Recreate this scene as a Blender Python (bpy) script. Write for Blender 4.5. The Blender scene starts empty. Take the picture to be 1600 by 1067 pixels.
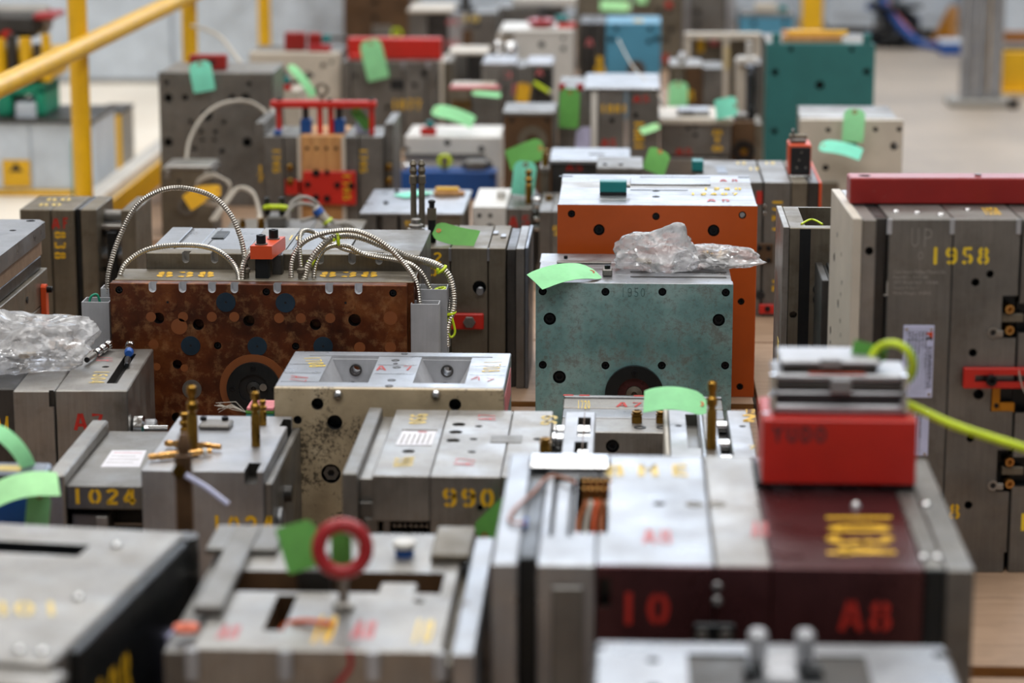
import bpy, bmesh, math, random
from mathutils import Vector, Matrix, noise
random.seed(7)
R = math.radians
SC = bpy.context.scene
COL = SC.collection

# ------------------------------------------------------------------ camera, world, light, exposure
CAM_H, PITCH, YAW, FPX = 1.30, 12.45, 2.6, 4000.0
cd = bpy.data.cameras.new('camera'); cam = bpy.data.objects.new('camera', cd); COL.objects.link(cam)
cam.location = (0, 0, CAM_H); cam.rotation_euler = (R(90 - PITCH), 0, R(YAW))
cd.sensor_width = 36; cd.lens = FPX / 1600 * 36; cd.clip_end = 60
cd.dof.use_dof = True; cd.dof.focus_distance = 5.0; cd.dof.aperture_fstop = 2.5; cd.dof.aperture_blades = 0
SC.camera = cam
SC.view_settings.view_transform = 'Standard'; SC.view_settings.look = 'None'
SC.view_settings.exposure = 0.08; SC.view_settings.gamma = 1.0; SC.view_settings.use_curve_mapping = False
w = bpy.data.worlds.new('world'); SC.world = w; w.use_nodes = True
w.node_tree.nodes['Background'].inputs[0].default_value = (.75, .85, 1, 1)
w.node_tree.nodes['Background'].inputs[1].default_value = .25
def area(name, loc, rot, sx, sy, power, col):
    l = bpy.data.lights.new(name, 'AREA'); l.shape = 'RECTANGLE'; l.size = sx; l.size_y = sy; l.energy = power; l.color = col
    o = bpy.data.objects.new(name, l); COL.objects.link(o); o.location = loc; o.rotation_euler = rot
    return o
CEIL = 5.2
LAMPS = [(-2.6, 1.5), (0.0, 1.5), (2.6, 1.5), (-2.6, 6.0), (0.0, 6.0), (2.6, 6.0), (-2.6, 10.5), (0.0, 10.5), (2.6, 10.5)]
for i, (lx, ly) in enumerate(LAMPS):
    area('rooflight_lamp', (lx, ly, CEIL - .09), (0, 0, 0), 1.2, 3.2, 62, (.97, .985, 1.0))
# area light added high at the back wall to give the mold tops sheen
area('daylight_back', (0, 15.35, 3.35), (R(90), 0, R(180)), 9.0, 2.2, 165, (.80, .89, 1.0))

MCAM = Matrix.Translation(cam.location) @ cam.rotation_euler.to_matrix().to_4x4()
RCAM = MCAM.to_3x3()
CO = Vector((0, 0, CAM_H))
def ray(px, py): return (RCAM @ Vector(((px - 800) / FPX, -(py - 533.5) / FPX, -1))).normalized()
def PZ(px, py, z):            # world point of a pixel on the level z
    d = ray(px, py); return CO + d * ((z - CAM_H) / d.z)
def PY(px, py, y):            # world point of a pixel at the depth y
    d = ray(px, py); return CO + d * (y / d.y)

# ------------------------------------------------------------------ materials
def lin(h):
    h = h.lstrip('#'); r = []
    for i in (0, 2, 4):
        c = int(h[i:i+2], 16) / 255
        r.append(c / 12.92 if c <= .04045 else ((c + .055) / 1.055) ** 2.4)
    return (*r, 1)
MATS = {}
def newmat(name):
    m = bpy.data.materials.new(name); m.use_nodes = True; MATS[name] = m
    return m, m.node_tree.nodes, m.node_tree.links, m.node_tree.nodes['Principled BSDF']
def coords(N, L, scale=(1, 1, 1), rnd=True):
    tc = N.new('ShaderNodeTexCoord'); mp = N.new('ShaderNodeMapping'); L.new(tc.outputs['Object'], mp.inputs[0])
    mp.inputs['Scale'].default_value = scale
    if rnd:
        oi = N.new('ShaderNodeObjectInfo'); ml = N.new('ShaderNodeMath'); ml.operation = 'MULTIPLY'; ml.inputs[1].default_value = 37
        L.new(oi.outputs['Random'], ml.inputs[0]); cb = N.new('ShaderNodeCombineXYZ')
        for k in range(3): L.new(ml.outputs[0], cb.inputs[k])
        L.new(cb.outputs[0], mp.inputs['Location'])
    return mp.outputs[0]
def nz(N, L, vec, scale, detail=4, rough=.6):
    n = N.new('ShaderNodeTexNoise'); n.inputs['Scale'].default_value = scale; n.inputs['Detail'].default_value = detail
    n.inputs['Roughness'].default_value = rough; L.new(vec, n.inputs['Vector']); return n.outputs['Fac']
def ramp(N, L, fac, stops):
    r = N.new('ShaderNodeValToRGB'); e = r.color_ramp.elements
    while len(e) < len(stops): e.new(.5)
    for k, (p, c) in enumerate(stops): e[k].position = p; e[k].color = c if len(c) == 4 else (*c, 1)
    L.new(fac, r.inputs[0]); return r.outputs[0]
def mixc(N, L, fac, a, b, mode='MIX'):
    m = N.new('ShaderNodeMix'); m.data_type = 'RGBA'; m.blend_type = mode
    if isinstance(fac, float): m.inputs[0].default_value = fac
    else: L.new(fac, m.inputs[0])
    for k, v in ((6, a), (7, b)):
        if isinstance(v, tuple): m.inputs[k].default_value = v
        else: L.new(v, m.inputs[k])
    return m.outputs[2]
def bump(N, L, p, h, strength, dist=.001):
    b = N.new('ShaderNodeBump'); b.inputs['Strength'].default_value = strength; b.inputs['Distance'].default_value = dist
    L.new(h, b.inputs['Height']); L.new(b.outputs[0], p.inputs['Normal'])
def k4(c, f): return (min(c[0]*f, 1), min(c[1]*f, 1), min(c[2]*f, 1), 1)
def steel(name, c, rough=.38, metal=.85, stain='#6b5a48', amt=.35, streak=1.0, f=.73):
    m, N, L, p = newmat(name); c = k4(lin(c), f)
    v = coords(N, L); big = nz(N, L, v, 7, 5)
    base = ramp(N, L, big, [(.3, k4(c, .72)), (.55, c), (.75, k4(c, 1.22))])
    vs = coords(N, L, (26, 26, 1.2)); st = nz(N, L, vs, 9, 3)
    base = mixc(N, L, .22 * streak, base, ramp(N, L, st, [(.3, (.25, .25, .25)), (.7, (1, 1, 1))]), 'MULTIPLY')
    sp = nz(N, L, v, 19, 8, .7); msk = ramp(N, L, sp, [(.52, (0, 0, 0)), (.72, (amt, amt, amt))])
    base = mixc(N, L, msk, base, k4(lin(stain), max(f, .6))); L.new(base, p.inputs['Base Color'])
    L.new(ramp(N, L, nz(N, L, v, 13, 6), [(.3, (rough*.7,)*3), (.7, (min(rough*1.35, 1),)*3)]), p.inputs['Roughness'])
    p.inputs['Metallic'].default_value = metal
    bump(N, L, p, st, .08, .0006)
    return m
def paint(name, c, rough=.4, chip='#8a857c', amt=.25, var=.12, cs=45):
    m, N, L, p = newmat(name); c = lin(c)
    v = coords(N, L); base = ramp(N, L, nz(N, L, v, 9, 5), [(.3, k4(c, 1 - var)), (.7, k4(c, 1 + var))])
    msk = ramp(N, L, nz(N, L, v, cs, 8, .75), [(.66, (0, 0, 0)), (.72, (amt,)*3)])
    L.new(mixc(N, L, msk, base, lin(chip)), p.inputs['Base Color']); p.inputs['Roughness'].default_value = rough
    bump(N, L, p, nz(N, L, v, 300, 2), .05, .0004)
    return m
def plain(name, c, rough=.5, metal=0., emis=None, strength=0):
    m, N, L, p = newmat(name); c = lin(c); v = coords(N, L)
    L.new(ramp(N, L, nz(N, L, v, 30, 3), [(.3, k4(c, .9)), (.7, k4(c, 1.08))]), p.inputs['Base Color'])
    p.inputs['Roughness'].default_value = rough; p.inputs['Metallic'].default_value = metal
    if strength:
        p.inputs['Emission Color'].default_value = lin(emis or '#ffffff'); p.inputs['Emission Strength'].default_value = strength
    return m
steel('steel', '#b4b0aa', .40); steel('steel_bright', '#d2d4d8', .34, .85, '#a8a49c', .2, 1, .54)
steel('steel_dull', '#95928d', .45, .8, '#5e5347', .35); steel('steel_brown', '#8d8474', .48, .7, '#5d4c38', .5)
steel('steel_dark', '#5c5a58', .40, .8, '#3c3630', .5, 1, .8); steel('steel_blue', '#8b929c', .38, .85, '#6c6a68', .3)
steel('steel_black', '#2c2f31', .36, .6, '#3c3a34', .3, 1, .8); steel('bore', '#55524e', .45, .8); steel('alu_matte', '#c6c7cb', .5, .3, '#b0b0b0', .15, .4, .8); steel('disc_blue', '#33485a', .4, .6, '#4a4038', .3, .4, .8)  # hole-wall steel is darkened to imitate shade inside the cuts
steel('maroon_steel', '#5e3436', .3, .55, '#3a1a1c', .6, 1, .75); steel('rust_brown', '#6c5138', .5, .45, '#40301f', .6, 1, .85)
steel('alu', '#c4c5c9', .42, .75, '#aaa9a8', .2, .5); steel('chrome', '#dcdcdc', .15, 1, '#b0b0b0', .1, 1, .9)
steel('brass', '#a9813a', .3, 1, '#5d4218', .5, .3, .8); steel('brass_bright', '#d9a765', .25, 1, '#8a5e26', .3, .3, .9)
steel('armour', '#b2ada4', .28, 1, '#8b8780', .2, .2, 1.15)
plain('black_oxide', '#17191c', .38, .5); plain('black', '#0d0e11', .5); plain('rubber', '#1c1d20', .7)
paint('red', '#b81f12', .42, '#7b1009', .3); paint('dark_red', '#8e1a16', .36, '#b98d83', .45, .15, 60); paint('crimson', '#9c1c22', .35)
paint('orange_red', '#cf4a1e', .4); paint('orange', '#b04a0a', .42, '#8a3606', .25, .08); paint('blue', '#114688', .4, '#0c2f60', .3)
paint('teal_dark', '#266665', .5, '#4d6a66', .5); paint('sky_blue', '#4a8aa6', .5, '#52707a', .5); paint('teal_block', '#127676', .4)
paint('white', '#c9c6c0', .45, '#9a948b', .4); paint('beige', '#bdb4a6', .5, '#8e8271', .5); paint('yellow', '#e0ad12', .4, '#b07a08', .3)
paint('green_machine', '#0e8a6a', .5); paint('pale_grey', '#c3ccd6', .5); paint('wall_grey', '#c0c6ce', .6)
for n_, c_ in (('y_paint', '#d9a916'), ('y_bright', '#e6c52a'), ('r_paint', '#b02418'), ('y_faded', '#d8bd6a'), ('r_faded', '#c2686a'), ('g_paint', '#2f6b45')):
    paint(n_, c_, .55, '#8a7a50', .35, .1, 90)
plain('scribe', '#a9a6a0', .5, .3); plain('ink', '#2b2b30', .6); plain('pencil', '#3d5c5c', .6)
plain('card', '#d6d4da', .5); plain('plate_blue', '#c3c6e4', .4); plain('neon', '#c6dc1a', .45); plain('copper', '#9c5a34', .4, .6)
plain('orange_plastic', '#d2571f', .45); plain('amber', '#b87a1a', .4, .5); plain('cable_white', '#b5aea2', .5); plain('cable_grey', '#8f8b84', .5)
plain('paper_green', '#8fd79b', .7); plain('paper_mint', '#7edcc0', .7); plain('paper_deep', '#55953f', .7); plain('paper_yellow', '#e0ab1a', .7)
plain('paper_pale', '#a5e0a0', .7); plain('hose_blue', '#1b4f9a', .45); plain('lilac', '#b9b8d8', .6); plain('pink', '#e08a90', .6)
for n_ in ('paper_green', 'paper_mint', 'paper_deep', 'paper_yellow', 'paper_pale'):
    p_ = MATS[n_].node_tree.nodes['Principled BSDF']; p_.inputs['Subsurface Weight'].default_value = .15; p_.inputs['Subsurface Radius'].default_value = (.002, .002, .002)
def mat_rust():
    m, N, L, p = newmat('copper_oxide'); v = coords(N, L, rnd=False)
    a = nz(N, L, v, 6, 6, .65); b = nz(N, L, v, 35, 8, .7)
    c = ramp(N, L, a, [(.32, lin('#2c1208')), (.5, lin('#5c2c12')), (.68, lin('#8a5026'))])
    c = mixc(N, L, ramp(N, L, b, [(.5, (0, 0, 0)), (.75, (.6,)*3)]), c, lin('#b98a5a'))
    L.new(c, p.inputs['Base Color']); p.inputs['Metallic'].default_value = .45
    L.new(ramp(N, L, b, [(.3, (.3,)*3), (.7, (.55,)*3)]), p.inputs['Roughness']); bump(N, L, p, b, .15)
mat_rust()
def mat_teal():
    m, N, L, p = newmat('teal_worn'); v = coords(N, L, rnd=False)
    c = ramp(N, L, nz(N, L, v, 8, 6, .6), [(.3, lin('#507a7b')), (.5, lin('#7da3a3')), (.68, lin('#a6c2c1'))])
    s = nz(N, L, v, 75, 8, .85); c = mixc(N, L, ramp(N, L, s, [(.5, (0, 0, 0)), (.62, (.6,)*3)]), c, lin('#5f574b'))
    b = nz(N, L, v, 16, 8, .75); c = mixc(N, L, ramp(N, L, b, [(.52, (0, 0, 0)), (.62, (.7,)*3)]), c, lin('#6a6963'))
    L.new(c, p.inputs['Base Color']); p.inputs['Roughness'].default_value = .42; p.inputs['Metallic'].default_value = .25; bump(N, L, p, s, .12)
mat_teal()
def mat_speck():
    m, N, L, p = newmat('cream_speckled'); v = coords(N, L, rnd=False)
    c = ramp(N, L, nz(N, L, v, 9, 5), [(.3, lin('#9a8a70')), (.55, lin('#bba98a')), (.75, lin('#cdbfa4'))])
    s = nz(N, L, v, 120, 7, .75); g = nz(N, L, v, 7, 3); mul = N.new('ShaderNodeMath'); mul.operation = 'MULTIPLY'; L.new(s, mul.inputs[0]); L.new(g, mul.inputs[1])
    c = mixc(N, L, ramp(N, L, mul.outputs[0], [(.265, (0, 0, 0)), (.31, (.85,)*3)]), c, lin('#3a3429'))
    L.new(c, p.inputs['Base Color']); p.inputs['Roughness'].default_value = .45; p.inputs['Metallic'].default_value = .2; bump(N, L, p, s, .1)
mat_speck()
def mat_wood(name, c1, c2, sc=(1.5, 14, 14)):
    m, N, L, p = newmat(name); v = coords(N, L, sc); g = nz(N, L, v, 4, 7, .65)
    c = ramp(N, L, g, [(.3, lin(c1)), (.7, lin(c2))]); v2 = coords(N, L)
    c = mixc(N, L, ramp(N, L, nz(N, L, v2, 9, 6, .7), [(.5, (0, 0, 0)), (.75, (.5,)*3)]), c, lin('#6d5b49'))
    L.new(c, p.inputs['Base Color']); p.inputs['Roughness'].default_value = .6; bump(N, L, p, g, .15)
mat_wood('plywood', '#856a53', '#a0846b'); mat_wood('ply_edge', '#7d4c1e', '#a9733a', (3, 3, 60)); mat_wood('timber', '#a8733f', '#cf9d63', (20, 20, 2))
def mat_concrete(name, c1, c2):
    m, N, L, p = newmat(name); v = coords(N, L, rnd=False)
    c = ramp(N, L, nz(N, L, v, 1.6, 8, .6), [(.3, lin(c1)), (.7, lin(c2))]); L.new(c, p.inputs['Base Color']); p.inputs['Roughness'].default_value = .5
    bump(N, L, p, nz(N, L, v, 60, 5), .1)
mat_concrete('concrete', '#8d8174', '#ae9f8d'); mat_concrete('cream_floor', '#e6dbcb', '#f2eadc')
def mat_bag():
    m = bpy.data.materials.new('clear_plastic'); m.use_nodes = True; MATS['clear_plastic'] = m
    N, L = m.node_tree.nodes, m.node_tree.links; N.clear(); out = N.new('ShaderNodeOutputMaterial')
    tr = N.new('ShaderNodeBsdfTransparent'); tr.inputs[0].default_value = (.97, .97, .98, 1)
    df = N.new('ShaderNodeBsdfTranslucent'); df.inputs[0].default_value = (.97, .97, .98, 1)
    d2 = N.new('ShaderNodeBsdfDiffuse'); d2.inputs[0].default_value = (.96, .96, .97, 1)
    gl = N.new('ShaderNodeBsdfGlossy'); gl.inputs['Roughness'].default_value = .12
    a = N.new('ShaderNodeMixShader'); a.inputs[0].default_value = .55; L.new(df.outputs[0], a.inputs[1]); L.new(d2.outputs[0], a.inputs[2])
    v = coords(N, L); f = ramp(N, L, nz(N, L, v, 30, 6), [(.35, (.2,)*3), (.7, (.62,)*3)])
    b = N.new('ShaderNodeMixShader'); L.new(f, b.inputs[0]); L.new(tr.outputs[0], b.inputs[1]); L.new(a.outputs[0], b.inputs[2])
    fr = N.new('ShaderNodeFresnel'); fr.inputs[0].default_value = 1.38; c = N.new('ShaderNodeMixShader')
    L.new(fr.outputs[0], c.inputs[0]); L.new(b.outputs[0], c.inputs[1]); L.new(gl.outputs[0], c.inputs[2]); L.new(c.outputs[0], out.inputs[0])
mat_bag()

# ------------------------------------------------------------------ mesh builder
AX = {'x': Vector((1, 0, 0)), 'y': Vector((0, 1, 0)), 'z': Vector((0, 0, 1))}
def frame(d):
    d = Vector(d).normalized(); a = Vector((0, 0, 1)) if abs(d.z) < .9 else Vector((1, 0, 0))
    u = a.cross(d).normalized(); return u, d.cross(u), d
class G:
    def __init__(s): s.v, s.f, s.m = [], [], []
    def add(s, vs, fs, m=0):
        b = len(s.v); s.v += [tuple(q) for q in vs]; s.f += [tuple(i + b for i in q) for q in fs]; s.m += [m] * len(fs); return s
    def box(s, x0, x1, y0, y1, z0, z1, b=.0012, m=0):
        if x0 > x1: x0, x1 = x1, x0
        if y0 > y1: y0, y1 = y1, y0
        if z0 > z1: z0, z1 = z1, z0
        b = min(b, .45 * min(x1 - x0, y1 - y0, z1 - z0))
        vs = []; idx = {}
        for i in (0, 1):
            for j in (0, 1):
                for k in (0, 1):
                    c = ((x0, x1)[i], (y0, y1)[j], (z0, z1)[k]); sg = (1 - 2*i, 1 - 2*j, 1 - 2*k)
                    for a in range(3):
                        q = [c[t] + (sg[t] * b if t != a else 0) for t in range(3)]
                        idx[i, j, k, a] = len(vs); vs.append(q)
        fs = []
        for a in range(3):
            o = [t for t in range(3) if t != a]
            for e in (0, 1):
                q = []
                for (p, r) in ((0, 0), (1, 0), (1, 1), (0, 1)):
                    key = [0, 0, 0]; key[a] = e; key[o[0]] = p; key[o[1]] = r; q.append(idx[(*key, a)])
                if (e == 1) == (a == 1): q.reverse()
                fs.append(q)
            for p in (0, 1):
                for r in (0, 1):
                    k0 = [0, 0, 0]; k0[o[0]] = p; k0[o[1]] = r; k1 = list(k0); k1[a] = 1
                    q = [idx[(*k0, o[0])], idx[(*k1, o[0])], idx[(*k1, o[1])], idx[(*k0, o[1])]]; fs.append(q)
        for i in (0, 1):
            for j in (0, 1):
                for k in (0, 1): fs.append([idx[i, j, k, 0], idx[i, j, k, 1], idx[i, j, k, 2]])
        c = Vector(((x0+x1)/2, (y0+y1)/2, (z0+z1)/2)); out = []
        for q in fs:
            P = [Vector(vs[i]) for i in q]; n = (P[1]-P[0]).cross(P[2]-P[0]); ce = sum(P, Vector())/len(P)
            out.append(q if n.dot(ce - c) > 0 else q[::-1])
        return s.add(vs, out, m)
    def lathe(s, p, axis, prof, n=20, m=0):
        u, v, d = frame(AX.get(axis, axis) if isinstance(axis, str) else axis); p = Vector(p); vs, fs = [], []
        for (r, h) in prof:
            for k in range(n):
                a = 2*math.pi*k/n; vs.append(p + d*h + (u*math.cos(a) + v*math.sin(a))*r)
        for i in range(len(prof)-1):
            for k in range(n): fs.append((i*n+k, i*n+(k+1) % n, (i+1)*n+(k+1) % n, (i+1)*n+k))
        fs.append(tuple(range(n))[::-1]); fs.append(tuple((len(prof)-1)*n + k for k in range(n)))
        return s.add(vs, fs, m)
    def cyl(s, p, axis, r, h, n=20, m=0, b=0):
        if b: return s.lathe(p, axis, [(r-b, 0), (r, b), (r, h-b), (r-b, h)], n, m)
        return s.lathe(p, axis, [(r, 0), (r, h)], n, m)
    def ring(s, p, axis, ro, ri, h, n=32, m=0):
        u, v, d = frame(AX.get(axis, axis) if isinstance(axis, str) else axis); p = Vector(p); vs, fs = [], []
        for (r, hh) in ((ro, 0), (ro, h), (ri, h), (ri, 0)):
            for k in range(n):
                a = 2*math.pi*k/n; vs.append(p + d*hh + (u*math.cos(a) + v*math.sin(a))*r)
        for i in range(4):
            j = (i+1) % 4
            for k in range(n): fs.append((i*n+k, i*n+(k+1) % n, j*n+(k+1) % n, j*n+k))
        return s.add(vs, fs, m)
    def torus(s, p, axis, Rr, r, n=32, k=12, m=0):
        u, v, d = frame(AX.get(axis, axis) if isinstance(axis, str) else axis)
        pts = [Vector(p) + (u*math.cos(2*math.pi*i/n) + v*math.sin(2*math.pi*i/n))*Rr for i in range(n)]
        return s.tube(pts, r, k, True, m)
    def tube(s, pts, r, k=8, closed=False, m=0, rf=None):
        pts = [Vector(q) for q in pts]; n = len(pts); vs, fs = [], []; pu = None
        for i in range(n):
            if closed: d = pts[(i+1) % n] - pts[i-1]
            else: d = pts[min(i+1, n-1)] - pts[max(i-1, 0)]
            d.normalize()
            if pu is None: pu, pv, _ = frame(d)
            else:
                pu = (pu - d*pu.dot(d)).normalized(); pv = d.cross(pu)
            rr = r*(rf(i) if rf else 1)
            for j in range(k):
                a = 2*math.pi*j/k; vs.append(pts[i] + (pu*math.cos(a) + pv*math.sin(a))*rr)
        for i in range(n if closed else n-1):
            i2 = (i+1) % n
            for j in range(k): fs.append((i*k+j, i*k+(j+1) % k, i2*k+(j+1) % k, i2*k+j))
        if not closed: fs.append(tuple(range(k))[::-1]); fs.append(tuple((n-1)*k+j for j in range(k)))
        return s.add(vs, fs, m)
    def prism(s, poly, plane, a0, a1, m=0):     # poly in 'xz' (extruded along y), 'xy' (along z) or 'yz' (along x)
        def P(q, a): return {'xz': (q[0], a, q[1]), 'xy': (q[0], q[1], a), 'yz': (a, q[0], q[1])}[plane]
        n = len(poly); ar = sum(poly[i][0]*poly[(i+1) % n][1] - poly[(i+1) % n][0]*poly[i][1] for i in range(n))
        vs = [P(q, a0) for q in poly] + [P(q, a1) for q in poly]
        fs = [tuple(range(n))[::-1], tuple(range(n, 2*n))] + [(i, (i+1) % n, n+(i+1) % n, n+i) for i in range(n)]
        flip = (ar < 0) != (a1 < a0)
        if plane == 'xz': flip = not flip
        if flip: fs = [f[::-1] for f in fs]
        return s.add(vs, fs, m)
    def mesh(s, name, mats, smooth=True):
        me = bpy.data.meshes.new(name); me.from_pydata(s.v, [], s.f)
        for mt in ([mats] if isinstance(mats, str) else mats): me.materials.append(MATS[mt])
        me.polygons.foreach_set('material_index', s.m)
        if smooth:
            me.polygons.foreach_set('use_smooth', [True]*len(me.polygons)); me.update(); me.set_sharp_from_angle(angle=R(32))
        me.update(); return me
def link(name, me, parent=None):
    o = bpy.data.objects.new(name, me); COL.objects.link(o)
    if parent is not None: o.parent = parent
    return o
def tagp(o, label=None, cat=None, group=None, kind=None):
    for k, v in (('label', label), ('category', cat), ('group', group), ('kind', kind)):
        if v: o[k] = v
    return o
CUTS = []
def do_cuts():
    tmp = []
    for o, g, mt in CUTS:
        c = bpy.data.objects.new('cutter', g.mesh('cutter', mt)); COL.objects.link(c); c.matrix_world = Matrix.Identity(4)
        par = o.parent
        if par is not None: c.parent = par
        md = o.modifiers.new('cut', 'BOOLEAN'); md.operation = 'DIFFERENCE'; md.solver = 'EXACT'; md.object = c; md.use_self = True; md.use_hole_tolerant = False
        md.material_mode = 'TRANSFER'; tmp.append((o, c))
    bpy.context.view_layer.update(); dg = bpy.context.evaluated_depsgraph_get(); res = []
    for o, c in tmp: res.append(bpy.data.meshes.new_from_object(o.evaluated_get(dg), preserve_all_data_layers=True, depsgraph=dg))
    for (o, c), me in zip(tmp, res):
        o.modifiers.clear()
        if len(me.polygons) > 4:
            me.polygons.foreach_set('use_smooth', [True]*len(me.polygons)); me.update(); me.set_sharp_from_angle(angle=R(32)); o.data = me
        else: print('CUT FAILED', o.name, o.parent.name if o.parent else '')
    for o, c in tmp: bpy.data.objects.remove(c)

# shared screw head (unit radius, unit height, hex socket)
def screw_mesh():
    g = G(); n = 12; vs = []; fs = []
    def hexr(a): return .52*math.cos(math.pi/6)/math.cos((a % (math.pi/3)) - math.pi/6)
    rows = [lambda a: (1, 0), lambda a: (1, .9), lambda a: (.9, 1), lambda a: (hexr(a), 1), lambda a: (hexr(a), .35)]
    for rw in rows:
        for k in range(n):
            a = 2*math.pi*k/n; r, h = rw(a); vs.append((r*math.cos(a), r*math.sin(a), h))
    for i in range(4):
        for k in range(n): fs.append((i*n+k, i*n+(k+1) % n, (i+1)*n+(k+1) % n, (i+1)*n+k))
    fs.append(tuple(4*n+k for k in range(n)))
    g.add(vs, fs); return g
SCREW = {k: screw_mesh().mesh('cap_screw', k) for k in ('black_oxide', 'steel', 'chrome')}
def screw(par, p, axis, r, h, mt='black_oxide', name='cap_screw'):
    o = link(name, SCREW[mt], par); d = AX.get(axis, axis) if isinstance(axis, str) else axis
    o.location = p; o.rotation_mode = 'QUATERNION'; o.rotation_quaternion = Vector((0, 0, 1)).rotation_difference(Vector(d)); o.scale = (r, r, h)
    return o

# ------------------------------------------------------------------ stencil lettering
def arc(cx, cy, rx, ry, a0, a1, n=22): return [(cx + rx*math.cos(R(a0+(a1-a0)*i/n)), cy + ry*math.sin(R(a0+(a1-a0)*i/n))) for i in range(n+1)]
GL = {'0': [arc(.5, .8, .36, .66, 0, 360, 36)], '1': [[(.5, 0), (.5, 1.6)]],
 '2': [arc(.5, 1.16, .35, .31, 170, -30) + [(.14, .16)], [(.05, .13), (.92, .13)]],
 '3': [arc(.46, 1.18, .35, .3, 150, -85), arc(.46, .47, .38, .36, 88, -150)],
 '4': [[(.7, 0), (.7, 1.6)], [(.6, 1.55), (.1, .5)], [(.05, .42), (.98, .42)]],
 '5': [[(.88, 1.47), (.25, 1.47), (.22, .9)], arc(.46, .5, .38, .38, 120, -150)],
 '7': [[(.08, 1.47), (.85, 1.47), (.4, 0)]], '8': [arc(.5, 1.19, .3, .29, 0, 360, 30), arc(.5, .45, .37, .34, 0, 360, 30)],
 '9': [arc(.5, 1.1, .36, .37, 0, 360, 30), [(.86, 1.1), (.86, .6)] + arc(.5, .55, .36, .43, 0, -145)],
 'A': [[(.06, 0), (.44, 1.6)], [(.56, 1.6), (.94, 0)], [(.25, .5), (.75, .5)]], 'F': [[(.15, 0), (.15, 1.6)], [(.15, 1.47), (.9, 1.47)], [(.15, .85), (.75, .85)]],
 'U': [[(.15, 1.6), (.15, .5)] + arc(.5, .5, .35, .4, 180, 360) + [(.85, .5), (.85, 1.6)]], 'P': [[(.15, 0), (.15, 1.6)], [(.15, 1.47), (.5, 1.47)] + arc(.5, 1.12, .35, .35, 90, -90) + [(.15, .77)]],
 'Y': [[(.05, 1.6), (.5, .8)], [(.95, 1.6), (.5, .8), (.5, 0)]], 'D': [[(.15, 0), (.15, 1.6)], [(.15, 1.5), (.4, 1.5)] + arc(.4, .8, .48, .7, 90, -90) + [(.15, .1)]],
 'O': [arc(.5, .8, .38, .7, 0, 360, 36)], 'M': [[(.08, 0), (.08, 1.6), (.5, .7), (.92, 1.6), (.92, 0)]], 'E': [[(.9, .12), (.15, .12), (.15, 1.48), (.9, 1.48)], [(.15, .8), (.75, .8)]],
 'C': [arc(.55, .8, .4, .68, 50, 310, 30)], 'R': [[(.15, 0), (.15, 1.6)], [(.15, 1.47), (.5, 1.47)] + arc(.5, 1.12, .35, .35, 90, -90) + [(.15, .77)], [(.5, .77), (.9, 0)]]}
GL['6'] = [[(1-x, 1.6-y) for x, y in st] for st in GL['9']]
GAPPED = set('0689235')
def ribbon(pts, t):
    n = len(pts); vs, fs = [], []
    for i in range(n):
        a, b = pts[max(i-1, 0)], pts[min(i+1, n-1)]; dx, dy = b[0]-a[0], b[1]-a[1]; l = math.hypot(dx, dy) or 1; nx, ny = -dy/l*t/2, dx/l*t/2
        vs += [(pts[i][0]+nx, pts[i][1]+ny), (pts[i][0]-nx, pts[i][1]-ny)]
    for i in range(n-1): fs.append((2*i, 2*i+1, 2*i+3, 2*i+2))
    return vs, fs
def text(par, s, bl, br, tl, mt, th=.3, name='painted_number', stencil=True, gap=.38):
    bl, br, tl = Vector(bl), Vector(br), Vector(tl); n = len(s); tot = n + (n-1)*gap; U = (br-bl)/tot; V = (tl-bl)/1.6
    nn = U.cross(V).normalized()*.0005; g = G()
    for i, ch in enumerate(s):
        for st in GL.get(ch, []):
            segs = [st]
            if stencil and ch in GAPPED:
                segs = []; cur = []
                for q in st:
                    if abs(q[0]-.5) < .05 and ch not in '2': 
                        if len(cur) > 1: segs.append(cur)
                        cur = []
                    else: cur.append(q)
                if len(cur) > 1: segs.append(cur)
            for sg in segs:
                vs, fs = ribbon(sg, th); g.add([bl + U*(q[0] + i*(1+gap)) + V*q[1] + nn for q in vs], fs)
    return link(name, g.mesh(name, mt, False), par)
def fonttext(par, s, bl, br, up, mt, name='printed_text', fit=True):
    cu = bpy.data.curves.new('t', 'FONT'); cu.body = s; cu.size = 1; cu.resolution_u = 1
    o = bpy.data.objects.new('t', cu); COL.objects.link(o); bpy.context.view_layer.update()
    me = bpy.data.meshes.new_from_object(o.evaluated_get(bpy.context.evaluated_depsgraph_get())); bpy.data.objects.remove(o)
    bl, br = Vector(bl), Vector(br); x = [q.co.x for q in me.vertices]
    if not x: return None
    wd = max(x)-min(x); mn = min(x); U = (br-bl)/wd; V = Vector(up); nn = U.cross(V).normalized()*.0006
    for q in me.vertices: q.co = bl + U*(q.co.x-mn) + V*q.co.y + nn
    me.materials.clear(); me.materials.append(MATS[mt]); return link(name, me, par)

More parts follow.
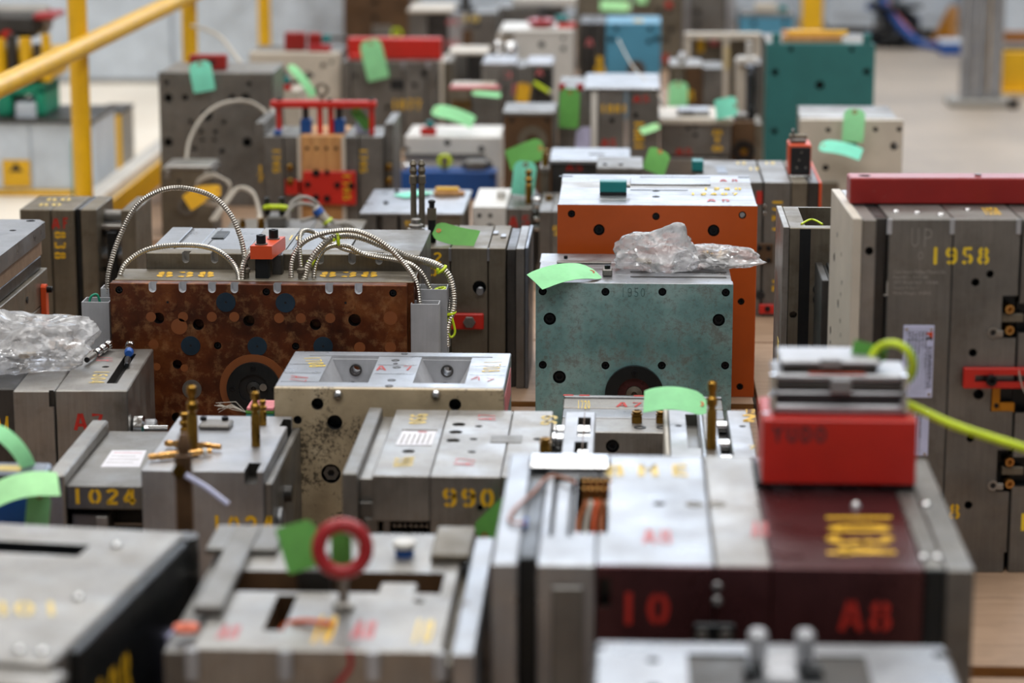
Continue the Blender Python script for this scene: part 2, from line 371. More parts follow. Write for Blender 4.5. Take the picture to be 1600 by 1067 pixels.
# ------------------------------------------------------------------ things
class T:
    def __init__(s, name, label, cat, loc, rot=0, group=None):
        s.o = bpy.data.objects.new(name, None); COL.objects.link(s.o); s.o.empty_display_size = .05
        s.o.location = loc; s.o.rotation_euler = (0, 0, R(rot)); tagp(s.o, label, cat, group)
        s.M = Matrix.Translation(loc) @ Matrix.Rotation(R(rot), 4, 'Z'); s.I = s.M.inverted(); s.W = s.H = s.D = 0
        s.lo = s.I @ CO
    def rl(s, px, py): return s.I.to_3x3() @ ray(px, py)
    def f(s, px, py, y=0.):
        d = s.rl(px, py); q = s.lo + d*((y-s.lo.y)/d.y); return q.x, q.z
    def t(s, px, py, z=None):
        z = s.H if z is None else z; d = s.rl(px, py); q = s.lo + d*((z-s.lo.z)/d.z); return q.x, q.y
    def s(s, px, py, x):
        d = s.rl(px, py); q = s.lo + d*((x-s.lo.x)/d.x); return q.y, q.z
    def x(s, px, py=None, y=0.): return s.f(px, s.yt if py is None else py, y)[0]
    def m(s, y=0.): return (s.M @ Vector((s.W/2, y, s.H))).length/FPX
    def part(s, name, g, mt, par=None): return link(name, g.mesh(name, mt), par or s.o)
    def ftext(s, st, x0, y0, x1, y1, mt, y=0., **k):       # pixel rectangle on the front face
        a = s.f(x0, y1, y); b = s.f(x1, y1, y); c = s.f(x0, y0, y)
        return text(s.o, st, (a[0], y-.0002, a[1]), (b[0], y-.0002, a[1]), (a[0], y-.0002, c[1]), mt, **k)
    def ttext(s, st, bl, br, tl, mt, z=None, **k):
        z = s.H if z is None else z; q = [Vector((*s.t(*p, z), z+.0002)) for p in (bl, br, tl)]
        if (q[1]-q[0]).cross(q[2]-q[0]).z < 0: q = [q[2], q[1]+q[2]-q[0], q[0]]
        return text(s.o, st, *q, mt, **k)
    def holes(s, plate, spec, mt='bore', y=0., extra=None):   # spec: (px, py, r_px, kind) on the front plane
        g = extra or G(); k = s.m(y)
        for (px, py, r, kind) in spec:
            X, Z = s.f(px, py, y); r *= k
            dp = .03 if kind == 'h' else .012
            g.lathe((X, y-.004, Z), 'y', [(r, 0), (r, dp+.004)], 20)
            if kind in ('s', 'S'): screw(s.o, (X, y+.012, Z), (0, -1, 0), r*.80, .0085, 'black_oxide')
            if kind == 'c': screw(s.o, (X, y+.012, Z), (0, -1, 0), r*.80, .0085, 'chrome')
        CUTS.append((plate, g, mt))  # hole walls take a dark material that stands in for depth shade
    def tholes(s, plate, spec, mt='bore', z=None, depth=.03):
        z = s.H if z is None else z; g = G(); k = s.m()
        for (px, py, r) in spec:
            X, Y = s.t(px, py, z); g.lathe((X, Y, z-depth), 'z', [(r*k, 0), (r*k, depth+.004)], 16)
        CUTS.append((plate, g, mt))
def mold(name, label, xl, xr, ytop, yback, ybot=None, Y=None, rot=0, cat='mold', z0=0., group=None, D=None):
    if Y is None: Y = PZ((xl+xr)/2, ybot, z0).y
    a = PY(xl, ytop, Y); t = T(name, label, cat, (a.x, Y, z0), rot, group)
    t.H = a.z - z0; t.yt = ytop; t.W = t.f(xr, ytop)[0]
    t.D = D if D else t.t((xl+xr)/2, yback)[1]
    return t
def plates(t, spec, y0=0.):       # spec: (px0, px1, name, material, dz, dy) ; px on the front top edge
    out = []
    for sp in spec:
        px0, px1, nm, mt = sp[:4]; dz = sp[4] if len(sp) > 4 else 0; dy = sp[5] if len(sp) > 5 else 0
        x0, x1 = t.x(px0), t.x(px1); g = G().box(x0+.0004, x1-.0004, y0+dy, t.D - (dy if dy > 0 else 0), 0, t.H+dz)
        out.append(t.part(nm, g, mt))
    return out
def card(label, A, B, wd, mt, n=None, sag=0., twist=0., string=None, group=None, name='paper_tag', cat='tag', clip=True):
    A, B = Vector(A), Vector(B); u = (B-A); Ln = u.length; u.normalize()
    n = Vector(n) if n is not None else (CO-A); n = (n - u*n.dot(u)).normalized(); v = n.cross(u); g = G(); vs = []; N = 12
    for side in (0, 1):
        for i in range(N+1):
            q = i/N; hw = wd/2*(min(1, .55+q*4) if clip else 1); hw *= (1 if q < .97 else .94)
            nv = (n*math.cos(twist*q) + v*math.sin(twist*q)); vv = (v*math.cos(twist*q) - n*math.sin(twist*q))
            for j in (-1, -.33, .33, 1): vs.append(u*(Ln*q) + vv*(hw*j) + nv*(sag*4*q*(1-q)*Ln + side*.0007 + .05*sag*Ln*(1-j*j)))
    fs = []; K = (N+1)*4
    for i in range(N):
        for j in range(3):
            a = i*4+j; fs.append((a, a+4, a+5, a+1)); fs.append((K+a, K+a+1, K+a+5, K+a+4))
        fs.append((i*4, K+i*4, K+i*4+4, i*4+4)); fs.append((i*4+3, i*4+7, K+i*4+7, K+i*4+3))
    fs.append((0, 1, K+1, K)); fs.append((1, 2, K+2, K+1)); fs.append((2, 3, K+3, K+2))
    e = N*4; fs += [(e, K+e, K+e+1, e+1), (e+1, K+e+1, K+e+2, e+2), (e+2, K+e+2, K+e+3, e+3)]
    g.add(vs, fs); o = link(name, g.mesh(name, mt), None); o.location = A; tagp(o, label, cat, group)
    if clip:
        s = sag*4*.1*.9*Ln; e = G().ring(u*(Ln*.1)+n*(s+.0008), n, wd*.11, wd*.05, .0006, 14); link('eyelet', e.mesh('eyelet', 'copper'), o)
    if string:
        pts = spline([u*(Ln*.08)] + [Vector(q)-A for q in string], 6); link('string', G().tube(pts, .0008, 5).mesh('string', 'cable_white'), o)
    return o
def spline(P, k=8):
    P = [Vector(q) for q in P]; out = []; n = len(P)
    for i in range(n-1):
        p0, p1, p2, p3 = P[max(i-1, 0)], P[i], P[i+1], P[min(i+2, n-1)]
        for j in range(k):
            t = j/k; out.append(.5*((2*p1) + (p2-p0)*t + (2*p0-5*p1+4*p2-p3)*t*t + (3*p1-p0-3*p2+p3)*t**3))
    return out + [P[-1]]
def resample(P, step):
    out = [P[0]]; acc = 0
    for a, b in zip(P, P[1:]):
        l = (b-a).length; q = step-acc
        while q < l: out.append(a + (b-a)*(q/l)); q += step
        acc = (acc+l) % step
    return out + [P[-1]]
def cable(t, pts, r, mt='armour', rib=True, name='armoured_cable', par=None):   # pts world
    P = [t.I @ Vector(q) for q in spline(pts, 12)] if t else spline(pts, 12)
    if rib:
        P = resample(P, .0012); g = G().tube(P, r, 9, False, 0, lambda i: (1.07, .86)[(i//2) % 2] if i % 2 == 0 else 1.0)
    else: g = G().tube(P, r, 8)
    return link(name, g.mesh(name, mt), par or (t.o if t else None))
def brass_nipple(par, p, r, h, name='brass_nipple', mt='brass', axis='z'):
    pr = [(r*1.05, 0), (r*1.05, h*.55), (r*.8, h*.58), (r*.8, h*.62), (r*1.15, h*.65), (r*1.15, h*.74), (r*.75, h*.78), (r*.75, h*.84), (r*1.0, h*.87), (r*1.0, h*.97), (r*.6, h), (r*.6, h*.9)]
    return link(name, G().lathe(p, axis, pr, 16).mesh(name, mt), par)
# ------------------------------------------------------------------ setting
FZ = -.14
def struct(name, g, mt, par=None):
    o = link(name, g.mesh(name, mt), par); o['kind'] = 'structure'; return o
struct('floor', G().box(-7, 7, -5, 15.6, FZ-.1, FZ, 0), 'concrete')
struct('floor_walkway', G().box(-6.9, -1.58, 6.5, 12.1, FZ, FZ+.012, 0), 'cream_floor')  # bright light on this floor area is put into its pale cream colour
struct('ceiling', G().box(-7, 7, -5, 15.6, CEIL, CEIL+.1, 0), 'white')
struct('wall_left', G().box(-7.1, -7, -5, 15.6, FZ, CEIL, 0), 'wall_grey')
struct('wall_right', G().box(7, 7.1, -5, 15.6, FZ, CEIL, 0), 'wall_grey')
struct('wall_front', G().box(-7, 7, -5.1, -5, FZ, CEIL, 0), 'wall_grey')
wb = struct('wall_back', G().box(-7, 7, 15.5, 15.6, FZ, CEIL, 0), 'wall_grey')
for i in range(15):
    link('wall_panel', G().box(-6.95+i*.93, -6.95+i*.93+.915, 15.48, 15.5, FZ+.02, 2.1, .004).mesh('wall_panel', 'pale_grey'), wb)
plain('window_glow', '#dfe9ff', .3, 0, '#d9e7ff', 1.6)  # glowing panes of an unseen window band, added for sheen on the mold tops
for i in range(6):
    wn = struct('window_%d' % (i+1), G().box(-4.6+i*1.55, -4.6+i*1.55+1.42, 15.46, 15.48, 2.25, 4.45, 0), 'window_glow')
    x0 = -4.6+i*1.55
    link('window_frame', G().box(x0-.04, x0+1.46, 15.42, 15.46, 2.2, 2.26).box(x0-.04, x0+1.46, 15.42, 15.46, 4.44, 4.5).box(x0-.04, x0+.02, 15.42, 15.46, 2.26, 4.44).box(x0+1.4, x0+1.46, 15.42, 15.46, 2.26, 4.44).box(x0+.69, x0+.73, 15.42, 15.46, 2.26, 4.44).mesh('window_frame', 'white'), wn)
wp = struct('wall_partition', G().box(-6.9, -1.22, 12.1, 12.2, FZ, 2.6, 0), 'wall_grey')
for i in range(6):
    x0 = -6.88+i*.945; link('wall_panel', G().box(x0, x0+.93, 12.08, 12.1, FZ+.03, 2.58, .004).mesh('wall_panel', 'pale_grey'), wp)
struct('baseboard_partition', G().box(-6.9, -1.22, 12.06, 12.1, FZ, FZ+.03, 0), 'cable_grey')
plain('lamp_glow', '#fff8ee', .5, 0, '#fff8ee', 1.5)
for lx, ly in LAMPS:
    t = T('rooflight', 'long flush rooflight in the %s row, %s of the ceiling' % ({1.5: 'nearest', 6.0: 'middle', 10.5: 'farthest'}[ly], {-2.6: 'left', 0.0: 'centre', 2.6: 'right'}[lx]), 'rooflight', (lx, ly, CEIL-.06), 0, 'rooflights in the ceiling')
    t.part('frame', G().box(-.68, -.61, -1.7, 1.7, 0, .06).box(.61, .68, -1.7, 1.7, 0, .06).box(-.61, .61, -1.7, -1.62, 0, .06).box(-.61, .61, 1.62, 1.7, 0, .06), 'white')
    t.part('diffuser', G().box(-.61, .61, -1.62, 1.62, .03, .05, .002), 'lamp_glow')

# plywood pallets carrying the molds
ROWS = [(2.0, 3.615), (3.665, 5.245), (5.295, 7.13), (7.175, 9.1), (9.15, 11.0), (11.05, 13.6)]
LB = ['nearest plywood pallet under the blurred foreground molds', 'plywood pallet under the row with the brown and teal molds',
      'plywood pallet under the orange faced mold', 'plywood pallet under the mold with the red frame', 'far plywood pallet under the sky blue mold', 'farthest plywood pallet near the back wall']
for (y0, y1), lb in zip(ROWS, LB):
    xa, xb = -1.52, .885; t = T('plywood_pallet', lb, 'pallet', (xa, y0, FZ), 0, 'plywood pallets'); nx = 4; ny = 3; W = xb-xa; D = y1-y0
    if y0 < 3: xb = 1.05; W = xb-xa
    for i in range(nx):
        for j in range(ny):
            g = G(); gx = .011 if i < nx-1 else 0
            X0, X1, Y0, Y1 = W*i/nx, W*(i+1)/nx-gx, D*j/ny, D*(j+1)/ny-(.012 if j < ny-1 else 0)
            g.box(X0, X1, Y0, Y1, .14-.0185, .14, .001)
            o = t.part('board', g, ['plywood', 'ply_edge']); me = o.data
            for p in me.polygons:
                if abs(p.normal.z) < .5: p.material_index = 1
    for x0 in (0, W/2-.05, W-.1): t.part('stringer', G().box(x0, x0+.1, 0, D, .02, .1212), 'timber')
    for y in (0, D/2-.05, D-.1): t.part('bottom_board', G().box(0, W, y, y+.1, 0, .02), 'timber')

# yellow railing along the left of the pallets
A0 = PZ(132, 333, 0); A1 = PZ(497, 49, 0); A0.z = A1.z = FZ; dirv = (A1-A0); dirv.z = 0; Lr = dirv.length; dirv.normalize()
ang = math.degrees(math.atan2(dirv.y, dirv.x)); t = T('guard_railing', 'yellow tube guard railing with posts and kick plate on the left', 'railing', A0, ang)
step = Lr/3
for k in range(-1, 5):
    t.part('post', G().cyl((k*step, 0, 0), 'z', .029, 1.25, 20), 'yellow'); t.part('base_plate', G().box(k*step-.06, k*step+.06, -.06, .06, 0, .01), 'yellow')
zr = PY(132, 62, A0.y).z - FZ
t.part('mid_rail', G().cyl((-step-.3, -.056, zr), 'x', .029, Lr+step*2+.4, 20), 'yellow')
t.part('top_rail', G().cyl((-step-.3, 0, 1.25), 'x', .026, Lr+step*2+.4, 20), 'yellow')
t.part('kick_plate', G().box(-step-.3, Lr+step, -.05, -.04, .01, .15), 'yellow')
tagp(link('kerb', G().box(.5, 4.8, .055, .12, 0, .1, .006).mesh('kerb', 'white'), None), 'white low kerb running beside the yellow kick plate', 'kerb')
o = bpy.data.objects['kerb']; o.location = A0 + Vector((0, 0, .012)); o.rotation_euler = (0, 0, math.radians(ang))

# machine behind the railing (left background)
Ym = 8.75; b0 = PY(-60, 330, Ym); t = T('press_machine', 'pale grey machine with yellow base and green yoke behind the railing', 'machine', (b0.x, Ym, FZ+.012))
def mx(px): return PY(px, 250, Ym).x - b0.x
def mz(py): return PY(60, py, Ym).z - FZ - .012
t.part('base', G().box(mx(-60), mx(112), -.02, .4, 0, mz(297), .006), 'yellow')
t.part('cabinet', G().box(mx(-60), mx(48), 0, .38, mz(297), mz(192), .004), 'pale_grey')
t.part('cabinet', G().box(mx(49), mx(148), 0, .38, mz(297), mz(192), .004), 'pale_grey')
t.part('worktop', G().box(mx(-60), mx(150), -.02, .4, mz(192), mz(186), .003), 'steel_dark')
t.part('edge_strip', G().box(mx(114), mx(121), -.015, 0, mz(305), mz(216), .001), 'green_machine')
sg = t.part('warning_sign', G().box(mx(4), mx(47), -.006, 0, mz(292), mz(250), .001), 'yellow'); 
t.part('warning_mark', G().prism([(mx(14), mz(268)), (mx(36), mz(268)), (mx(25), mz(254))], 'xz', -.0075, -.006), 'black', sg)
for a, b in ((-8, 16), (52, 68)): t.part('yoke_leg', G().box(mx(a), mx(b), .05, .3, mz(186), mz(137), .01), 'green_machine')
t.part('yoke_beam', G().box(mx(-40), mx(68), .05, .3, mz(152), mz(135), .01), 'green_machine')
t.part('slide_block', G().box(mx(24), mx(55), .03, .28, mz(188), mz(163), .004), 'pale_grey')
t.part('housing', G().box(mx(-60), mx(80), .08, .35, mz(133), mz(85), .02), 'yellow')
for a, b, c, d, mt in ((-20, 12, 62, 130, 'yellow'), (14, 30, 55, 128, 'steel_dark'), (33, 52, 60, 126, 'yellow'), (55, 66, 70, 120, 'steel_dark'), (68, 82, 55, 130, 'yellow')):
    t.part('cylinder', G().cyl(((mx(a)+mx(b))/2, .04, mz(d)), 'z', (mx(b)-mx(a))/2, mz(c)-mz(d), 20, 0, .004), mt)
t.part('gearbox', G().box(mx(-30), mx(62), .05, .3, mz(62), mz(22), .02), 'steel_dark')
t.part('motor', G().cyl((mx(-10), .15, mz(36)), 'x', .05, mx(70)-mx(-10), 20, 0, .006), 'cable_grey'); t.part('motor_cover', G().box(mx(58), mx(92), .02, .2, mz(32), mz(22), .008), 'crimson')
t.part('panel_mark', G().cyl((mx(14), .045, mz(58)), 'y', .02, .01), 'red')
t = T('control_cabinet', 'small grey cabinet with yellow corner standing past the railing post', 'cabinet', (PY(151, 255, 9.35).x, 9.35, FZ+.012))
wd = .095; hc = PY(165, 184, 9.35).z-FZ; t.part('body', G().box(0, wd, 0, .25, 0, hc, .004), 'cable_grey'); t.part('corner_guard', G().box(wd-.03, wd+.002, -.003, 0, 0, hc+.008), 'yellow'); t.part('lid', G().box(-.002, wd+.004, -.004, .25, hc, hc+.01), 'steel_dark'); t.part('button', G().cyl((.02, 0, hc*.6), (0, -1, 0), .012, .01), 'red')

# right background: aluminium profiles, yellow barrier, hose trolley, yellow post
b0 = PZ(1525, 165, FZ); t = T('profile_bundle', 'upright bundle of grey aluminium profiles on a base bar', 'profiles', b0)
for i in range(6):
    x = -.075+i*.032; t.part('profile', G().box(x, x+.029, (i % 2)*.02, .03+(i % 2)*.02, .03, 2.2, .003).box(x+.012, x+.017, (i % 2)*.02-.002, (i % 2)*.02, .03, 2.2, 0), 'alu')
t.part('base_bar', G().box(-.13, .18, -.08, .1, 0, .03, .006), 'cable_grey'); t.part('foot', G().cyl((.15, -.1, 0), 'z', .025, .045, 16, 0, .004), 'steel_dark')
b0 = PZ(1590, 150, FZ); t = T('yellow_barrier', 'low yellow barrier board behind the upright aluminium profiles', 'barrier', (b0.x-.12, b0.y+.15, FZ))
t.part('board', G().box(0, 1.2, 0, .06, 0, .19, .004), 'yellow'); t.part('post', G().box(.0, .035, .06, .1, 0, 1.2, .003), 'yellow'); t.part('timber_rail', G().box(.05, 1.2, .1, .16, .22, .27, .003), 'ply_edge'); t.part('foot', G().box(.0, .2, -.06, .16, 0, .012), 'yellow'); t.part('foot', G().box(1.0, 1.2, -.06, .16, 0, .012), 'yellow')
b0 = PZ(1268, 82, FZ); t = T('yellow_column', 'wide yellow steel column rising behind the dark green mold', 'column', b0)
t.part('shaft', G().box(-.055, .055, 0, .05, .012, 3.2, .004), 'yellow'); t.part('base_plate', G().box(-.1, .1, -.05, .1, 0, .012), 'yellow')
t = T('hose_trolley', 'heap of dark and blue hoses beside the back wall machines', 'hoses', PZ(1400, 75, FZ))
for k in range(7):
    a = random.uniform(0, 6); pts = []
    for i in range(9):
        an = a+i*.9; rr = random.uniform(.06, .16); pts.append((math.cos(an)*rr, math.sin(an)*rr*.6+.1, .03+.022*i+random.uniform(0, .03)))
    cable(None, pts, .018, ('black', 'hose_blue', 'rubber')[k % 3], False, 'hose', t.o)
cable(None, [(-.13, .1, .6), (-.09, .05, .3), (.02, .0, .12), (.14, -.08, .03), (.3, -.1, .02)], .02, 'hose_blue', False, 'hose', t.o)
cable(None, [(-.12, .12, .6), (-.12, .08, .35), (-.02, .03, .2), (.1, .0, .05)], .014, 'pink', False, 'hose', t.o)
t.part('reel', G().lathe((0, .12, .0), 'z', [(.17, 0), (.17, .02), (.07, .03), (.07, .2), (.15, .21), (.15, .225)], 24), 'black')
def cab(lb, pxa, pxb, Yc, h, mt):
    a = PY(pxa, 40, Yc).x; b = PY(pxb, 40, Yc).x; t = T('machine_cabinet', lb, 'cabinet', (a, Yc, FZ))
    t.part('body', G().box(0, b-a, 0, .5, .05, h, .01), mt); t.part('door', G().box(.03, b-a-.03, -.012, 0, .12, h-.06, .004), mt); t.part('plinth', G().box(.02, b-a-.02, .02, .48, 0, .05), 'steel_dark'); t.part('handle', G().box(.06, .075, -.03, -.012, h*.5, h*.5+.12, .003), 'steel')
    return t
cab('light grey machine cabinet by the back wall near the yellow column', 1292, 1366, 14.6, 1.5, 'pale_grey')
cab('pale blue grey machine cabinet behind the blue hoses', 1408, 1490, 14.5, 1.6, 'pale_grey')
cab('pale blue grey machine cabinet at the right edge of the photo', 1566, 1660, 13.6, 1.5, 'pale_grey')
t = T('parts_bin', 'blue low bin on the floor left of the aluminium profiles', 'bin', PZ(1470, 86, FZ)); t.part('tub', G().box(0, .18, 0, .2, 0, .06, .008), 'hose_blue'); t.part('cover', G().box(-.004, .184, -.004, .204, .06, .07, .004), 'pale_grey')
t = T('timber_wedge', 'brown timber wedge leaning by the aluminium profiles', 'timber', PZ(1462, 74, FZ)+Vector((0, .2, 0))); t.part('wedge', G().prism([(0, 0), (.14, 0), (.14, .2), (.1, .2)], 'xz', 0, .1), 'amber'); t.part('batten', G().box(.1, .14, -.01, 0, 0, .2), 'timber')
# ------------------------------------------------------------------ molds, from near to far
# --- silver mold at the bottom right edge
bk = PZ(1200, 1003, .30); xa = PZ(927, 1003, .30).x; xb = PZ(1478, 1003, .30).x
t = T('silver_mold', 'bright silver mold with upright clevis bracket at the bottom edge', 'mold', (xa, bk.y-.36, 0)); t.W = xb-xa; t.H = .30; t.D = .36
pl = t.part('top_plate', G().box(0, t.W, 0, .36, .262, .30, .006), 'steel_bright')
c = G().box(-.01, .014, .325, .337, .25, .31, 0).box(t.W-.02, t.W+.01, .315, .333, .25, .31, 0).box(.11, t.W*.43, .05, .315, .297, .31, 0).box(t.W*.62, t.W-.1, .05, .315, .298, .31, 0)
for q in ((.07, .2), (.07, .29), (t.W*.52, .1)): c.cyl((*q, .27), 'z', .008, .04, 16)
CUTS.append((pl, c, 'bore'))
t.part('cavity_plate', G().box(.012, t.W-.012, .004, .356, .14, .262), 'steel'); t.part('core_plate', G().box(.0, t.W, .004, .356, .03, .14), 'steel_dull'); t.part('clamp_plate', G().box(-.01, t.W+.01, 0, .36, 0, .03), 'steel')
cx, cy = t.t(1208, 1048); ck = t.part('clevis', G().box(cx-.028, cx-.007, cy, cy+.025, .3, .345, .005).box(cx+.026, cx+.047, cy, cy+.025, .3, .345, .005).box(cx-.028, cx+.047, cy, cy+.025, .3, .315, .004).box(cx-.012, cx+.026, cy-.06, cy, .3, .313, .004), 'alu_matte')
t.part('clevis_foot', G().box(cx-.035, cx-.016, cy-.03, cy-.001, .3, .312, .002), 'steel_black'); t.part('clevis_foot', G().box(cx+.03, cx+.055, cy-.03, cy-.001, .3, .312, .002), 'steel_black')
px_, py_ = t.t(1250, 1050); t.part('dark_insert', G().box(cx-.03, cx+.05, cy-.12, cy-.07, .3, .306), 'steel_black')

# --- big maroon mold
t = mold('maroon_mold', 'large blurred mold with maroon plates carrying the red control box', 767, 1524, 880, 713, Y=3.05)
H, D, W = t.H, t.D, t.W
L1 = t.part('clamp_plate', G().box(t.x(767), t.x(808), 0, D, 0, H, .002), 'steel_bright')
t.part('spacer_block', G().box(t.x(808), t.x(838), .03, D, 0, H-.001, .002), 'steel_black')
fr = t.part('manifold_frame', G().box(t.x(838)+.0004, t.x(930), 0, D, 0, H, .002), 'steel_bright')
c3 = t.part('cavity_plate', G().box(t.x(931), t.x(1116), 0, D, 0, H, .002), ['steel_bright', 'maroon_steel'])
c4 = t.part('core_plate', G().box(t.x(1118), t.x(1205), 0, D, 0, H, .002), ['steel', 'maroon_steel'])
c5 = t.part('support_plate', G().box(t.x(1206), t.x(1445), 0, D, 0, H, .002), ['maroon_steel', 'maroon_steel'])
c6 = t.part('ejector_housing', G().box(t.x(1446), t.x(1478), 0, D, 0, H, .002), ['steel_dull', 'steel_black'])
t.part('clamp_plate', G().box(t.x(1479), W, 0, D, 0, H, .002), ['steel_dull'])
for o in (c3, c4, c5, c6):
    for p in o.data.polygons:
        if p.normal.y < -.5: p.material_index = 1
x0, y0 = t.t(856, 838); x1, y1 = t.t(898, 745); X2 = t.t(953, 790)[0]
g = G().box(x0, x1+.002, y0, y1, H-.02, H+.01, 0); CUTS.append((fr, g, 'bore'))
xa, ya = t.t(898, 832); xb, yb = t.t(953, 745)
g2 = G().box(t.x(930)-.001, xb, ya, yb, H-.12, H+.01, 0); CUTS.append((c3, g2, 'rust_brown'))
g3 = G().box(x1+.003, t.x(930)+.01, ya, yb, H-.12, H+.01, 0); CUTS[-2][1].box(x1+.004, t.x(930)+.01, ya, yb, H-.12, H+.01, 0)
t.part('insert_block', G().box(x0+.004, x1-.002, y0+.006, y1-.012, H-.02, H-.003, .003), 'steel_bright')
t.part('bright_bar', G().box(t.t(826, 738)[0], t.t(953, 738)[0], t.t(880, 738)[1], t.t(880, 722)[1], H, H+.012, .004), 'chrome')
for i in range(5): brass_nipple(t.o, (xa+.008+i*.0088, yb-.02, H-.05), .0036, .052, 'connector_pin', 'brass_bright')
for i in range(6):
    q = xa+.006+i*.008; cable(None, [(q, yb-.03, H-.03), (q+.004, yb-.05, H-.025), (q-.006+.003*i, yb-.09, H-.05), (q, ya+.01, H-.1)], .003, ('copper', 'cable_white', 'orange_plastic')[i % 3], False, 'wire', t.o)
wp_ = [(*t.t(a, b), H+.004) for a, b in ((900, 760), (885, 752), (857, 749), (832, 775), (808, 796), (795, 815), (806, 822), (822, 822))]
cable(None, wp_, .002, 'copper', False, 'wire', t.o); t.part('wire_sleeve', G().cyl((*t.t(820, 826), H+.002), 'y', .003, .04, 8), 'hose_blue')
t.tholes(c3, [(1030, 787, 11)], 'rust_brown'); t.tholes(c4, [(1186, 787, 6)], 'rust_brown'); t.tholes(c6, [], 'bore') if False else None
for i, pt in enumerate([(1085, 788), (1120, 788)]): t.part('plug', G().ring((*t.t(*pt), H-.0005), 'z', .012, .006, .0015, 20), 'steel_brown')
t.ttext('1034', (1392, 803), (1400, 868), (1290, 803), 'y_paint')
t.ttext('8ME', (948, 744), (1078, 744), (948, 726), 'y_faded', th=.42, gap=1.0); t.ttext('A8', (1005, 850), (1050, 850), (1005, 828), 'r_faded'); t.ttext('A8', (1175, 840), (1200, 840), (1175, 815), 'r_faded')
t.ftext('A8', 1312, 938, 1392, 985, 'r_paint'); t.ftext('10', 965, 925, 1045, 975, 'r_paint')
for pt in ((1337, 790), (1447, 790), (1443, 873), (1465, 873)): t.part('ball_plug', G().lathe((*t.t(*pt), H), 'z', [(.008, 0), (.007, .003), (.004, .006), (.0005, .007)], 14), 'chrome')
for a, b in ((925, 945),): 
    X, Z = t.f(935, 925); t.holes(fr, [], 'bore', extra=G().box(t.x(935)-.02, t.x(945), -.01, .03, t.f(935, 945)[1], t.f(935, 903)[1], 0)) if False else CUTS.append((c3, G().box(t.x(935), t.x(955), -.01, .03, t.f(935, 948)[1], t.f(935, 903)[1], 0), 'bore'))
t.part('latch_bar', G().box(t.x(1085), t.x(1150), -.008, 0, t.f(1100, 1000)[1], t.f(1100, 972)[1], .002), 'steel_black')
for px in (1098, 1135): screw(t.o, (t.x(px), -.008, t.f(px, 988)[1]), (0, -1, 0), .007, .005, 'steel')
for py in (915, 938): screw(t.o, (t.x(1121), 0, t.f(1121, py)[1]), (0, -1, 0), .006, .006, 'chrome')
t.part('cover_strip', G().box(t.x(862), t.x(912), -.006, 0, .02, t.f(880, 915)[1], .002), 'steel_dull')
mar = t
# red control box on it
zb = H; Yb = (t.M @ Vector((0, t.t(1300, 768)[1], 0))).y
a = PY(1190, 760, Yb); t = T('control_box', 'red metal box with black lettering standing on the maroon mold', 'control box', (a.x, Yb, zb))
t.H = PY(1190, 655, Yb).z - zb; t.yt = 655; t.W = t.f(1434, 655)[0]; t.D = .13; zf = max(.004, t.f(1190, 760)[1])
bz = t.f(1300, 757)[1]
t.part('body', G().box(0, t.W, 0, t.D, bz, t.H, .002), 'red')
for px in (1197, 1262, 1330, 1392, 1420): t.part('foot', G().box(t.x(px)-.01, t.x(px)+.012, .012, t.D-.01, 0, bz, .001), 'black')
t.ftext('YUDO', 1207, 666, 1290, 690, 'ink', th=.26, stencil=False)
for px, py in ((1197, 648), (1425, 648)): screw(t.o, (*t.t(px, py), t.H), 'z', .005, .003, 'chrome')
zc = zb+t.H; yc = Yb+.028
# grey connector frames stacked on the red box
a = PY(1207, 655, yc); t2 = T('connector_frame', 'stack of grey hinged connector frames on top of the red box', 'connector', (a.x, yc, zc)); wd = PY(1418, 655, yc).x - a.x
hz = [0, .012, .03, .04, .058, .066]
for i, (mt, ins, h0, h1) in enumerate((('alu', 0, 0, .014), ('rubber', .004, .014, .027), ('alu', .002, .027, .033), ('steel_dark', .003, .033, .047), ('alu', 0, .047, .057), ('steel_dark', .012, .057, .068), ('alu', .008, .068, .076))):
    t2.part('frame', G().box(ins, wd-ins-(.03 if i > 4 else 0), ins*.5, .09, h0, h1, .003), mt)
for x in (.0, wd-.006):
    for h in (.02, .05): t2.part('hinge_pin', G().cyl((x, -.004, h-.012), 'z', .005, .02, 10), 'chrome')
t2.part('label_strip', G().box(wd*.26, wd*.68, .001, .012, .057, .0585, .0005), 'orange_red'); t2.part('clip', G().box(wd*.42, wd*.58, -.004, .004, .03, .052, .002), 'alu'); t2.part('clip', G().box(wd*.34, wd*.5, .0, .008, .066, .08, .002), 'alu')
# neon strap coil
t = T('neon_strap', 'neon yellow strap coiled at the red box and running off right', 'strap', PY(1395, 600, yc))
def lp(px, py, y): return PY(px, py, y) - t.o.location
ring = [lp(1392+33*math.cos(R(a)), 570+34*math.sin(R(a)), yc+.03+.01*math.sin(R(2*a))) for a in range(0, 360, 20)]
t.part('coil', G().tube(ring, .0055, 8, True), 'neon')
t.part('coil', G().tube([q + Vector((.004, .006, -.002)) for q in ring], .005, 8, True), 'paper_deep')
t.part('tail', G().tube(spline([lp(1410, 628, yc+.02), lp(1440, 642, yc+.02), lp(1500, 668, yc+.01), lp(1620, 706, yc)], 8), .006, 8), 'neon')
card('deep green paper tag tied behind the neon strap coil', PY(1385, 556, yc+.05), PY(1332, 542, yc+.05), .022, 'paper_deep', sag=.05)

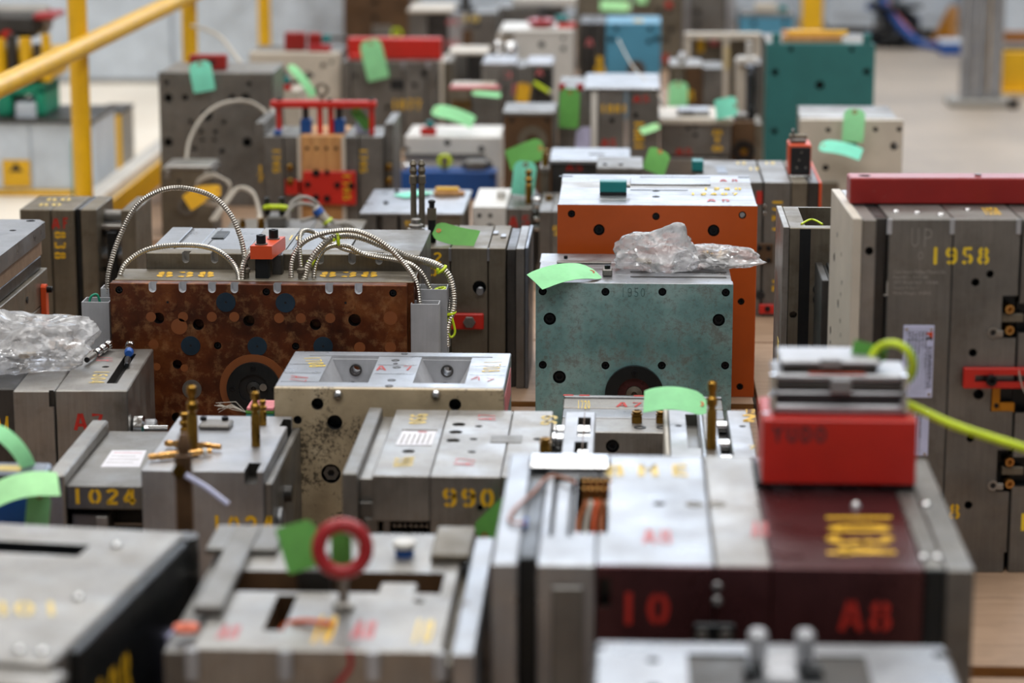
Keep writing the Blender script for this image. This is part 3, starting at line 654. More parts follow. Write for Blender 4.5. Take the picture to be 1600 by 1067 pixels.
# --- ring mold
t = mold('ring_mold', 'blurred grey mold with a big red lifting ring and open slots', 300, 718, 1012, 832, Y=2.97)
H, D = t.H, t.D
bd = t.part('cavity_plate', G().box(t.x(300), t.x(690), 0, D, .06, H, .002), 'steel')
def tb(a, b): return t.t(*a), t.t(*b)
c = G()
(x0, y0), (x1, y1) = tb((410, 985), (465, 930)); c.box(x0, x1, y0, y1, H-.1, H+.01, 0)
(x0, y0), (x1, y1) = tb((330, 935), (690, 905)); c.box(t.t(352, 920)[0], t.t(690, 920)[0], t.t(500, 925)[1], t.t(500, 893)[1], H-.035, H+.01, 0)
(x0, y0), (x1, y1) = tb((425, 870), (475, 848)); c.box(t.t(385, 868)[0], t.t(412, 868)[0], t.t(400, 868)[1], t.t(400, 846)[1], H-.06, H+.01, 0)
CUTS.append((bd, c, 'rust_brown'))
t.part('clamp_plate', G().box(t.x(250), t.x(300)-.002, .02, D, .0, H-.012, .002), 'steel_dull')
t.part('clamp_plate', G().box(t.x(706), t.x(742), -.012, D-.02, 0, H+.002, .002), 'steel_bright')
t.part('spacer_block', G().box(t.x(690), t.x(706), .01, D, 0, H-.02, .002), 'steel_brown')
t.part('base_plate', G().box(t.x(255), t.x(742), -.006, D, 0, .06, .002), 'steel_dull')
xq = t.x(300)
t.part('side_bar', G().box(t.x(300)-.018, t.x(300)+.018, .12, D-.02, H, H+.014, .002), 'steel_dull')
for px in (300, 446, 583, 688): t.part('strap_tab', G().box(t.x(px)-.008, t.x(px)+.008, -.011, 0, t.f(px, 1062)[1], H+.002, .003), 'alu_matte')
t.part('rear_block', G().box(t.t(330, 850)[0], t.t(440, 850)[0], t.t(400, 868)[1], D, H, H+.01, .002), 'steel_dull'); t.part('rear_block', G().box(t.t(680, 850)[0], t.t(740, 850)[0], t.t(700, 880)[1], D, H, H+.012, .002), 'steel_brown')
(x0, y0) = t.t(475, 905); t.part('slide_block', G().box(t.t(468, 900)[0], t.t(520, 900)[0], t.t(490, 912)[1], t.t(490, 885)[1], H-.03, H+.02, .003), 'steel_dark')
t.part('slide_block', G().box(t.t(590, 920)[0], t.t(650, 920)[0], t.t(600, 925)[1], t.t(600, 905)[1], H-.03, H-.004, .003), 'steel')
ex, ey = t.t(537, 950); ez = H
ctr = Vector((t.f(535, 857, ey)[0], ey, t.f(535, 857, ey)[1])); k = (ctr - t.lo).length/FPX
rg = t.part('lifting_ring', G().torus(ctr, (0.12, -1, .12), 37*k, 11.5*k, 40, 14), 'crimson'); t.part('ring_stem', G().lathe((ex, ey, ez), 'z', [(.014, 0), (.014, .006), (.007, .01), (.006, .03), (.009, ctr.z-37*k-ez)], 16), 'steel', None); t.part('ring_neck', G().lathe((ex, ey, ctr.z-52*k), 'z', [(.004, 0), (.009, .006), (.012, .014)], 14), 'crimson', rg)
q = t.t(632, 868); t.part('coupling', G().cyl((*q, H), 'z', .013, .012, 20), 'blue'); t.part('coupling_cap', G().cyl((*q, H+.012), 'z', .0165, .009, 20, 0, .002), 'white')
q = t.t(296, 985); t.part('rubber_washer', G().ring((q[0]-.004, q[1], H+.0), 'z', .016, .006, .006, 20), 'orange_plastic')
for a, b, mt in (((482, 1005), (530, 962), 'y_faded'), ((640, 1005), (680, 968), 'y_faded'), ((338, 998), (378, 977), 'r_faded'), ((548, 998), (590, 970), 'r_faded')):
    (x0, y0), (x1, y1) = tb(a, b); s_ = {'y_faded': '10', 'r_faded': 'A8'}[mt]; text(t.o, s_, (x0, y0, H), (x1, y0, H), (x0, y1, H), 'y_paint' if a[0] == 482 else mt, th=.42)
cable(None, [(t.f(545, 1010)[0], -.004, t.f(545, 1015)[1]), (t.x(548), -.006, t.f(0, 1030)[1]), (t.x(530), -.012, t.f(0, 1055)[1]), (t.x(500), -.02, t.f(0, 1085)[1])], .003, 'crimson', False, 'wire', t.o)
cable(None, [(*t.t(428, 978), H-.05), (*t.t(440, 972), H-.01), (*t.t(470, 975), H+.004), (*t.t(520, 980), H+.004)], .0035, 'orange_plastic', False, 'wire', t.o)
for px, py in ((345, 862), (690, 868), (725, 944), (655, 938)): t.part('bolt_head', G().cyl((*t.t(px, py), H-.0005), 'z', .008, .003, 6), 'steel_dull')
for zz in (.16, .13): t.part('brass_port', G().cyl((t.x(742), .05, zz), 'x', .012, .02, 14, 0, .002), 'brass')
t.ftext('8', 257, 1040, 285, 1062, 'r_paint', y=-.0065) if False else None
ring_t = t
card('deep green paper tag hanging behind the red lifting ring', PY(500, 845, t.o.location.y+ey+.05), PY(440, 862, t.o.location.y+ey+.02), .062, 'paper_deep', n=(.1, -1, .35), sag=.04)
t = T('paper_tag', 'deep green paper tag seen through the red lifting ring', 'tag', PY(538, 855, ring_t.o.location.y+ey+.035)); t.part('sheet', G().box(-.018, .01, 0, .0012, -.028, .026, .0004), 'paper_deep'); t.part('string', G().tube(spline([(.0, 0, .02), (.012, -.004, .015), (.02, -.004, -.01), (.012, 0, -.03)], 6), .0014, 6), 'cable_white')

# --- dark mold bottom left (turned)
ca = PZ(289, 831, .30); cb = PZ(80, 1036, .30); dv = ca-cb; rot = math.degrees(math.atan2(dv.y, dv.x)) - 90
t = T('dark_sided_mold', 'blurred mold with dark side face and grey top at the bottom left', 'mold', (cb.x, cb.y, 0), rot); t.H = H = .30; D = t.D = dv.length; W = .5
tp = t.part('top_plate', G().box(-W, 0, 0, D, .25, H, .003), 'steel'); x_, y_ = t.t(125, 866); x2, y2 = t.t(20, 862)
CUTS.append((tp, G().box(-W-.01, x_, t.t(100, 868)[1], t.t(100, 850)[1], H-.03, H+.01, 0), 'steel_black'))
t.part('side_plate', G().box(-.004, .012, .06, D+.004, .02, H-.006, .002), 'steel_black')
t.part('core_plate', G().box(-W, -.004, .004, D-.004, .12, .25), 'steel_black'); t.part('clamp_plate', G().box(-W, .02, 0, D, 0, .12), 'steel_dark')
t.part('corner_post', G().cyl((.0, D-.005, 0), 'z', .02, H-.004, 20), 'steel_dark')
t.part('front_rail', G().box(-W, .02, -.05, 0, .22, H-.008, .004), 'steel'); t.part('blue_panel', G().box(-W, .018, -.048, -.002, .02, .22, .003), 'sky_blue')
for i, (px, py) in enumerate(((182, 854), (122, 935), (30, 1018), (65, 1020))): t.part('ball_plug', G().lathe((*t.t(px, py), H), 'z', [(.008, 0), (.007, .003), (.004, .006), (.0005, .007)], 14), 'chrome')
t.ttext('1801', (-60, 962), (96, 962), (-60, 940), 'y_faded')
q0, q1 = t.s(160, 1030, .0125), t.s(205, 950, .0125)
text(t.o, '108', (.0128, q0[0]-.03, .17), (.0128, q0[0]+.10, .17), (.0128, q0[0]-.03, .235), 'y_paint')
t.part('side_strip', G().box(.012, .018, D-.14, D-.10, .02, .2), 'lilac')
dk = t

# --- mold 1024
t = mold('grey_mold', 'grey mold stencilled 1024 in yellow with brass nipples on top', 72, 412, 747, 662, Y=3.95)
H, D = t.H, t.D
xs = lambda p: t.f(p, 747)[0]
t.part('clamp_plate', G().box(xs(72), xs(100), 0, D, 0, H+.006, .003), 'steel')
ys = H-.014
body = t.part('cavity_plate', G().box(xs(100)+.001, xs(220), .008, D, .14, ys, .0015), 'steel_dull')
t.part('spacer_block', G().box(xs(78), xs(100), .012, D, 0, .14), 'steel_brown'); t.part('lower_rail', G().box(xs(105), xs(163), .02, D, 0, .128, .002), 'steel_dull'); t.part('lower_rail', G().box(xs(145), xs(163), .012, .02, 0, .126, .001), 'steel'); t.part('recess_back', G().box(xs(163), xs(220), .09, D, 0, .139), 'steel_black'); t.part('guide_rail', G().box(xs(165), xs(219), .05, .06, .1, .106), 'steel')
rb = t.part('core_plate', G().box(xs(220)+.0005, xs(412), 0, D, 0, H+.016, .002), 'alu'); Ht = H+.016
CUTS.append((rb, G().box(xs(382), xs(402), -.01, .05, Ht-.022, Ht+.01, 0).box(xs(399), xs(420), D-.07, D-.02, Ht-.03, Ht+.02, 0).cyl((xs(270), .05, Ht-.02), 'z', .006, .04, 16), 'bore'))
t.part('clamp_plate', G().box(xs(412)+.001, xs(425), 0, D, 0, H-.004, .002), 'steel_dull')
yF = .0
def ft2(s_, a, b, c_, d_, mt, y): 
    p0 = t.f(a, d_, y); p1 = t.f(c_, b, y); text(t.o, s_, (p0[0], y-.0003, p0[1]), (p1[0], y-.0003, p0[1]), (p0[0], y-.0003, p1[1]), mt)
ft2('1024', 112, 764, 212, 787, 'y_paint', .008); ft2('1024', 330, 806, 428, 840, 'y_paint', -.0002)
for py, h_, px, r_ in ((712, .12, 302, .0085), (700, .062, 290, .008), (697, .095, 400, .0072), (664, .045, 411, .006)):
    q = t.t(px, py, Ht); brass_nipple(t.o, (*q, Ht), r_, h_)
for (pa, pb) in (((232, 716), (330, 706)), ((258, 694), (345, 700))):
    A = Vector((*t.t(*pa, Ht+.006), Ht+.007)); B = Vector((*t.t(*pb, Ht+.006), Ht+.007)); l = (B-A).length
    o = T('brass_coupling', 'brass hose coupling lying on the mold stencilled 1024, %s' % ('nearer the front' if pa[1] > 700 else 'behind the other'), 'coupling', t.M @ A - Vector((0, 0, .006)))
    d = (t.M.to_3x3() @ (B-A)); r = .0065
    o.part('body', G().lathe((0, 0, .0068), d, [(r*.6, 0), (r*.85, .004), (r*.85, .012), (r*.7, .014), (r, .02), (r, l*.45), (r*.8, l*.47), (r*.8, l*.62), (r*.95, l*.64), (r*.95, l*.82), (r*.7, l*.84), (r*.7, l)], 14), 'brass_bright')
    if pa[1] > 700: o.part('tape', G().lathe(Vector((0, 0, .0068)) + d.normalized()*l*.86, d, [(r*.9, 0), (r*.9, .007)], 12), 'white')
q0, q1 = t.t(158, 729, ys), t.t(228, 705, ys); t.part('label_card', G().prism([t.t(157, 730, ys), t.t(218, 730, ys), t.t(229, 704, ys), t.t(175, 704, ys)], 'xy', ys, ys+.0006), 'card')
for i in range(4):
    py = 708+i*5; a = t.t(178-i*4, py, ys); b = t.t(222-i*2, py, ys); t.part('printed_line', G().box(a[0], b[0]-.008*(i % 2), a[1], a[1]+.0018, ys+.0006, ys+.0009, 0), 'r_faded' if i == 0 else 'cable_grey')
a = t.t(315, 668, Ht); t.part('latch_strip', G().box(t.t(312, 668, Ht)[0], t.t(362, 668, Ht)[0], t.t(330, 672, Ht)[1], t.t(330, 662, Ht)[1], Ht, Ht+.009, .003), 'steel_dull')
for px in (318, 352): screw(t.o, (*t.t(px, 664, Ht), Ht+.009), 'z', .006, .006)
t.part('roller', G().lathe((xs(425), .06, .11), 'x', [(.016, 0), (.022, .002), (.022, .008), (.016, .01)], 24), 'steel_bright')
t.part('roller', G().lathe((xs(425), .15, .13), 'x', [(.014, 0), (.014, .012)], 20), 'steel_dark')
X0 = t.t(285, 690, H)[0]
for i, (px, py) in enumerate(((226, 748), (226, 776), (322, 742))): t.part('stamp_mark', G().box(t.f(px, py)[0], t.f(px, py)[0]+.0012, -.0004, 0, t.f(px, py)[1], t.f(px, py)[1]+.006, 0), 'scribe')
m1024 = t
t = T('latch_post', 'dark rusty latch post with a pale blue tie in front of mold 1024', 'latch', PZ(290, 850, .0)); yy = 3.62; t.o.location = (PY(288, 800, yy).x, yy, 0); zt = PY(288, 690, yy).z
t.part('post', G().box(-.013, .011, 0, .02, 0, zt-.02, .003), 'rust_brown'); t.part('head', G().lathe((0, .01, zt-.02), 'z', [(.009, 0), (.011, .01), (.008, .025), (.005, .03)], 12), 'rust_brown'); t.part('knob', G().cyl((-.006, -.004, zt-.045), 'y', .01, .012, 14), 'brass')
a = Vector((.004, -.004, PY(288, 741, yy).z)); b = a+Vector((PY(355, 785, yy).x-PY(288, 741, yy).x, -.005, PY(355, 785, yy).z-PY(288, 741, yy).z)); t.part('tie_strip', G().tube([a, (a+b)/2+Vector((0, 0, .003)), b], .0045, 8), 'plate_blue')
# block with pale green tag at left edge
card('mint green paper tag curling at the left edge before mold 1024', PY(-15, 668, 3.79), PY(46, 733, 3.78), .028, 'paper_green', n=(.2, -.6, .9), sag=.2)
card('pale green paper tag drooping over the dark mold at the left edge', PY(-40, 800, 3.68), PY(92, 757, 3.70), .058, 'paper_pale', n=(-.1, -.5, 1), sag=.16)
card('dull green paper tag hanging below the pale one at left', PY(62, 768, 3.72), PY(55, 850, 3.72), .036, 'paper_green', sag=.03)
t = T('blue_block', 'blue block with yellow paint behind the pale green tag', 'block', (PY(-30, 745, 3.74).x, 3.74, 0)); x1 = PY(68, 725, 3.74).x-t.o.location.x; zt = PY(0, 738, 3.74).z
t.part('cap', G().box(0, x1, 0, .06, zt-.02, zt, .004), 'steel_blue'); t.part('body', G().box(.004, x1-.02, .004, .06, 0, zt-.02, .002), 'blue'); t.part('paint_patch', G().box(.02, x1-.04, .01, .04, zt, zt+.0006, 0), 'y_faded')

# --- mold 990
t = mold('grey_mold', 'grey mold stencilled 990 in yellow on its front plate', 537, 782, 742, 640, Y=3.86)
H, D = t.H, t.D; xs = lambda p: t.f(p, 742)[0]
t.part('clamp_plate', G().box(xs(534), xs(558), 0, D, 0, H+.003, .002), 'steel_dull')
t.part('spacer_block', G().box(xs(558), xs(580), .03, D, .1, H-.013, .0015), 'steel'); 
p1 = t.part('core_plate', G().box(xs(581), xs(671), 0, D, .155, H, .0015), 'steel'); p2 = t.part('cavity_plate', G().box(xs(672), xs(782), 0, D, .0, H, .0015), 'steel')
p3 = t.part('runner_plate', G().box(xs(783), xs(852), .004, D, 0, H, .0015), 'steel')
t.part('roof_block', G().box(xs(559), xs(671), .02, .03, .155, .18), 'steel_dull')
t.part('ejector_back', G().box(xs(581), xs(671), .1, D, 0, .154), 'steel_black'); t.part('ejector_bar', G().box(xs(604), xs(671), .03, .1, .105, .118, .001), 'steel'); t.part('ejector_pillar', G().box(xs(566), xs(588), .02, .1, 0, .154), 'steel_dull'); t.part('ejector_pillar', G().box(xs(594), xs(606), .03, .1, 0, .154), 'steel_bright')
for i in range(7): t.part('pin', G().cyl((xs(612+i*8.6), .035, .138), 'y', .0024, .065, 8), 'chrome')
for i in range(7): t.part('pin_stem', G().cyl((xs(612+i*8.6), .06, .118), 'z', .0014, .036, 6), 'steel')
t.tholes(p2, [(717, 663, 12), (712, 675, 12), (708, 688, 12), (748, 666, 7), (740, 686, 7), (737, 706, 7)], depth=.02); t.tholes(p1, [(638, 705, 11)], depth=.02); t.tholes(p3, [(840, 686, 8), (852, 686, 2)], depth=.02)
for px, py, r_ in ((717, 663, .0085), (712, 675, .0085), (708, 688, .0085), (638, 705, .008), (748, 666, .005)): screw(t.o, (*t.t(px, py), H-.014), 'z', r_, .01, 'steel')
t.ftext('990', 692, 762, 772, 792, 'y_paint')
t.ttext('990', (641, 648), (637, 663), (670, 647), 'y_faded'); t.ttext('990', (616, 716), (612, 730), (650, 714), 'y_faded'); t.ttext('A7', (747, 657), (746, 648), (775, 657), 'r_faded', stencil=False, th=.2); t.ttext('A7', (708, 727), (712, 716), (740, 728), 'r_faded', stencil=False, th=.2); t.ttext('99', (843, 664), (845, 650), (870, 664), 'y_faded')
q = [t.t(618, 696), t.t(674, 696), t.t(683, 674), t.t(629, 674)]; npl = t.part('name_plate', G().prism(q, 'xy', H, H+.001), 'card')
for i in range(6):
    u = .12+i*.15; a = Vector(q[0]).lerp(Vector(q[1]), u); b = Vector(q[3]).lerp(Vector(q[2]), u); d = (b-a)
    t.part('printed_column', G().tube([(*(a+d*.1), H+.0013), (*(a+d*.75), H+.0013)], .0012, 4), 'cable_grey', npl)
a = Vector(q[3]).lerp(Vector(q[2]), .5)-Vector((0, .008)); t.part('logo', G().box(a.x-.002, a.x+.012, a.y-.002, a.y+.003, H+.001, H+.0016, 0), 'r_paint', npl)
for k in (0, 1): screw(t.o, (*t.t((632, 680)[k], 673), H), 'z', .003, .002, 'chrome')
t.part('plate_bar', G().box(t.t(628, 674)[0], t.t(683, 674)[0], t.t(650, 673.5)[1], t.t(650, 672)[1], H, H+.003, .0005), 'steel')
t.part('lock_key', G().box(t.t(766, 690)[0], t.t(815, 690)[0], t.t(790, 692)[1], t.t(790, 681)[1], H-.01, H+.0012, .0005), 'steel_dull')
# right stack of the 990 mold: pillars and strip with slots
t.part('pillar_rail', G().box(xs(853), xs(868), .03, D-.02, .08, H-.03), 'steel_dark')
for px, py in ((877, 660), (875, 673)): t.part('leader_pin', G().lathe((xs(853), t.t(px, py)[1], H-.016), 'x', [(.011, 0), (.013, .002), (.013, .006), (.011, .008), (.011, xs(885)-xs(853))], 18), 'chrome')
st = t.part('stripper_plate', G().box(xs(873), xs(925), -.0, D-.004, 0, H, .0015), 'alu')
a0, a1 = t.t(905, 665)[0], t.t(922, 665)[0]
CUTS.append((st, G().box(t.t(903, 660)[0], t.t(923, 660)[0], t.t(910, 681)[1], t.t(910, 652)[1], H-.03, H+.01, 0).box(t.t(897, 700)[0], t.t(918, 700)[0], t.t(910, 708)[1], t.t(910, 690)[1], H-.03, H+.01, 0), 'bore'))
for py in (659, 664, 673, 697, 703): t.part('slot_pin', G().cyl((t.t(903, py)[0]+.0, t.t(910, py)[1], H-.012), 'x', .006, .02, 14), 'chrome')
t.part('parting_wire', G().box(t.t(912, 660)[0], t.t(912, 660)[0]+.0014, .004, D-.01, H, H+.0008, 0), 'rust_brown')
q = t.t(852, 706); brass_nipple(t.o, (q[0]+.0, q[1], H), .009, .024)
cX, cZ = t.f(750, 793); CUTS.append((p2, G().cyl((cX, -.01, cZ), 'y', .005, .04, 16), 'bore'))
card('bright green paper tag leaning on the front of mold 990', PY(752, 842, 3.81), PY(812, 786, 3.81), .05, 'paper_deep', n=(.2, -1, .5), sag=.04)

# --- 1708 cream mold
t = mold('cream_mold', 'cream speckled mold with bright V shaped pockets in its top', 428, 787, 605, 550, Y=4.325)
H, D, W = t.H, t.D, t.W
bd = t.part('body', G().box(0, W, .012, D, 0, H, .0015), 'steel_bright'); fp = t.part('face_plate', G().box(0, W, 0, .0117, 0, H-.0005, .0015), 'cream_speckled')
cw = G()
for px, py, r_ in ((496, 631, 10), (523, 660, 12.5), (711, 632, 10), (517, 740, 16), (465, 656, 7), (760, 655, 7)):
    X, Z = t.f(px, py); cw.cyl((X, -.004, Z), 'y', r_*t.m(), .036, 20)
CUTS.append((bd, cw, 'steel_black'))  # black steel walls imitate the shade inside these holes
rim0, rim1 = t.t(600, 598)[1], t.t(600, 557)[1]
def trough(pa, pb, pc, pd):
    xa, xb = t.t(pa, 598)[0], t.t(pb, 598)[0]; xm = (xa+xb)/2; g = G().prism([(xa, H+.01), (xa, H-.004), (xm-.022, H-.05), (xm+.022, H-.05), (xb, H-.004), (xb, H+.01)], 'xz', rim0, rim1)
    return g, xm, xa, xb
g1, xm1, xa1, xb1 = trough(497, 575, 0, 0); g2, xm2, xa2, xb2 = trough(645, 727, 0, 0)
for g, xm in ((g1, xm1), (g2, xm2)):
    pass
c = G(); c.add(g1.v, g1.f); c.add(g2.v, g2.f)
c.box(t.t(437, 598)[0], xa1-.0, rim0, rim0+.004, H-.008, H+.01, 0); c.box(t.t(466, 557)[0]+.02, t.t(770, 557)[0], rim1-.001, rim1+.006, H-.006, H+.01, 0)
for xm in (xm1, xm2): c.cyl((xm, rim1-.004, H-.026), 'y', .0085, .08, 20)
CUTS.append((bd, c, 'alu_matte'))
for xm in (xm1, xm2):
    t.part('saddle', G().ring((xm, (rim0+rim1)/2+.01, H-.05), 'y', .018, .012, .03, 28), 'chrome'); t.part('bushing', G().ring((xm, rim1-.004, H-.026), 'y', .0115, .0084, .004, 24), 'steel_dark')
for y in (.33, .66): 
    yv = rim0+(rim1-rim0)*y
    for a, b in ((.004, xa1-.004), (xb1+.004, xa2-.004), (xb2+.004, W-.004)): t.part('score_line', G().box(a, b, yv, yv+.0015, H, H+.0006, 0), 'chrome')
for px, py, r_ in ((620, 574, 7), (618, 563, 7), (612, 594, 7), (632, 553, 6), (608, 603, 7), (618, 568, 4)): t.part('dowel_ring', G().ring((*t.t(px, py), H-.0004), 'z', r_*t.m(), r_*t.m()*.55, .001, 16), 'steel_dark')
t.ttext('1708', (474, 559), (484, 574), (500, 558), 'y_bright', th=.2, stencil=False); t.ttext('A7', (455, 587), (452, 595), (482, 589), 'r_paint', th=.16, stencil=False); t.ttext('A 7', (588, 579), (645, 579), (588, 572), 'r_paint', th=.2, stencil=False); t.ttext('1708', (756, 565), (752, 582), (785, 564), 'y_faded', th=.2, stencil=False); t.ttext('A7', (735, 593), (770, 597), (740, 588), 'r_faded', th=.16, stencil=False)
t.holes(fp, [(496, 631, 10, 'h'), (523, 660, 12.5, 'h'), (465, 656, 7, 's'), (711, 632, 10, 'h'), (517, 740, 16, 'h'), (760, 655, 7, 's')], 'steel_dark')
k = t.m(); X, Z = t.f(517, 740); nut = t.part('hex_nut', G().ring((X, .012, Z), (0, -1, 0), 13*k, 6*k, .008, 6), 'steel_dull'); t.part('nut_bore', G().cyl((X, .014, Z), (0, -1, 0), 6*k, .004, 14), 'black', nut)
for px in (528, 681): X, Z = t.f(px, 617); t.part('ball_plunger', G().lathe((X, .001, Z), (0, -1, 0), [(8.5*k, 0), (8.2*k, .003), (5*k, .008), (.5*k, .010)], 20), 'chrome')
t.part('side_mark', G().box(W, W+.0008, .03, D-.03, H-.07, H-.02, 0), 'r_faded'); t.part('side_roller', G().cyl((W, .1, .18), 'x', .014, .012, 18), 'chrome')
# --- A7 mold at left (turned like the camera)
t = mold('grey_mold', 'grey mold marked A7 in red with two hose couplings on top', 85, 200, 610, 545, Y=4.42, rot=2.6)
H, D = t.H, t.D; xs = lambda p: t.f(p, 610)[0]
pr = t.part('core_plate', G().box(xs(86), xs(199), 0, D, 0, H, .002), 'steel'); pm = t.part('cavity_plate', G().box(xs(20), xs(84), .0, D, 0, H-.001, .002), 'steel'); pf = t.part('clamp_plate', G().box(xs(-90), xs(19), .02, D, 0, H-.002, .002), 'steel_dark')
a = t.t(166, 599); b = t.t(215, 556); x0 = t.t(166, 599)[0]; CUTS.append((pr, G().box(a[0], t.t(183, 599)[0], a[1], t.t(205, 553)[1], H-.022, H+.01, 0), 'steel_dark'))
CUTS.append((pm, G().box(xs(84)-.022, xs(84)+.001, t.t(110, 577)[1], D+.01, H-.012, H+.01, 0).box(xs(76), xs(84)+.001, -.01, .006, H-.03, H+.01, 0), 'bore'))
t.tholes(pr, [(165, 573, 6)], depth=.015); CUTS.append((pm, G().box(xs(4), xs(16), .02, .04, H-.02, H+.01, 0), 'bore')) if False else None
t.ftext('A7', 117, 646, 162, 672, 'r_paint'); t.ttext('1604', (138, 600), (166, 583), (136, 586), 'y_faded', th=.2) if False else t.ttext('1604', (148, 580), (138, 599), (172, 580), 'y_faded', th=.22, stencil=False); t.ttext('A7', (150, 565), (150, 558), (176, 565), 'r_faded', th=.16, stencil=False)
t.ftext('04', -6, 650, 16, 690, 'y_paint', y=.0195)
X = t.W
t.part('roller', G().lathe((xs(200), .05, H-.085), 'x', [(.02, 0), (.026, .003), (.026, .018), (.02, .022)], 28), 'chrome'); t.part('roller', G().lathe((xs(200), .12, H-.1), 'x', [(.017, 0), (.017, .03), (.014, .033)], 24), 'steel_bright'); t.part('guide_bar', G().cyl((xs(200), .07, H-.09), 'x', .008, .06, 14), 'chrome')
for pa, pb, lb in (((136, 562), (170, 538), 'steel hose coupling lying left of the other on the A7 mold'), ((198, 571), (205, 531), 'dark tipped hose coupling lying in the slot of the A7 mold')):
    z = H+.008 if pa[0] < 150 else H+.006; A = t.M @ Vector((*t.t(*pa, z), z)); B = t.M @ Vector((*t.t(*pb, z+.004), z+.004)); d = B-A; l = d.length; o = T('hose_coupling', lb, 'coupling', A); r = .0085
    if pa[0] > 150:
        o.part('nozzle', G().lathe((0, 0, 0), d, [(r*.5, 0), (r*.6, .004), (r*.5, .008), (r*.7, .05)], 14), 'steel_black'); o.part('collar', G().lathe(d*.45, d, [(r*.75, 0), (r*1.05, .005), (r*1.05, .015)], 14), 'hose_blue'); o.part('body', G().lathe(d*.55, d, [(r*.9, 0), (r, .006), (r, .03), (r*.8, .034), (r*1.1, .04), (r*1.1, .055), (r*.6, .06)], 16), 'chrome')
    else:
        o.part('nozzle', G().lathe((0, 0, 0), d, [(r*.6, 0), (r*.65, .003), (r*.5, .008), (r*.6, .04)], 14), 'steel'); o.part('body', G().lathe(d*.4, d, [(r*.7, 0), (r*.95, .006), (r*.95, .02), (r*.75, .024), (r*1.05, .03), (r*1.05, .05), (r*.8, .055), (r, .06), (r, .075)], 16), 'chrome'); o.part('tip', G().cyl(-d.normalized()*.002, d, r*.62, .004, 12), 'black')
A7t = t
# --- plastic bags
def bag(label, c, rad, seed, lobes=(), knot=None, fill=None):
    random.seed(seed); bm = bmesh.new(); bmesh.ops.create_icosphere(bm, subdivisions=5, radius=1); off = Vector((seed*3.1, seed*1.7, seed*.9))
    for v in bm.verts:
        p = v.co.copy(); d = 1.0
        for kk, am in ((1.2, .5), (2.4, .30), (5.5, .13), (12, .04)): vd = noise.voronoi(p*kk+off)[0]; d += am*(vd[0]-.45)
        d += .25*noise.noise(p*.9+off)
        q = Vector((p.x*rad[0]*d, p.y*rad[1]*d, p.z*rad[2]*d))
        for (lx, ly, lz, am, sh) in lobes:
            w_ = max(0, p.dot(Vector((lx, ly, lz)).normalized()))**sh; q += Vector((lx, ly, lz))*am*w_
        q.z = max(q.z, -rad[2]*.62 + .003*abs(noise.noise(p*5+off))); v.co = q + Vector((0, 0, rad[2]*.62))
    me = bpy.data.meshes.new('plastic_bag'); bm.to_mesh(me); bm.free(); me.materials.append(MATS['clear_plastic'])
    me.polygons.foreach_set('use_smooth', [True]*len(me.polygons)); me.update(); me.set_sharp_from_angle(angle=R(30))
    t = T('plastic_bag', label, 'bag', c); link('film', me, t.o)
    if fill:
        for i in range(fill):
            a = random.uniform(0, 6.3); rr = random.uniform(0, .45); p = (rad[0]*rr*math.cos(a), rad[1]*rr*math.sin(a), .004+.006*(i % 3)); d = Vector((random.uniform(-1, 1), random.uniform(-1, 1), .2))
            g = G().lathe(p, d, [(.005, 0), (.006, .004), (.006, .018), (.004, .02), (.004, .032)], 10); link('fitting', g.mesh('fitting', ('steel', 'steel_dark', 'brass')[i % 3]), t.o)
    return t
q = A7t.M @ Vector((*A7t.t(30, 572), A7t.H+.001)); bag('crumpled clear plastic bag on the mold at the left edge', q, (.115, .085, .052), 3, ((-.6, .2, .75, .05, 6), (.55, .25, .5, .035, 8), (.25, -.3, .5, .03, 10)), fill=4)
# --- left edge mold with latch
Yb = 5.3; cr = PY(75, 343, Yb); t = T('layered_mold', 'layered mold with bright top plate and red latch at the left edge', 'mold', (cr.x-.42, 4.82, 0)); t.W = W = .42; t.H = H = cr.z; t.D = D = Yb-4.82
tp = t.part('top_plate', G().prism([(0, 0), (W, 0), (W, D-.03), (W-.018, D), (0, D)], 'xy', H-.034, H), 'steel_bright'); t.tholes(tp, [(40, 338, 7), (48, 345, 8), (20, 360, 6), (10, 338, 4)], depth=.02)
z = H-.034
for i, (hh, mt, ins, nm) in enumerate(((.04, 'timber', .012, 'insulation_board'), (.028, 'steel_dark', .014, 'support_plate'), (.07, 'steel_brown', .004, 'cavity_plate'), (.055, 'steel_brown', .004, 'core_plate'), (.06, 'steel_brown', .006, 'ejector_housing'))):
    o = t.part(nm, G().box(0, W-ins, .002, D-.004-ins, z-hh+.0015, z, .0015), mt if mt != 'timber' else 'plywood'); z -= hh
t.part('clamp_plate', G().box(0, W, 0, D, 0, z, .002), 'steel_dull')
Z1 = H-.034-.04-.028-.035; t.part('latch', G().prism([(D-.07+.012*math.cos(R(a)), Z1+(.0 if a < 180 else -.075)+.012*math.sin(R(a))) for a in list(range(0, 181, 30))+list(range(180, 361, 30))], 'yz', W-.003, W+.008), 'orange_red')
for z_ in (Z1, Z1-.075): screw(t.o, (W+.008, D-.07, z_), 'x', .007, .012, 'black_oxide')
for z_ in (Z1+.004, Z1-.07): t.part('port', G().cyl((W-.004, D-.2, z_), 'x', .007, .002, 14), 'black')
t.part('stop_block', G().box(W-.004, W+.003, D-.215, D-.19, Z1-.045, Z1-.03), 'amber')
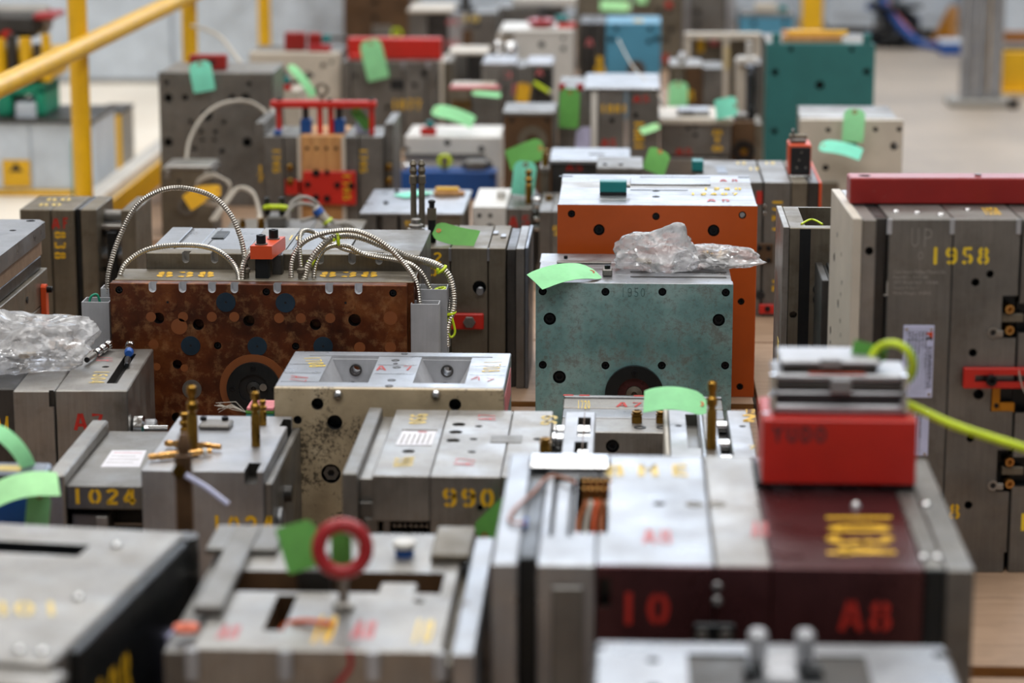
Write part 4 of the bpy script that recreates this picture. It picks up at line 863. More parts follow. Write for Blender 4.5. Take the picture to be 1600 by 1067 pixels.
# --- AF mold
t = mold('tan_mold', 'grey tan mold marked A F in red beside the railing', 30, 212, 327, 306, ybot=528)
H, D = t.H, t.D
for a, b, nm, mt, dy in ((30, 78, 'clamp_plate', 'steel_brown', 0), (79, 115, 'cavity_plate', 'steel_brown', 0), (116, 124, 'parting_plate', 'steel_black', .012), (124, 150, 'core_plate', 'steel_brown', .006), (188, 212, 'clamp_plate', 'steel_brown', 0)):
    t.part(nm, G().box(t.x(a)+.0005, t.x(b)-.0005, dy, D, 0, H, .002), mt)
for z_, r_ in ((H-.03, .014), (H-.075, .007), (H-.16, .006), (H-.2, .01)): t.part('guide_pillar', G().cyl((t.x(149), .1, z_), 'x', r_, t.x(189)-t.x(149), 18), 'steel_dull')
t.part('ejector_bar', G().box(t.x(149), t.x(189), .05, .15, H-.055, H-.045), 'steel'); t.part('ejector_plate', G().box(t.x(160), t.x(175), .04, D-.02, .0, H-.06), 'steel_black')
t.part('ejector_bar', G().box(t.x(149), t.x(189), .05, .15, H-.125, H-.115), 'steel')
t.ftext('A', 82, 341, 93, 357, 'r_paint'); t.ftext('F', 99, 340, 107, 357, 'r_paint')
for i, ch in enumerate('838'): text(t.o, ch, (t.f(85, 362+i*16)[0], -.0003, t.f(85, 362+i*16)[1]), (t.f(85, 362+i*16)[0], -.0003, t.f(85, 372+i*16)[1]), (t.f(103, 362+i*16)[0], -.0003, t.f(85, 362+i*16)[1]), 'y_paint', th=.34)
t.ttext('80', (60, 322), (95, 322), (62, 318), 'y_faded'); t.ttext('80', (72, 314), (110, 314), (74, 310), 'y_faded')

# --- brown oxidised mold 838
t = mold('brown_mold', 'rust brown oxidised mold with armoured cables and central locating ring', 171, 635, 442, 423, Y=4.86)
H, D, W = t.H, t.D, t.W; k = t.m()
fp = t.part('clamp_plate', G().box(0, W, 0, .028, 0, H, .0015), 'copper_oxide'); bd = t.part('core_plate', G().box(.004, W+.012, .0284, D, 0, H+.002, .0015), ['copper_oxide', 'steel_brown'])
for p in bd.data.polygons:
    if p.normal.z > .5: p.material_index = 1
c = G()
cn = G()
for px in (238, 285, 331, 366, 433, 514, 560):
    X = t.x(px); cn.box(X-.0075, X+.0075, -.01, .02, H-.010, H+.01, 0); cn.cyl((X, -.01, H-.0105), 'y', .0075, .03, 20)
CUTS.append((fp, cn, 'alu_matte'))
for px, py in ((186, 453), (614, 459)): pass
t.holes(fp, [(248, 497, 9, 'h'), (310, 507, 9, 'h'), (389, 501, 9, 'h'), (493, 507, 9, 'h'), (554, 500, 10, 'h'), (277, 569, 7.5, 'h'), (276, 652, 8, 'h'), (186, 453, 6, 's'), (416, 456, 6, 's'), (614, 458, 6, 's'), (340, 540, 6, 's'), (462, 541, 6, 's'), (605, 520, 0.5, 'h')], 'steel_black', extra=c)
for px, py, mt in ((262, 472, 'copper_oxide'), (353, 472, 'disc_blue'), (446, 473, 'disc_blue'), (540, 473, 'copper_oxide'), (298, 540, 'disc_blue'), (402, 541, 'disc_blue'), (505, 541, 'disc_blue'), (300, 608, 'steel_dull')):
    X, Z = t.f(px, py); d = t.part('cover_disc', G().ring((X, .0015, Z), (0, -1, 0), 15.5*k, 2*k, .003, 32), 'teal_disc' if False else mt); t.part('disc_pin', G().cyl((X, .0015, Z), (0, -1, 0), 2.2*k, .0025, 12), 'black', d)
paint('oxide_spot', '#7c4520', .45)
for px, py, r_ in ((236, 495, 8), (286, 495, 8), (331, 495, 8), (366, 495, 8), (436, 497, 8), (470, 497, 8), (516, 497, 8), (240, 538, 8), (288, 575, 6), (562, 543, 9), (610, 497, 11), (610, 543, 9), (280, 510, 13), (245, 573, 6)):
    X, Z = t.f(px, py); t.part('bare_spot', G().cyl((X, .0002, Z), (0, -1, 0), r_*k, .0005, 24), 'oxide_spot')
X, Z = t.f(397, 606); t.part('locating_ring_seat', G().ring((X, .002, Z), (0, -1, 0), 55*k, 43*k, .004, 48), 'oxide_spot'); lr = t.part('locating_ring', G().ring((X, .002, Z), (0, -1, 0), 43*k, 24*k, .012, 48), 'steel_black')
t.part('ring_step', G().ring((X, .002, Z), (0, -1, 0), 25*k, 12*k, .006, 40), 'black', lr); t.part('sprue', G().lathe((X, .0, Z), (0, -1, 0), [(12*k, 0), (11*k, .007), (4*k, .009), (2*k, .004)], 24), 'steel_dark', lr)
for a in (0, 90, 180, 270): screw(t.o, (X+34*k*math.cos(R(a)), -.0098, Z+34*k*math.sin(R(a))), (0, -1, 0), 4.5*k, .002)
X2, Z2 = t.f(412, 604); t.part('pin_head', G().cyl((X2, -.004, Z2), (0, -1, 0), 6*k, .004, 14), 'steel')
for s_, px in (('838', 245), ('838', 500)): t.ttext(s_, (px, 433), (px+88, 433), (px+3, 425), 'y_paint', z=H+.0022, th=.36)
# orange lifting bridge on dark posts
yq = .06; zt = t.f(400, 402, yq)[1]
for px in (405, 425): pass
t.part('bridge_post', G().box(t.f(399, 430, yq-.01)[0], t.f(420, 430, yq-.01)[0], yq-.012, yq+.012, H, zt, .002), 'steel_black'); t.part('bridge_post', G().box(t.f(421, 430, yq-.01)[0], t.f(437, 430, yq-.01)[0], yq+.03, yq+.055, H, zt, .002), 'steel_dark')
xb0 = t.f(391, 400, yq-.02)[0]; w_ = t.f(425, 400, yq-.02)[0]-xb0
t.part('lift_bridge', G().add([(xb0, yq-.02, zt), (xb0+w_, yq-.02, zt), (xb0+w_+.012, yq+.09, zt), (xb0+.012, yq+.09, zt), (xb0, yq-.02, zt+.026), (xb0+w_, yq-.02, zt+.026), (xb0+w_+.012, yq+.09, zt+.026), (xb0+.012, yq+.09, zt+.026)], [(3, 2, 1, 0), (4, 5, 6, 7), (0, 1, 5, 4), (1, 2, 6, 5), (2, 3, 7, 6), (3, 0, 4, 7)]), 'orange_red')
for dx, y_ in ((w_/2-.002, yq-.002), (w_/2+.014, yq+.06)):
    t.part('washer', G().cyl((xb0+dx, y_, zt+.026), 'z', .0125, .0025, 20), 'steel_dull'); screw(t.o, (xb0+dx, y_, zt+.0285), 'z', .0095, .017)
# aluminium channels at both ends
def channel(px0, px1, py, y0, y1, z1, nm='cable_duct'):
    a = t.f(px0, py, y0)[0]; b = t.f(px1, py, y0)[0]; wl = .0022
    g = G().box(a, b, y0, y0+wl, 0, z1, .0004).box(a, b, y1-wl, y1, 0, z1, .0004).box(a, a+wl, y0+wl, y1-wl, 0, z1, .0004).box(b-wl, b, y0+wl, y1-wl, 0, z1, .0004); return t.part(nm, g, 'alu_matte')
zc = t.f(150, 472, .02)[1]; channel(127, 170.3, 472, .02, .07, zc); channel(157, 170.3, 450, .075, .11, t.f(160, 450, .075)[1])
zc2 = t.f(660, 475, .012)[1]; channel(641.5, 686, 475, .012, .05, zc2); channel(652, 698, 452, .056, .11, t.f(660, 452, .056)[1])
cable(t, [t.M @ Vector((t.f(140, 468, .05)[0], .045, zc-.02)), t.M @ Vector((t.f(142, 458, .05)[0], .045, zc+.004)), t.M @ Vector((t.f(152, 456, .05)[0], .05, zc+.008)), t.M @ Vector((t.f(158, 475, .05)[0], .05, zc-.02))], .0025, 'green_machine', False, 'wire')
def W3(px, py, y): return PY(px, py, t.o.location.y+y)
cb = [
 [(168, 458, .08), (170, 425, .08), (185, 375, .09), (213, 322, .10), (250, 298, .10), (288, 294, .10), (330, 306, .10), (358, 332, .09), (375, 368, .08), (382, 400, .07), (384, 425, .06), (384, 441, .05)],
 [(186, 436, .07), (196, 412, .08), (225, 392, .09), (262, 384, .10), (310, 384, .09), (340, 392, .08), (362, 410, .07), (372, 428, .05), (373, 445, .03)],
 [(455, 437, .06), (456, 410, .07), (468, 385, .08), (490, 370, .08), (525, 361, .08), (560, 362, .08), (598, 380, .07), (630, 410, .06), (650, 440, .04), (656, 475, .03)],
 [(474, 441, .05), (482, 415, .06), (500, 388, .07), (525, 370, .09), (560, 370, .11), (600, 385, .12), (640, 402, .11), (672, 412, .1), (697, 425, .09), (707, 450, .09), (708, 480, .08), (700, 510, .07), (699, 540, .07)],
 [(490, 436, .06), (494, 410, .07), (510, 388, .09), (540, 384, .11), (570, 398, .12), (610, 405, .1), (640, 412, .08), (660, 428, .08), (672, 452, .08)],
 [(470, 416, .07), (468, 385, .08), (470, 365, .1), (480, 360, .12), (500, 368, .14), (540, 390, .13), (600, 400, .12), (660, 405, .11), (692, 418, .1), (705, 440, .1), (704, 470, .09), (700, 500, .08)],
 [(378, 440, .04), (380, 415, .05), (390, 398, .07), (405, 388, .1)]]
rad = [.0052, .0052, .005, .0068, .0045, .0045, .006]
for P_, r_ in zip(cb, rad): cable(t, [W3(*q) for q in P_], r_)
for px, py in ((384, 432), (471, 428)): q = W3(px, py, .055); l_ = t.I @ q; t.part('cable_gland', G().lathe((l_.x, l_.y, H), 'z', [(.007, 0), (.007, .012), (.009, .013), (.009, .02), (.006, .022)], 12), 'steel_brown')
for px, py, yy, ax in ((488, 409, .07, (1, .2, -.6)), (528, 374, .09, (1, .2, .1)), (690, 421, .095, (.6, .1, -.8)), (703, 489, .08, (.2, .1, -1)), (688, 452, .08, (.2, .1, -1))):
    l_ = t.I @ W3(px, py, yy); tz = t.part('cable_tie', G().torus(l_, ax, .0105, .003, 16, 6), 'neon'); t.part('tie_head', G().box(l_.x-.010, l_.x-.004, l_.y-.011, l_.y-.006, l_.z-.003, l_.z+.004), 'neon', tz)
l_ = t.I @ W3(703, 512, .07); t.part('cable_tie', G().tube(spline([l_+Vector((-.002, 0, .02)), l_+Vector((-.006, -.004, -.002)), l_+Vector((.002, -.004, -.018)), l_+Vector((.01, 0, -.008)), l_+Vector((.004, 0, .02))], 6), .0024, 6), 'neon')
br = t
# --- notched mold half behind the brown one
t = mold('notched_mold', 'grey mold with U notches along its edge behind the brown mold', 228, 655, 395, 356, Y=5.0)
H, D = t.H, t.D; c = G()
fp = t.part('notched_plate', G().box(0, t.W, 0, .05, 0, H, .0015), 'steel_brown')
for px in (290, 335, 405, 500, 550, 592): X = t.x(px); c.box(X-.0075, X+.0075, -.01, .026, H-.012, H+.01, 0); c.cyl((X, -.01, H-.0125), 'y', .0075, .036, 20)
CUTS.append((fp, c, 'steel'))
xs = lambda p: t.f(p, 395)[0]
for a, b, mt, dz in ((228, 262, 'steel_bright', .0), (264, 300, 'steel_bright', -.002), (301, 380, 'steel_bright', -.001), (381, 440, 'steel', .0), (441, 500, 'steel_bright', -.001), (501, 540, 'steel', 0), (541, 655, 'steel_dull', -.002)): t.part('cavity_plate' if dz else 'insert_plate', G().box(xs(a)+.0004, xs(b), .051, D, .0, H+dz, .0015), mt)
q = t.t(338, 368); t.part('dark_insert', G().box(t.t(330, 373)[0], t.t(350, 373)[0], t.t(335, 373)[1], t.t(335, 362)[1], H-.001, H+.002), 'steel_black'); t.ttext('10', (448, 375), (470, 375), (452, 368), 'y_faded', z=H)
for px in (290, 335, 470, 520): t.part('score_line', G().box(t.t(px, 370)[0], t.t(px, 370)[0]+.0015, .055, D-.01, H+.0, H+.0005, 0), 'steel_dark')
# --- 702 mold
t = mold('grey_mold', 'grey brown mold stencilled 702 with a red clamp on its face', 633, 826, 387, 352, ybot=606)
H, D = t.H, t.D; k = t.m()
P_ = plates(t, [(633, 703, 'clamp_plate', 'steel_brown'), (704, 762, 'cavity_plate', 'steel_brown'), (763, 790, 'core_plate', 'steel_brown'), (791, 806, 'parting_plate', 'steel_dark', -.004, .012), (806, 820, 'support_plate', 'steel_dull'), (820, 826, 'clamp_plate', 'steel_blue', .002)])
t.holes(P_[1], [(749, 449, 11, 'h')], 'steel_black'); X, Z = t.f(750, 455); t.part('nipple', G().lathe((X, .02, Z), (0, -1, 0), [(6*k, 0), (6*k, .012), (4*k, .014), (4*k, .02), (5.5*k, .022), (5.5*k, .028)], 14), 'steel_bright')
x0, z0 = t.f(704, 513); x1, z1 = t.f(756, 489); cl = t.part('clamp_bar', G().box(x0, x1, -.012, 0, z0, z1, .002), 'red'); X, Z = t.f(734, 501); t.part('hex_bolt', G().cyl((X, -.012, Z), (0, -1, 0), 10*k, .009, 6, 0, .001), 'steel_dull', cl)
t.ftext('02', 660, 394, 690, 411, 'y_paint'); t.ftext('0', 668, 416, 684, 432, 'y_paint')
for px in (703, 763): t.part('strap_tab', G().box(t.x(px)-.003, t.x(px)+.003, -.004, 0, t.f(px, 408)[1], H+.001, .001), 'steel_bright')
t.part('corner_block', G().box(t.x(634), t.x(668), .03, .1, H, H+.028, .002), 'alu')
t.part('bolt_stack', G().lathe((t.f(650, 360, .06)[0], .06, H+.028), 'z', [(.019, 0), (.019, .004), (.014, .006), (.016, .012), (.011, .015), (.011, .024), (.009, .026)], 14), 'steel')
for px in (646, 659):
    X = t.f(px, 300, .1)[0]; zt = t.f(px, 250, .1)[1]; t.part('tie_rod', G().lathe((X, .1, H), 'z', [(.007, 0), (.0065, (zt-H)*.7), (.009, (zt-H)*.71), (.009, (zt-H)*.8), (.006, (zt-H)*.82), (.009, (zt-H)*.87), (.006, (zt-H)*.92), (.009, (zt-H)*.95), (.004, zt-H)], 14), 'steel_brown')
X, Y_ = t.t(675, 378); zt = t.f(675, 305, Y_)[1]; t.part('valve', G().lathe((X, Y_, H), 'z', [(.009, 0), (.009, (zt-H)*.48)], 14), 'steel_black'); t.part('valve_nut', G().cyl((X, Y_, H+(zt-H)*.48), 'z', .011, (zt-H)*.25, 6), 'steel_brown'); t.part('valve_tip', G().lathe((X, Y_, H+(zt-H)*.73), 'z', [(.006, 0), (.006, .01), (.008, .011), (.008, .016), (.004, .018)], 12), 'black')
for px, py in ((770, 367), (782, 372)): t.part('insert_block', G().box(t.t(px, py)[0], t.t(px, py)[0]+.012, t.t(px, py)[1], t.t(px, py)[1]+.03, H, H+.004), 'steel_bright')
card('deep green curved paper tag on the mold stencilled 702', t.M @ Vector((X+.006, Y_-.01, H+.03)), PY(745, 374, t.o.location.y+.04), .05, 'paper_deep', n=(.1, -.7, .7), sag=-.06)
# --- flat silver A7 mold in front of teal
t = mold('silver_mold', 'low silver mold marked A7 in red before the teal mold', 876, 1135, 674, 627, Y=4.36)
H, D = t.H, t.D
bd = t.part('core_plate', G().box(0, t.W, 0, D*.42, 0, H, .0015), 'steel'); t.part('step_plate', G().box(0, t.W, D*.42+.0005, D*.7, 0, H+.002, .0015), 'steel_bright'); t.part('clamp_plate', G().box(0, t.W, D*.7+.0005, D, 0, H+.004, .0015), 'steel'); t.part('back_rail', G().box(0, t.W, D+.001, D+.012, 0, H+.008, .0015), 'steel_bright')
t.holes(bd, [(957, 697, 11, 's')], 'steel_black')
t.ttext('A7', (963, 636), (1002, 636), (965, 629), 'r_paint', z=H+.0042, th=.26); t.ttext('1720', (902, 639), (922, 639), (902, 626), 'y_bright', z=H+.0042, th=.2, stencil=False)
for a in (880, 905, 990, 1020, 1060): t.part('red_edge_mark', G().box(t.f(a, 622, D)[0], t.f(a+16, 622, D)[0], D+.004, D+.012, H+.008, H+.0086, 0), 'r_paint')
for px in (995, 1033): q = t.t(px, 660); brass_nipple(t.o, (q[0], q[1], H), .009, .022)
for px, py in ((1000, 668), (1035, 668), (983, 640)): t.part('plug_ring', G().ring((*t.t(px, py), H+.0), 'z', .011, .006, .001, 20), 'steel_black')
card('small green paper tag lying on the low silver A7 mold', PY(995, 658, 4.47), PY(935, 661, 4.45), .03, 'paper_green', n=(0, -.25, 1), sag=.03)
# --- mold beside the big maroon one, with brass pillar
t = mold('silver_mold', 'small silver mold with tall brass pillar left of the red box', 1048, 1182, 712, 641, Y=4.02)
H, D = t.H, t.D; xs = lambda p: t.f(p, 712)[0]
a = t.part('clamp_plate', G().box(xs(1048), xs(1098), 0, D, 0, H, .0015), 'alu'); CUTS.append((a, G().box(t.t(1074, 690)[0], xs(1096), t.t(1085, 700)[1], D-.03, H-.02, H+.01, 0), 'steel_dull'))
t.part('rail', G().box(xs(1040), xs(1047), .0, D, 0, H+.003, .002), 'cable_white'); t.part('spacer_block', G().box(xs(1099), xs(1105), -.004, D, 0, H-.005), 'steel_bright'); t.part('pillar_base', G().box(xs(1105), xs(1122), 0, D, 0, H-.003), 'steel'); t.part('spacer_block', G().box(xs(1122), xs(1128), -.004, D, 0, H-.005), 'steel_bright'); t.part('recess', G().box(xs(1128), xs(1145), .02, D, 0, H-.03), 'steel_dark'); b = t.part('cavity_plate', G().box(xs(1146), xs(1182), 0, D, 0, H, .0015), 'alu')
t.tholes(a, [(1060, 665, 6)], depth=.01); t.tholes(b, [(1160, 666, 6)], depth=.01)
X = xs(1113); Y_ = .06; q = t.f(1113, 592, Y_); brass_nipple(t.o, (X, Y_, H-.003), .0078, q[1]-H, 'brass_pillar')
for py in (650, 678, 702): t.part('guide_pin', G().cyl((xs(1128), t.t(1136, py)[1], H-.02), 'x', .011, xs(1145)-xs(1128), 16), 'chrome')
t.ttext('12', (1163, 638+8), (1180, 646), (1163, 640), 'y_paint', th=.3); t.ttext('2', (1160, 659), (1180, 659), (1160, 648), 'y_paint', th=.4); t.ttext('7', (1168, 702), (1180, 702), (1168, 696), 'y_faded')
card('pale green bent paper tag lying between teal mold and brass pillar', PY(1104, 636, 4.24), PY(1006, 628, 4.24), .055, 'paper_green', n=(0, -.55, .9), sag=.14)
# --- teal mold 1950
t = mold('teal_mold', 'worn teal mold pencilled 1950 with locating ring in its face', 837, 1146, 441, 397, Y=4.97)
H, D, W = t.H, t.D, t.W; k = t.m()
fp = t.part('clamp_plate', G().box(0, W, 0, .03, 0, H, .0012), ['teal_worn', 'steel_bright']); 
for p in fp.data.polygons:
    if p.normal.z > .5: p.material_index = 1
y = .0304
for i, dd in enumerate((.06, .07, .06)): t.part(('support_plate', 'core_plate', 'cavity_plate')[i], G().box(.002, W-.002, y, y+dd-.0006, 0, H-.0005, .0012), 'steel_bright'); y += dd
t.part('rear_plate', G().box(0, W, y, D, 0, H, .0012), 'steel_bright')
t.holes(fp, [(848, 455, 6.5, 's'), (946, 456, 6.5, 's'), (1035, 456, 6.5, 's'), (1134, 457, 6.5, 's'), (859, 498, 10, 's'), (1123, 500, 10, 's'), (848, 570, 6.5, 's'), (946, 571, 6.5, 's'), (1034, 571, 6.5, 's'), (1133, 571, 6.5, 's'), (874, 589, 10.5, 's')], 'steel_black')
X, Z = t.f(991, 615); lr = t.part('locating_ring', G().ring((X, .001, Z), (0, -1, 0), 47*k, 27*k, .012, 48), 'steel_black'); t.part('ring_step', G().ring((X, .001, Z), (0, -1, 0), 27*k, 14*k, .006, 40), 'maroon_steel', lr); t.part('sprue', G().lathe((X, 0, Z), (0, -1, 0), [(14*k, 0), (13*k, .007), (5*k, .010), (2*k, .004)], 24), 'steel_brown', lr)
for a in (90, 210, 330): screw(t.o, (X+36*k*math.cos(R(a)), -.0112, Z+36*k*math.sin(R(a))), (0, -1, 0), 5*k, .0025)
t.ftext('1950', 970, 449, 1008, 464, 'pencil', th=.1, stencil=False)
for px, py in ((950, 418), (948, 428)):
    q = t.t(px, py); 
q = t.t(949, 432); t.part('stop_block', G().box(q[0]-.01, q[0]+.01, q[1], q[1]+.03, H, H+.014, .002), 'steel'); screw(t.o, (q[0], q[1]+.012, H+.014), 'z', .006, .007); q = t.t(884, 404); screw(t.o, (*q, H), 'z', .004, .006)
t.part('slide_rail', G().box(t.t(870, 412)[0], t.t(955, 412)[0], t.t(900, 412)[1], t.t(900, 409)[1], H, H+.003), 'steel_dull')
for py in (433, 425): t.part('slot', G().box(t.t(985, py)[0], t.t(1135, py)[0], t.t(1000, py)[1], t.t(1000, py-1.5)[1], H, H+.0006, 0), 'steel_dark')
teal = t
card('light green paper tag lying over the front edge of the teal mold', PY(933, 427, 5.03), PY(835, 441, 4.94), .062, 'paper_green', n=(-.1, -.55, 1), sag=.09)
q = teal.M @ Vector((*teal.t(1030, 420), H+.001)); bag('crumpled clear plastic bag with a knotted neck on the teal mold', q, (.075, .06, .042), 11, ((-.4, -.2, .75, .02, 8), (.35, -.35, .9, .035, 14), (.1, -.9, -.1, .04, 12)), fill=3)
q = teal.M @ Vector((*teal.t(1116, 416), H+.001)); bag('flat clear plastic bag of small fittings at the right of the knotted bag', q, (.072, .05, .024), 23, ((.9, -.1, -.1, .02, 10),), fill=14)
# --- orange mold
t = mold('orange_mold', 'tall mold with an orange face plate and teal clamp on top', 871, 1184, 319, 273, ybot=619)
H, D, W = t.H, t.D, t.W; k = t.m()
fp = t.part('face_plate', G().box(0, W, 0, .02, 0, H, .001), ['orange', 'steel_bright'])
for p in fp.data.polygons:
    if p.normal.z > .5: p.material_index = 1
y = .0204
for i, dd in enumerate((.05, .07, .09, .08)): t.part(('support_plate', 'spacer_block', 'core_plate', 'cavity_plate')[i], G().box(.001, W-.001, y, y+dd-.0008, 0, H-.0004, .0012), ['steel_bright', 'steel_bright', 'steel_bright', 'steel'][i]); y += dd
t.part('clamp_plate', G().box(0, W, y, D, 0, H, .0012), 'steel_bright')
t.holes(fp, [(893, 334, 6, 's'), (1025, 338, 6, 's'), (1160, 336, 6, 'c'), (936, 359, 9, 's'), (1115, 360, 9.5, 's'), (1158, 471, 5.5, 's'), (1156, 604, 5.5, 's'), (885, 470, 5.5, 's')], 'steel_black')
q0 = t.t(937, 305); q1 = t.t(979, 305); cl = t.part('safety_clamp', G().box(q0[0], q1[0], q0[1], q0[1]+.03, H+.006, H+.03, .002), 'teal_block'); t.part('clamp_foot', G().box(q0[0], q1[0], q0[1]+.001, q0[1]+.028, H, H+.006, .001), 'black', cl); t.part('clamp_bolt', G().cyl((q1[0], q0[1]+.015, H+.018), 'x', .004, .008, 8), 'steel', cl); screw(t.o, (q0[0]+.02, q0[1]+.05, H), 'z', .005, .008)
for a, b, py, mt in ((985, 1075, 297, 'steel_black'), (985, 1110, 287, 'steel_dark'), (1000, 1110, 277, 'steel_dark')): t.part('slot', G().box(t.t(a, py)[0], t.t(b, py)[0], t.t(1000, py)[1], t.t(1000, py-.9)[1], H, H+.0005, 0), mt)
t.part('slide_plate', G().box(t.t(985, 289)[0], t.t(1110, 289)[0], t.t(1000, 289)[1], t.t(1000, 279)[1], H, H+.003, .001), 'steel_bright'); t.part('notch', G().box(t.t(874, 275)[0], t.t(895, 275)[0], t.t(880, 276)[1], t.t(880, 274.5)[1], H, H+.0006, 0), 'steel_black'); t.part('notch', G().box(t.t(1153, 277)[0], t.t(1170, 277)[0], t.t(1160, 278)[1], t.t(1160, 276)[1], H, H+.0006, 0), 'steel_black')
for s_, px, py, w_, mt in (('1240', 1098, 297, 60, 'y_bright'), ('12407', 1078, 305, 75, 'y_bright'), ('A5', 1125, 284, 28, 'r_paint'), ('A5', 1105, 315, 35, 'r_faded')): t.ttext(s_, (px, py), (px+w_, py), (px, py-3.5), mt, th=.36, gap=.7)
for px, py in ((1012, 283), (1050, 283), (1025, 298), (1025, 307)): t.part('plug_ring', G().ring((*t.t(px, py), H), 'z', .008, .004, .001, 16), 'steel_black')
t.part('side_strip', G().box(W, W+.006, .2, .26, 0, .18), 'g_paint')
# --- 1958 mold
t = mold('tall_mold', 'tall grey mold stencilled 1958 in yellow with a red bar on top', 1348, 1640, 343, 297, Y=4.12, rot=2.2)
H, D, W = t.H, t.D, t.W; k = t.m(); xs = lambda p: t.f(p, 343)[0]
a = t.part('clamp_plate', G().box(0, xs(1370), 0, D, 0, H, .0015), 'steel'); b_ = t.part('spacer_block', G().box(xs(1370)+.0005, xs(1389), .02, D, 0, H-.001, .0015), 'steel_dark')
c1 = t.part('support_plate', G().box(xs(1390), xs(1490), .0, D, 0, H+.001, .0015), 'steel_dull'); c2 = t.part('cavity_plate', G().box(xs(1491), xs(1596), .0, D, 0, H+.001, .0015), 'steel_dull'); c4 = t.part('core_plate', G().box(xs(1599), W, .0, D, 0, H, .0015), 'steel_dull')
t.holes(a, [(1358, 392, 6.5, 'h')]); 
t.holes(c2, [(1547, 428, 6, 'h'), (1524, 441, 6.5, 'h'), (1520, 551, 6.5, 'h'), (1529, 616, 8.5, 'h'), (1516, 685, 6, 'h'), (1513, 789, 6.5, 'h')], 'steel_black', extra=G().box(t.f(1565, 495)[0], xs(1600), -.01, .025, t.f(1580, 528)[1], t.f(1580, 462)[1], 0).box(t.f(1557, 735)[0], xs(1600), -.01, .025, t.f(1565, 768)[1], t.f(1565, 703)[1], 0).box(t.f(1548, 620)[0], xs(1600), -.01, .02, t.f(1560, 643)[1], t.f(1560, 600)[1], 0).box(t.f(1568, 870)[0], xs(1600), -.01, .02, -.01, t.f(1568, 863)[1], 0))
CUTS.append((c4, G().box(xs(1598), t.f(1615, 495)[0], -.01, .025, t.f(1580, 520)[1], t.f(1580, 474)[1], 0).box(xs(1598), t.f(1615, 735)[0], -.01, .025, t.f(1580, 760)[1], t.f(1580, 714)[1], 0).box(xs(1598), W-.01, -.01, .03, t.f(1580, 645)[1], t.f(1580, 606)[1], 0), 'steel_black'))
for py in (482, 515, 721, 755):
    X, Z = t.f(1578, py); t.part('brass_port', G().lathe((X-.003, .02, Z), (.12, -1, -.05), [(7*k, 0), (7.5*k, .004), (7*k, .008), (8*k, .012), (8*k, .018), (7*k, .022), (4.5*k, .022), (4.5*k, .012)], 16), 'brass_bright')
for py in (498, 737): t.part('divider', G().box(t.f(1566, py)[0], t.f(1600, py)[0], .004, .02, t.f(1566, py+6)[1], t.f(1566, py-6)[1], .0008), 'steel_brown')
for py in (519, 758):
    X, Z = t.f(1551, py); X2 = t.f(1567, py)[0]; g = G().ring((X, -.0002, Z), (0, -1, 0), 8.5*k, 5*k, .003, 8); g.box(X+7*k, X2, -.003, 0, Z-7*k, Z+3*k, .0005); t.part('lock_tab', g, 'steel'); t.part('tab_screw', G().cyl((X, .0, Z), (0, -1, 0), 5*k, .0015, 14), 'black')
x0, z0 = t.f(1503, 604); x1, z1 = t.f(1625, 573); rb = t.part('slide_latch', G().box(x0, x1, -.014, -.002, z0, z1, .001), 'red'); CUTS.append((rb, G().box(t.f(1521, 590)[0], x1-.02, -.03, .01, t.f(1521, 594)[1], t.f(1521, 583)[1], 0), 'dark_red'))
X, Z = t.f(1546, 590); screw(t.o, (X, -.012, Z), (0, -1, 0), 9*k, .012); t.part('latch_wire', G().tube(spline([(t.f(1589, 572)[0], -.018, t.f(0, 572)[1]), (t.f(1592, 590)[0], -.019, t.f(0, 590)[1]), (t.f(1597, 605)[0], -.018, t.f(0, 604)[1]), (t.f(1603, 612)[0], -.016, t.f(0, 612)[1])], 5), .0012, 5), 'cable_white')
t.part('amber_bracket', G().box(t.f(1549, 642)[0], t.f(1562, 642)[0], .002, .012, t.f(0, 642)[1], t.f(0, 601)[1], .0006).box(t.f(1562, 642)[0], t.f(1585, 642)[0], .002, .012, t.f(0, 642)[1], t.f(0, 627)[1], .0006), 'amber'); X, Z = t.f(1557, 634); screw(t.o, (X, .002, Z), (0, -1, 0), 4*k, .002)
for px in (1390, 1488, 1592): t.part('strap_tab', G().box(xs(px)-.004, xs(px)+.004, -.003, 0, t.f(px, 366)[1], H+.0015, .0008), 'alu_matte')
t.ftext('1958', 1452, 386, 1545, 413, 'y_bright'); t.ftext('8', 1483, 787, 1499, 811, 'y_paint'); t.ftext('1', 1592, 802, 1604, 829, 'y_bright', th=.5)
t.ftext('UP', 1422, 356, 1457, 386, 'scribe', th=.07, stencil=False, name='scribed_text'); t.ftext('0', 1433, 392, 1443, 406, 'scribe', th=.08, stencil=False, name='scribed_text')
t.part('scribed_line', G().box(t.f(1385, 458)[0], t.f(1387, 458)[0], -.0006, 0, t.f(0, 458)[1], t.f(0, 438)[1], 0).box(t.f(1381, 460)[0], t.f(1388, 460)[0], -.0006, 0, t.f(0, 460)[1], t.f(0, 458)[1], 0), 'scribe')
for i, (s_, x1_) in enumerate((('Cust Name Phillips Plastics Inc', 1478), ('Part NO. 1107188', 1450), ('SPT Mold NO. 1958A', 1466), ('Version: B  Rev: V', 1435), ('Mold Weight: 430KG', 1454))):
    a0 = t.f(1396, 427+i*8.3); a1 = t.f(x1_, 427+i*8.3); fonttext(t.o, s_, (a0[0], -.0002, a0[1]), (a1[0], -.0002, a0[1]), (0, 0, 7.5*k), 'scribe', 'scribed_text')
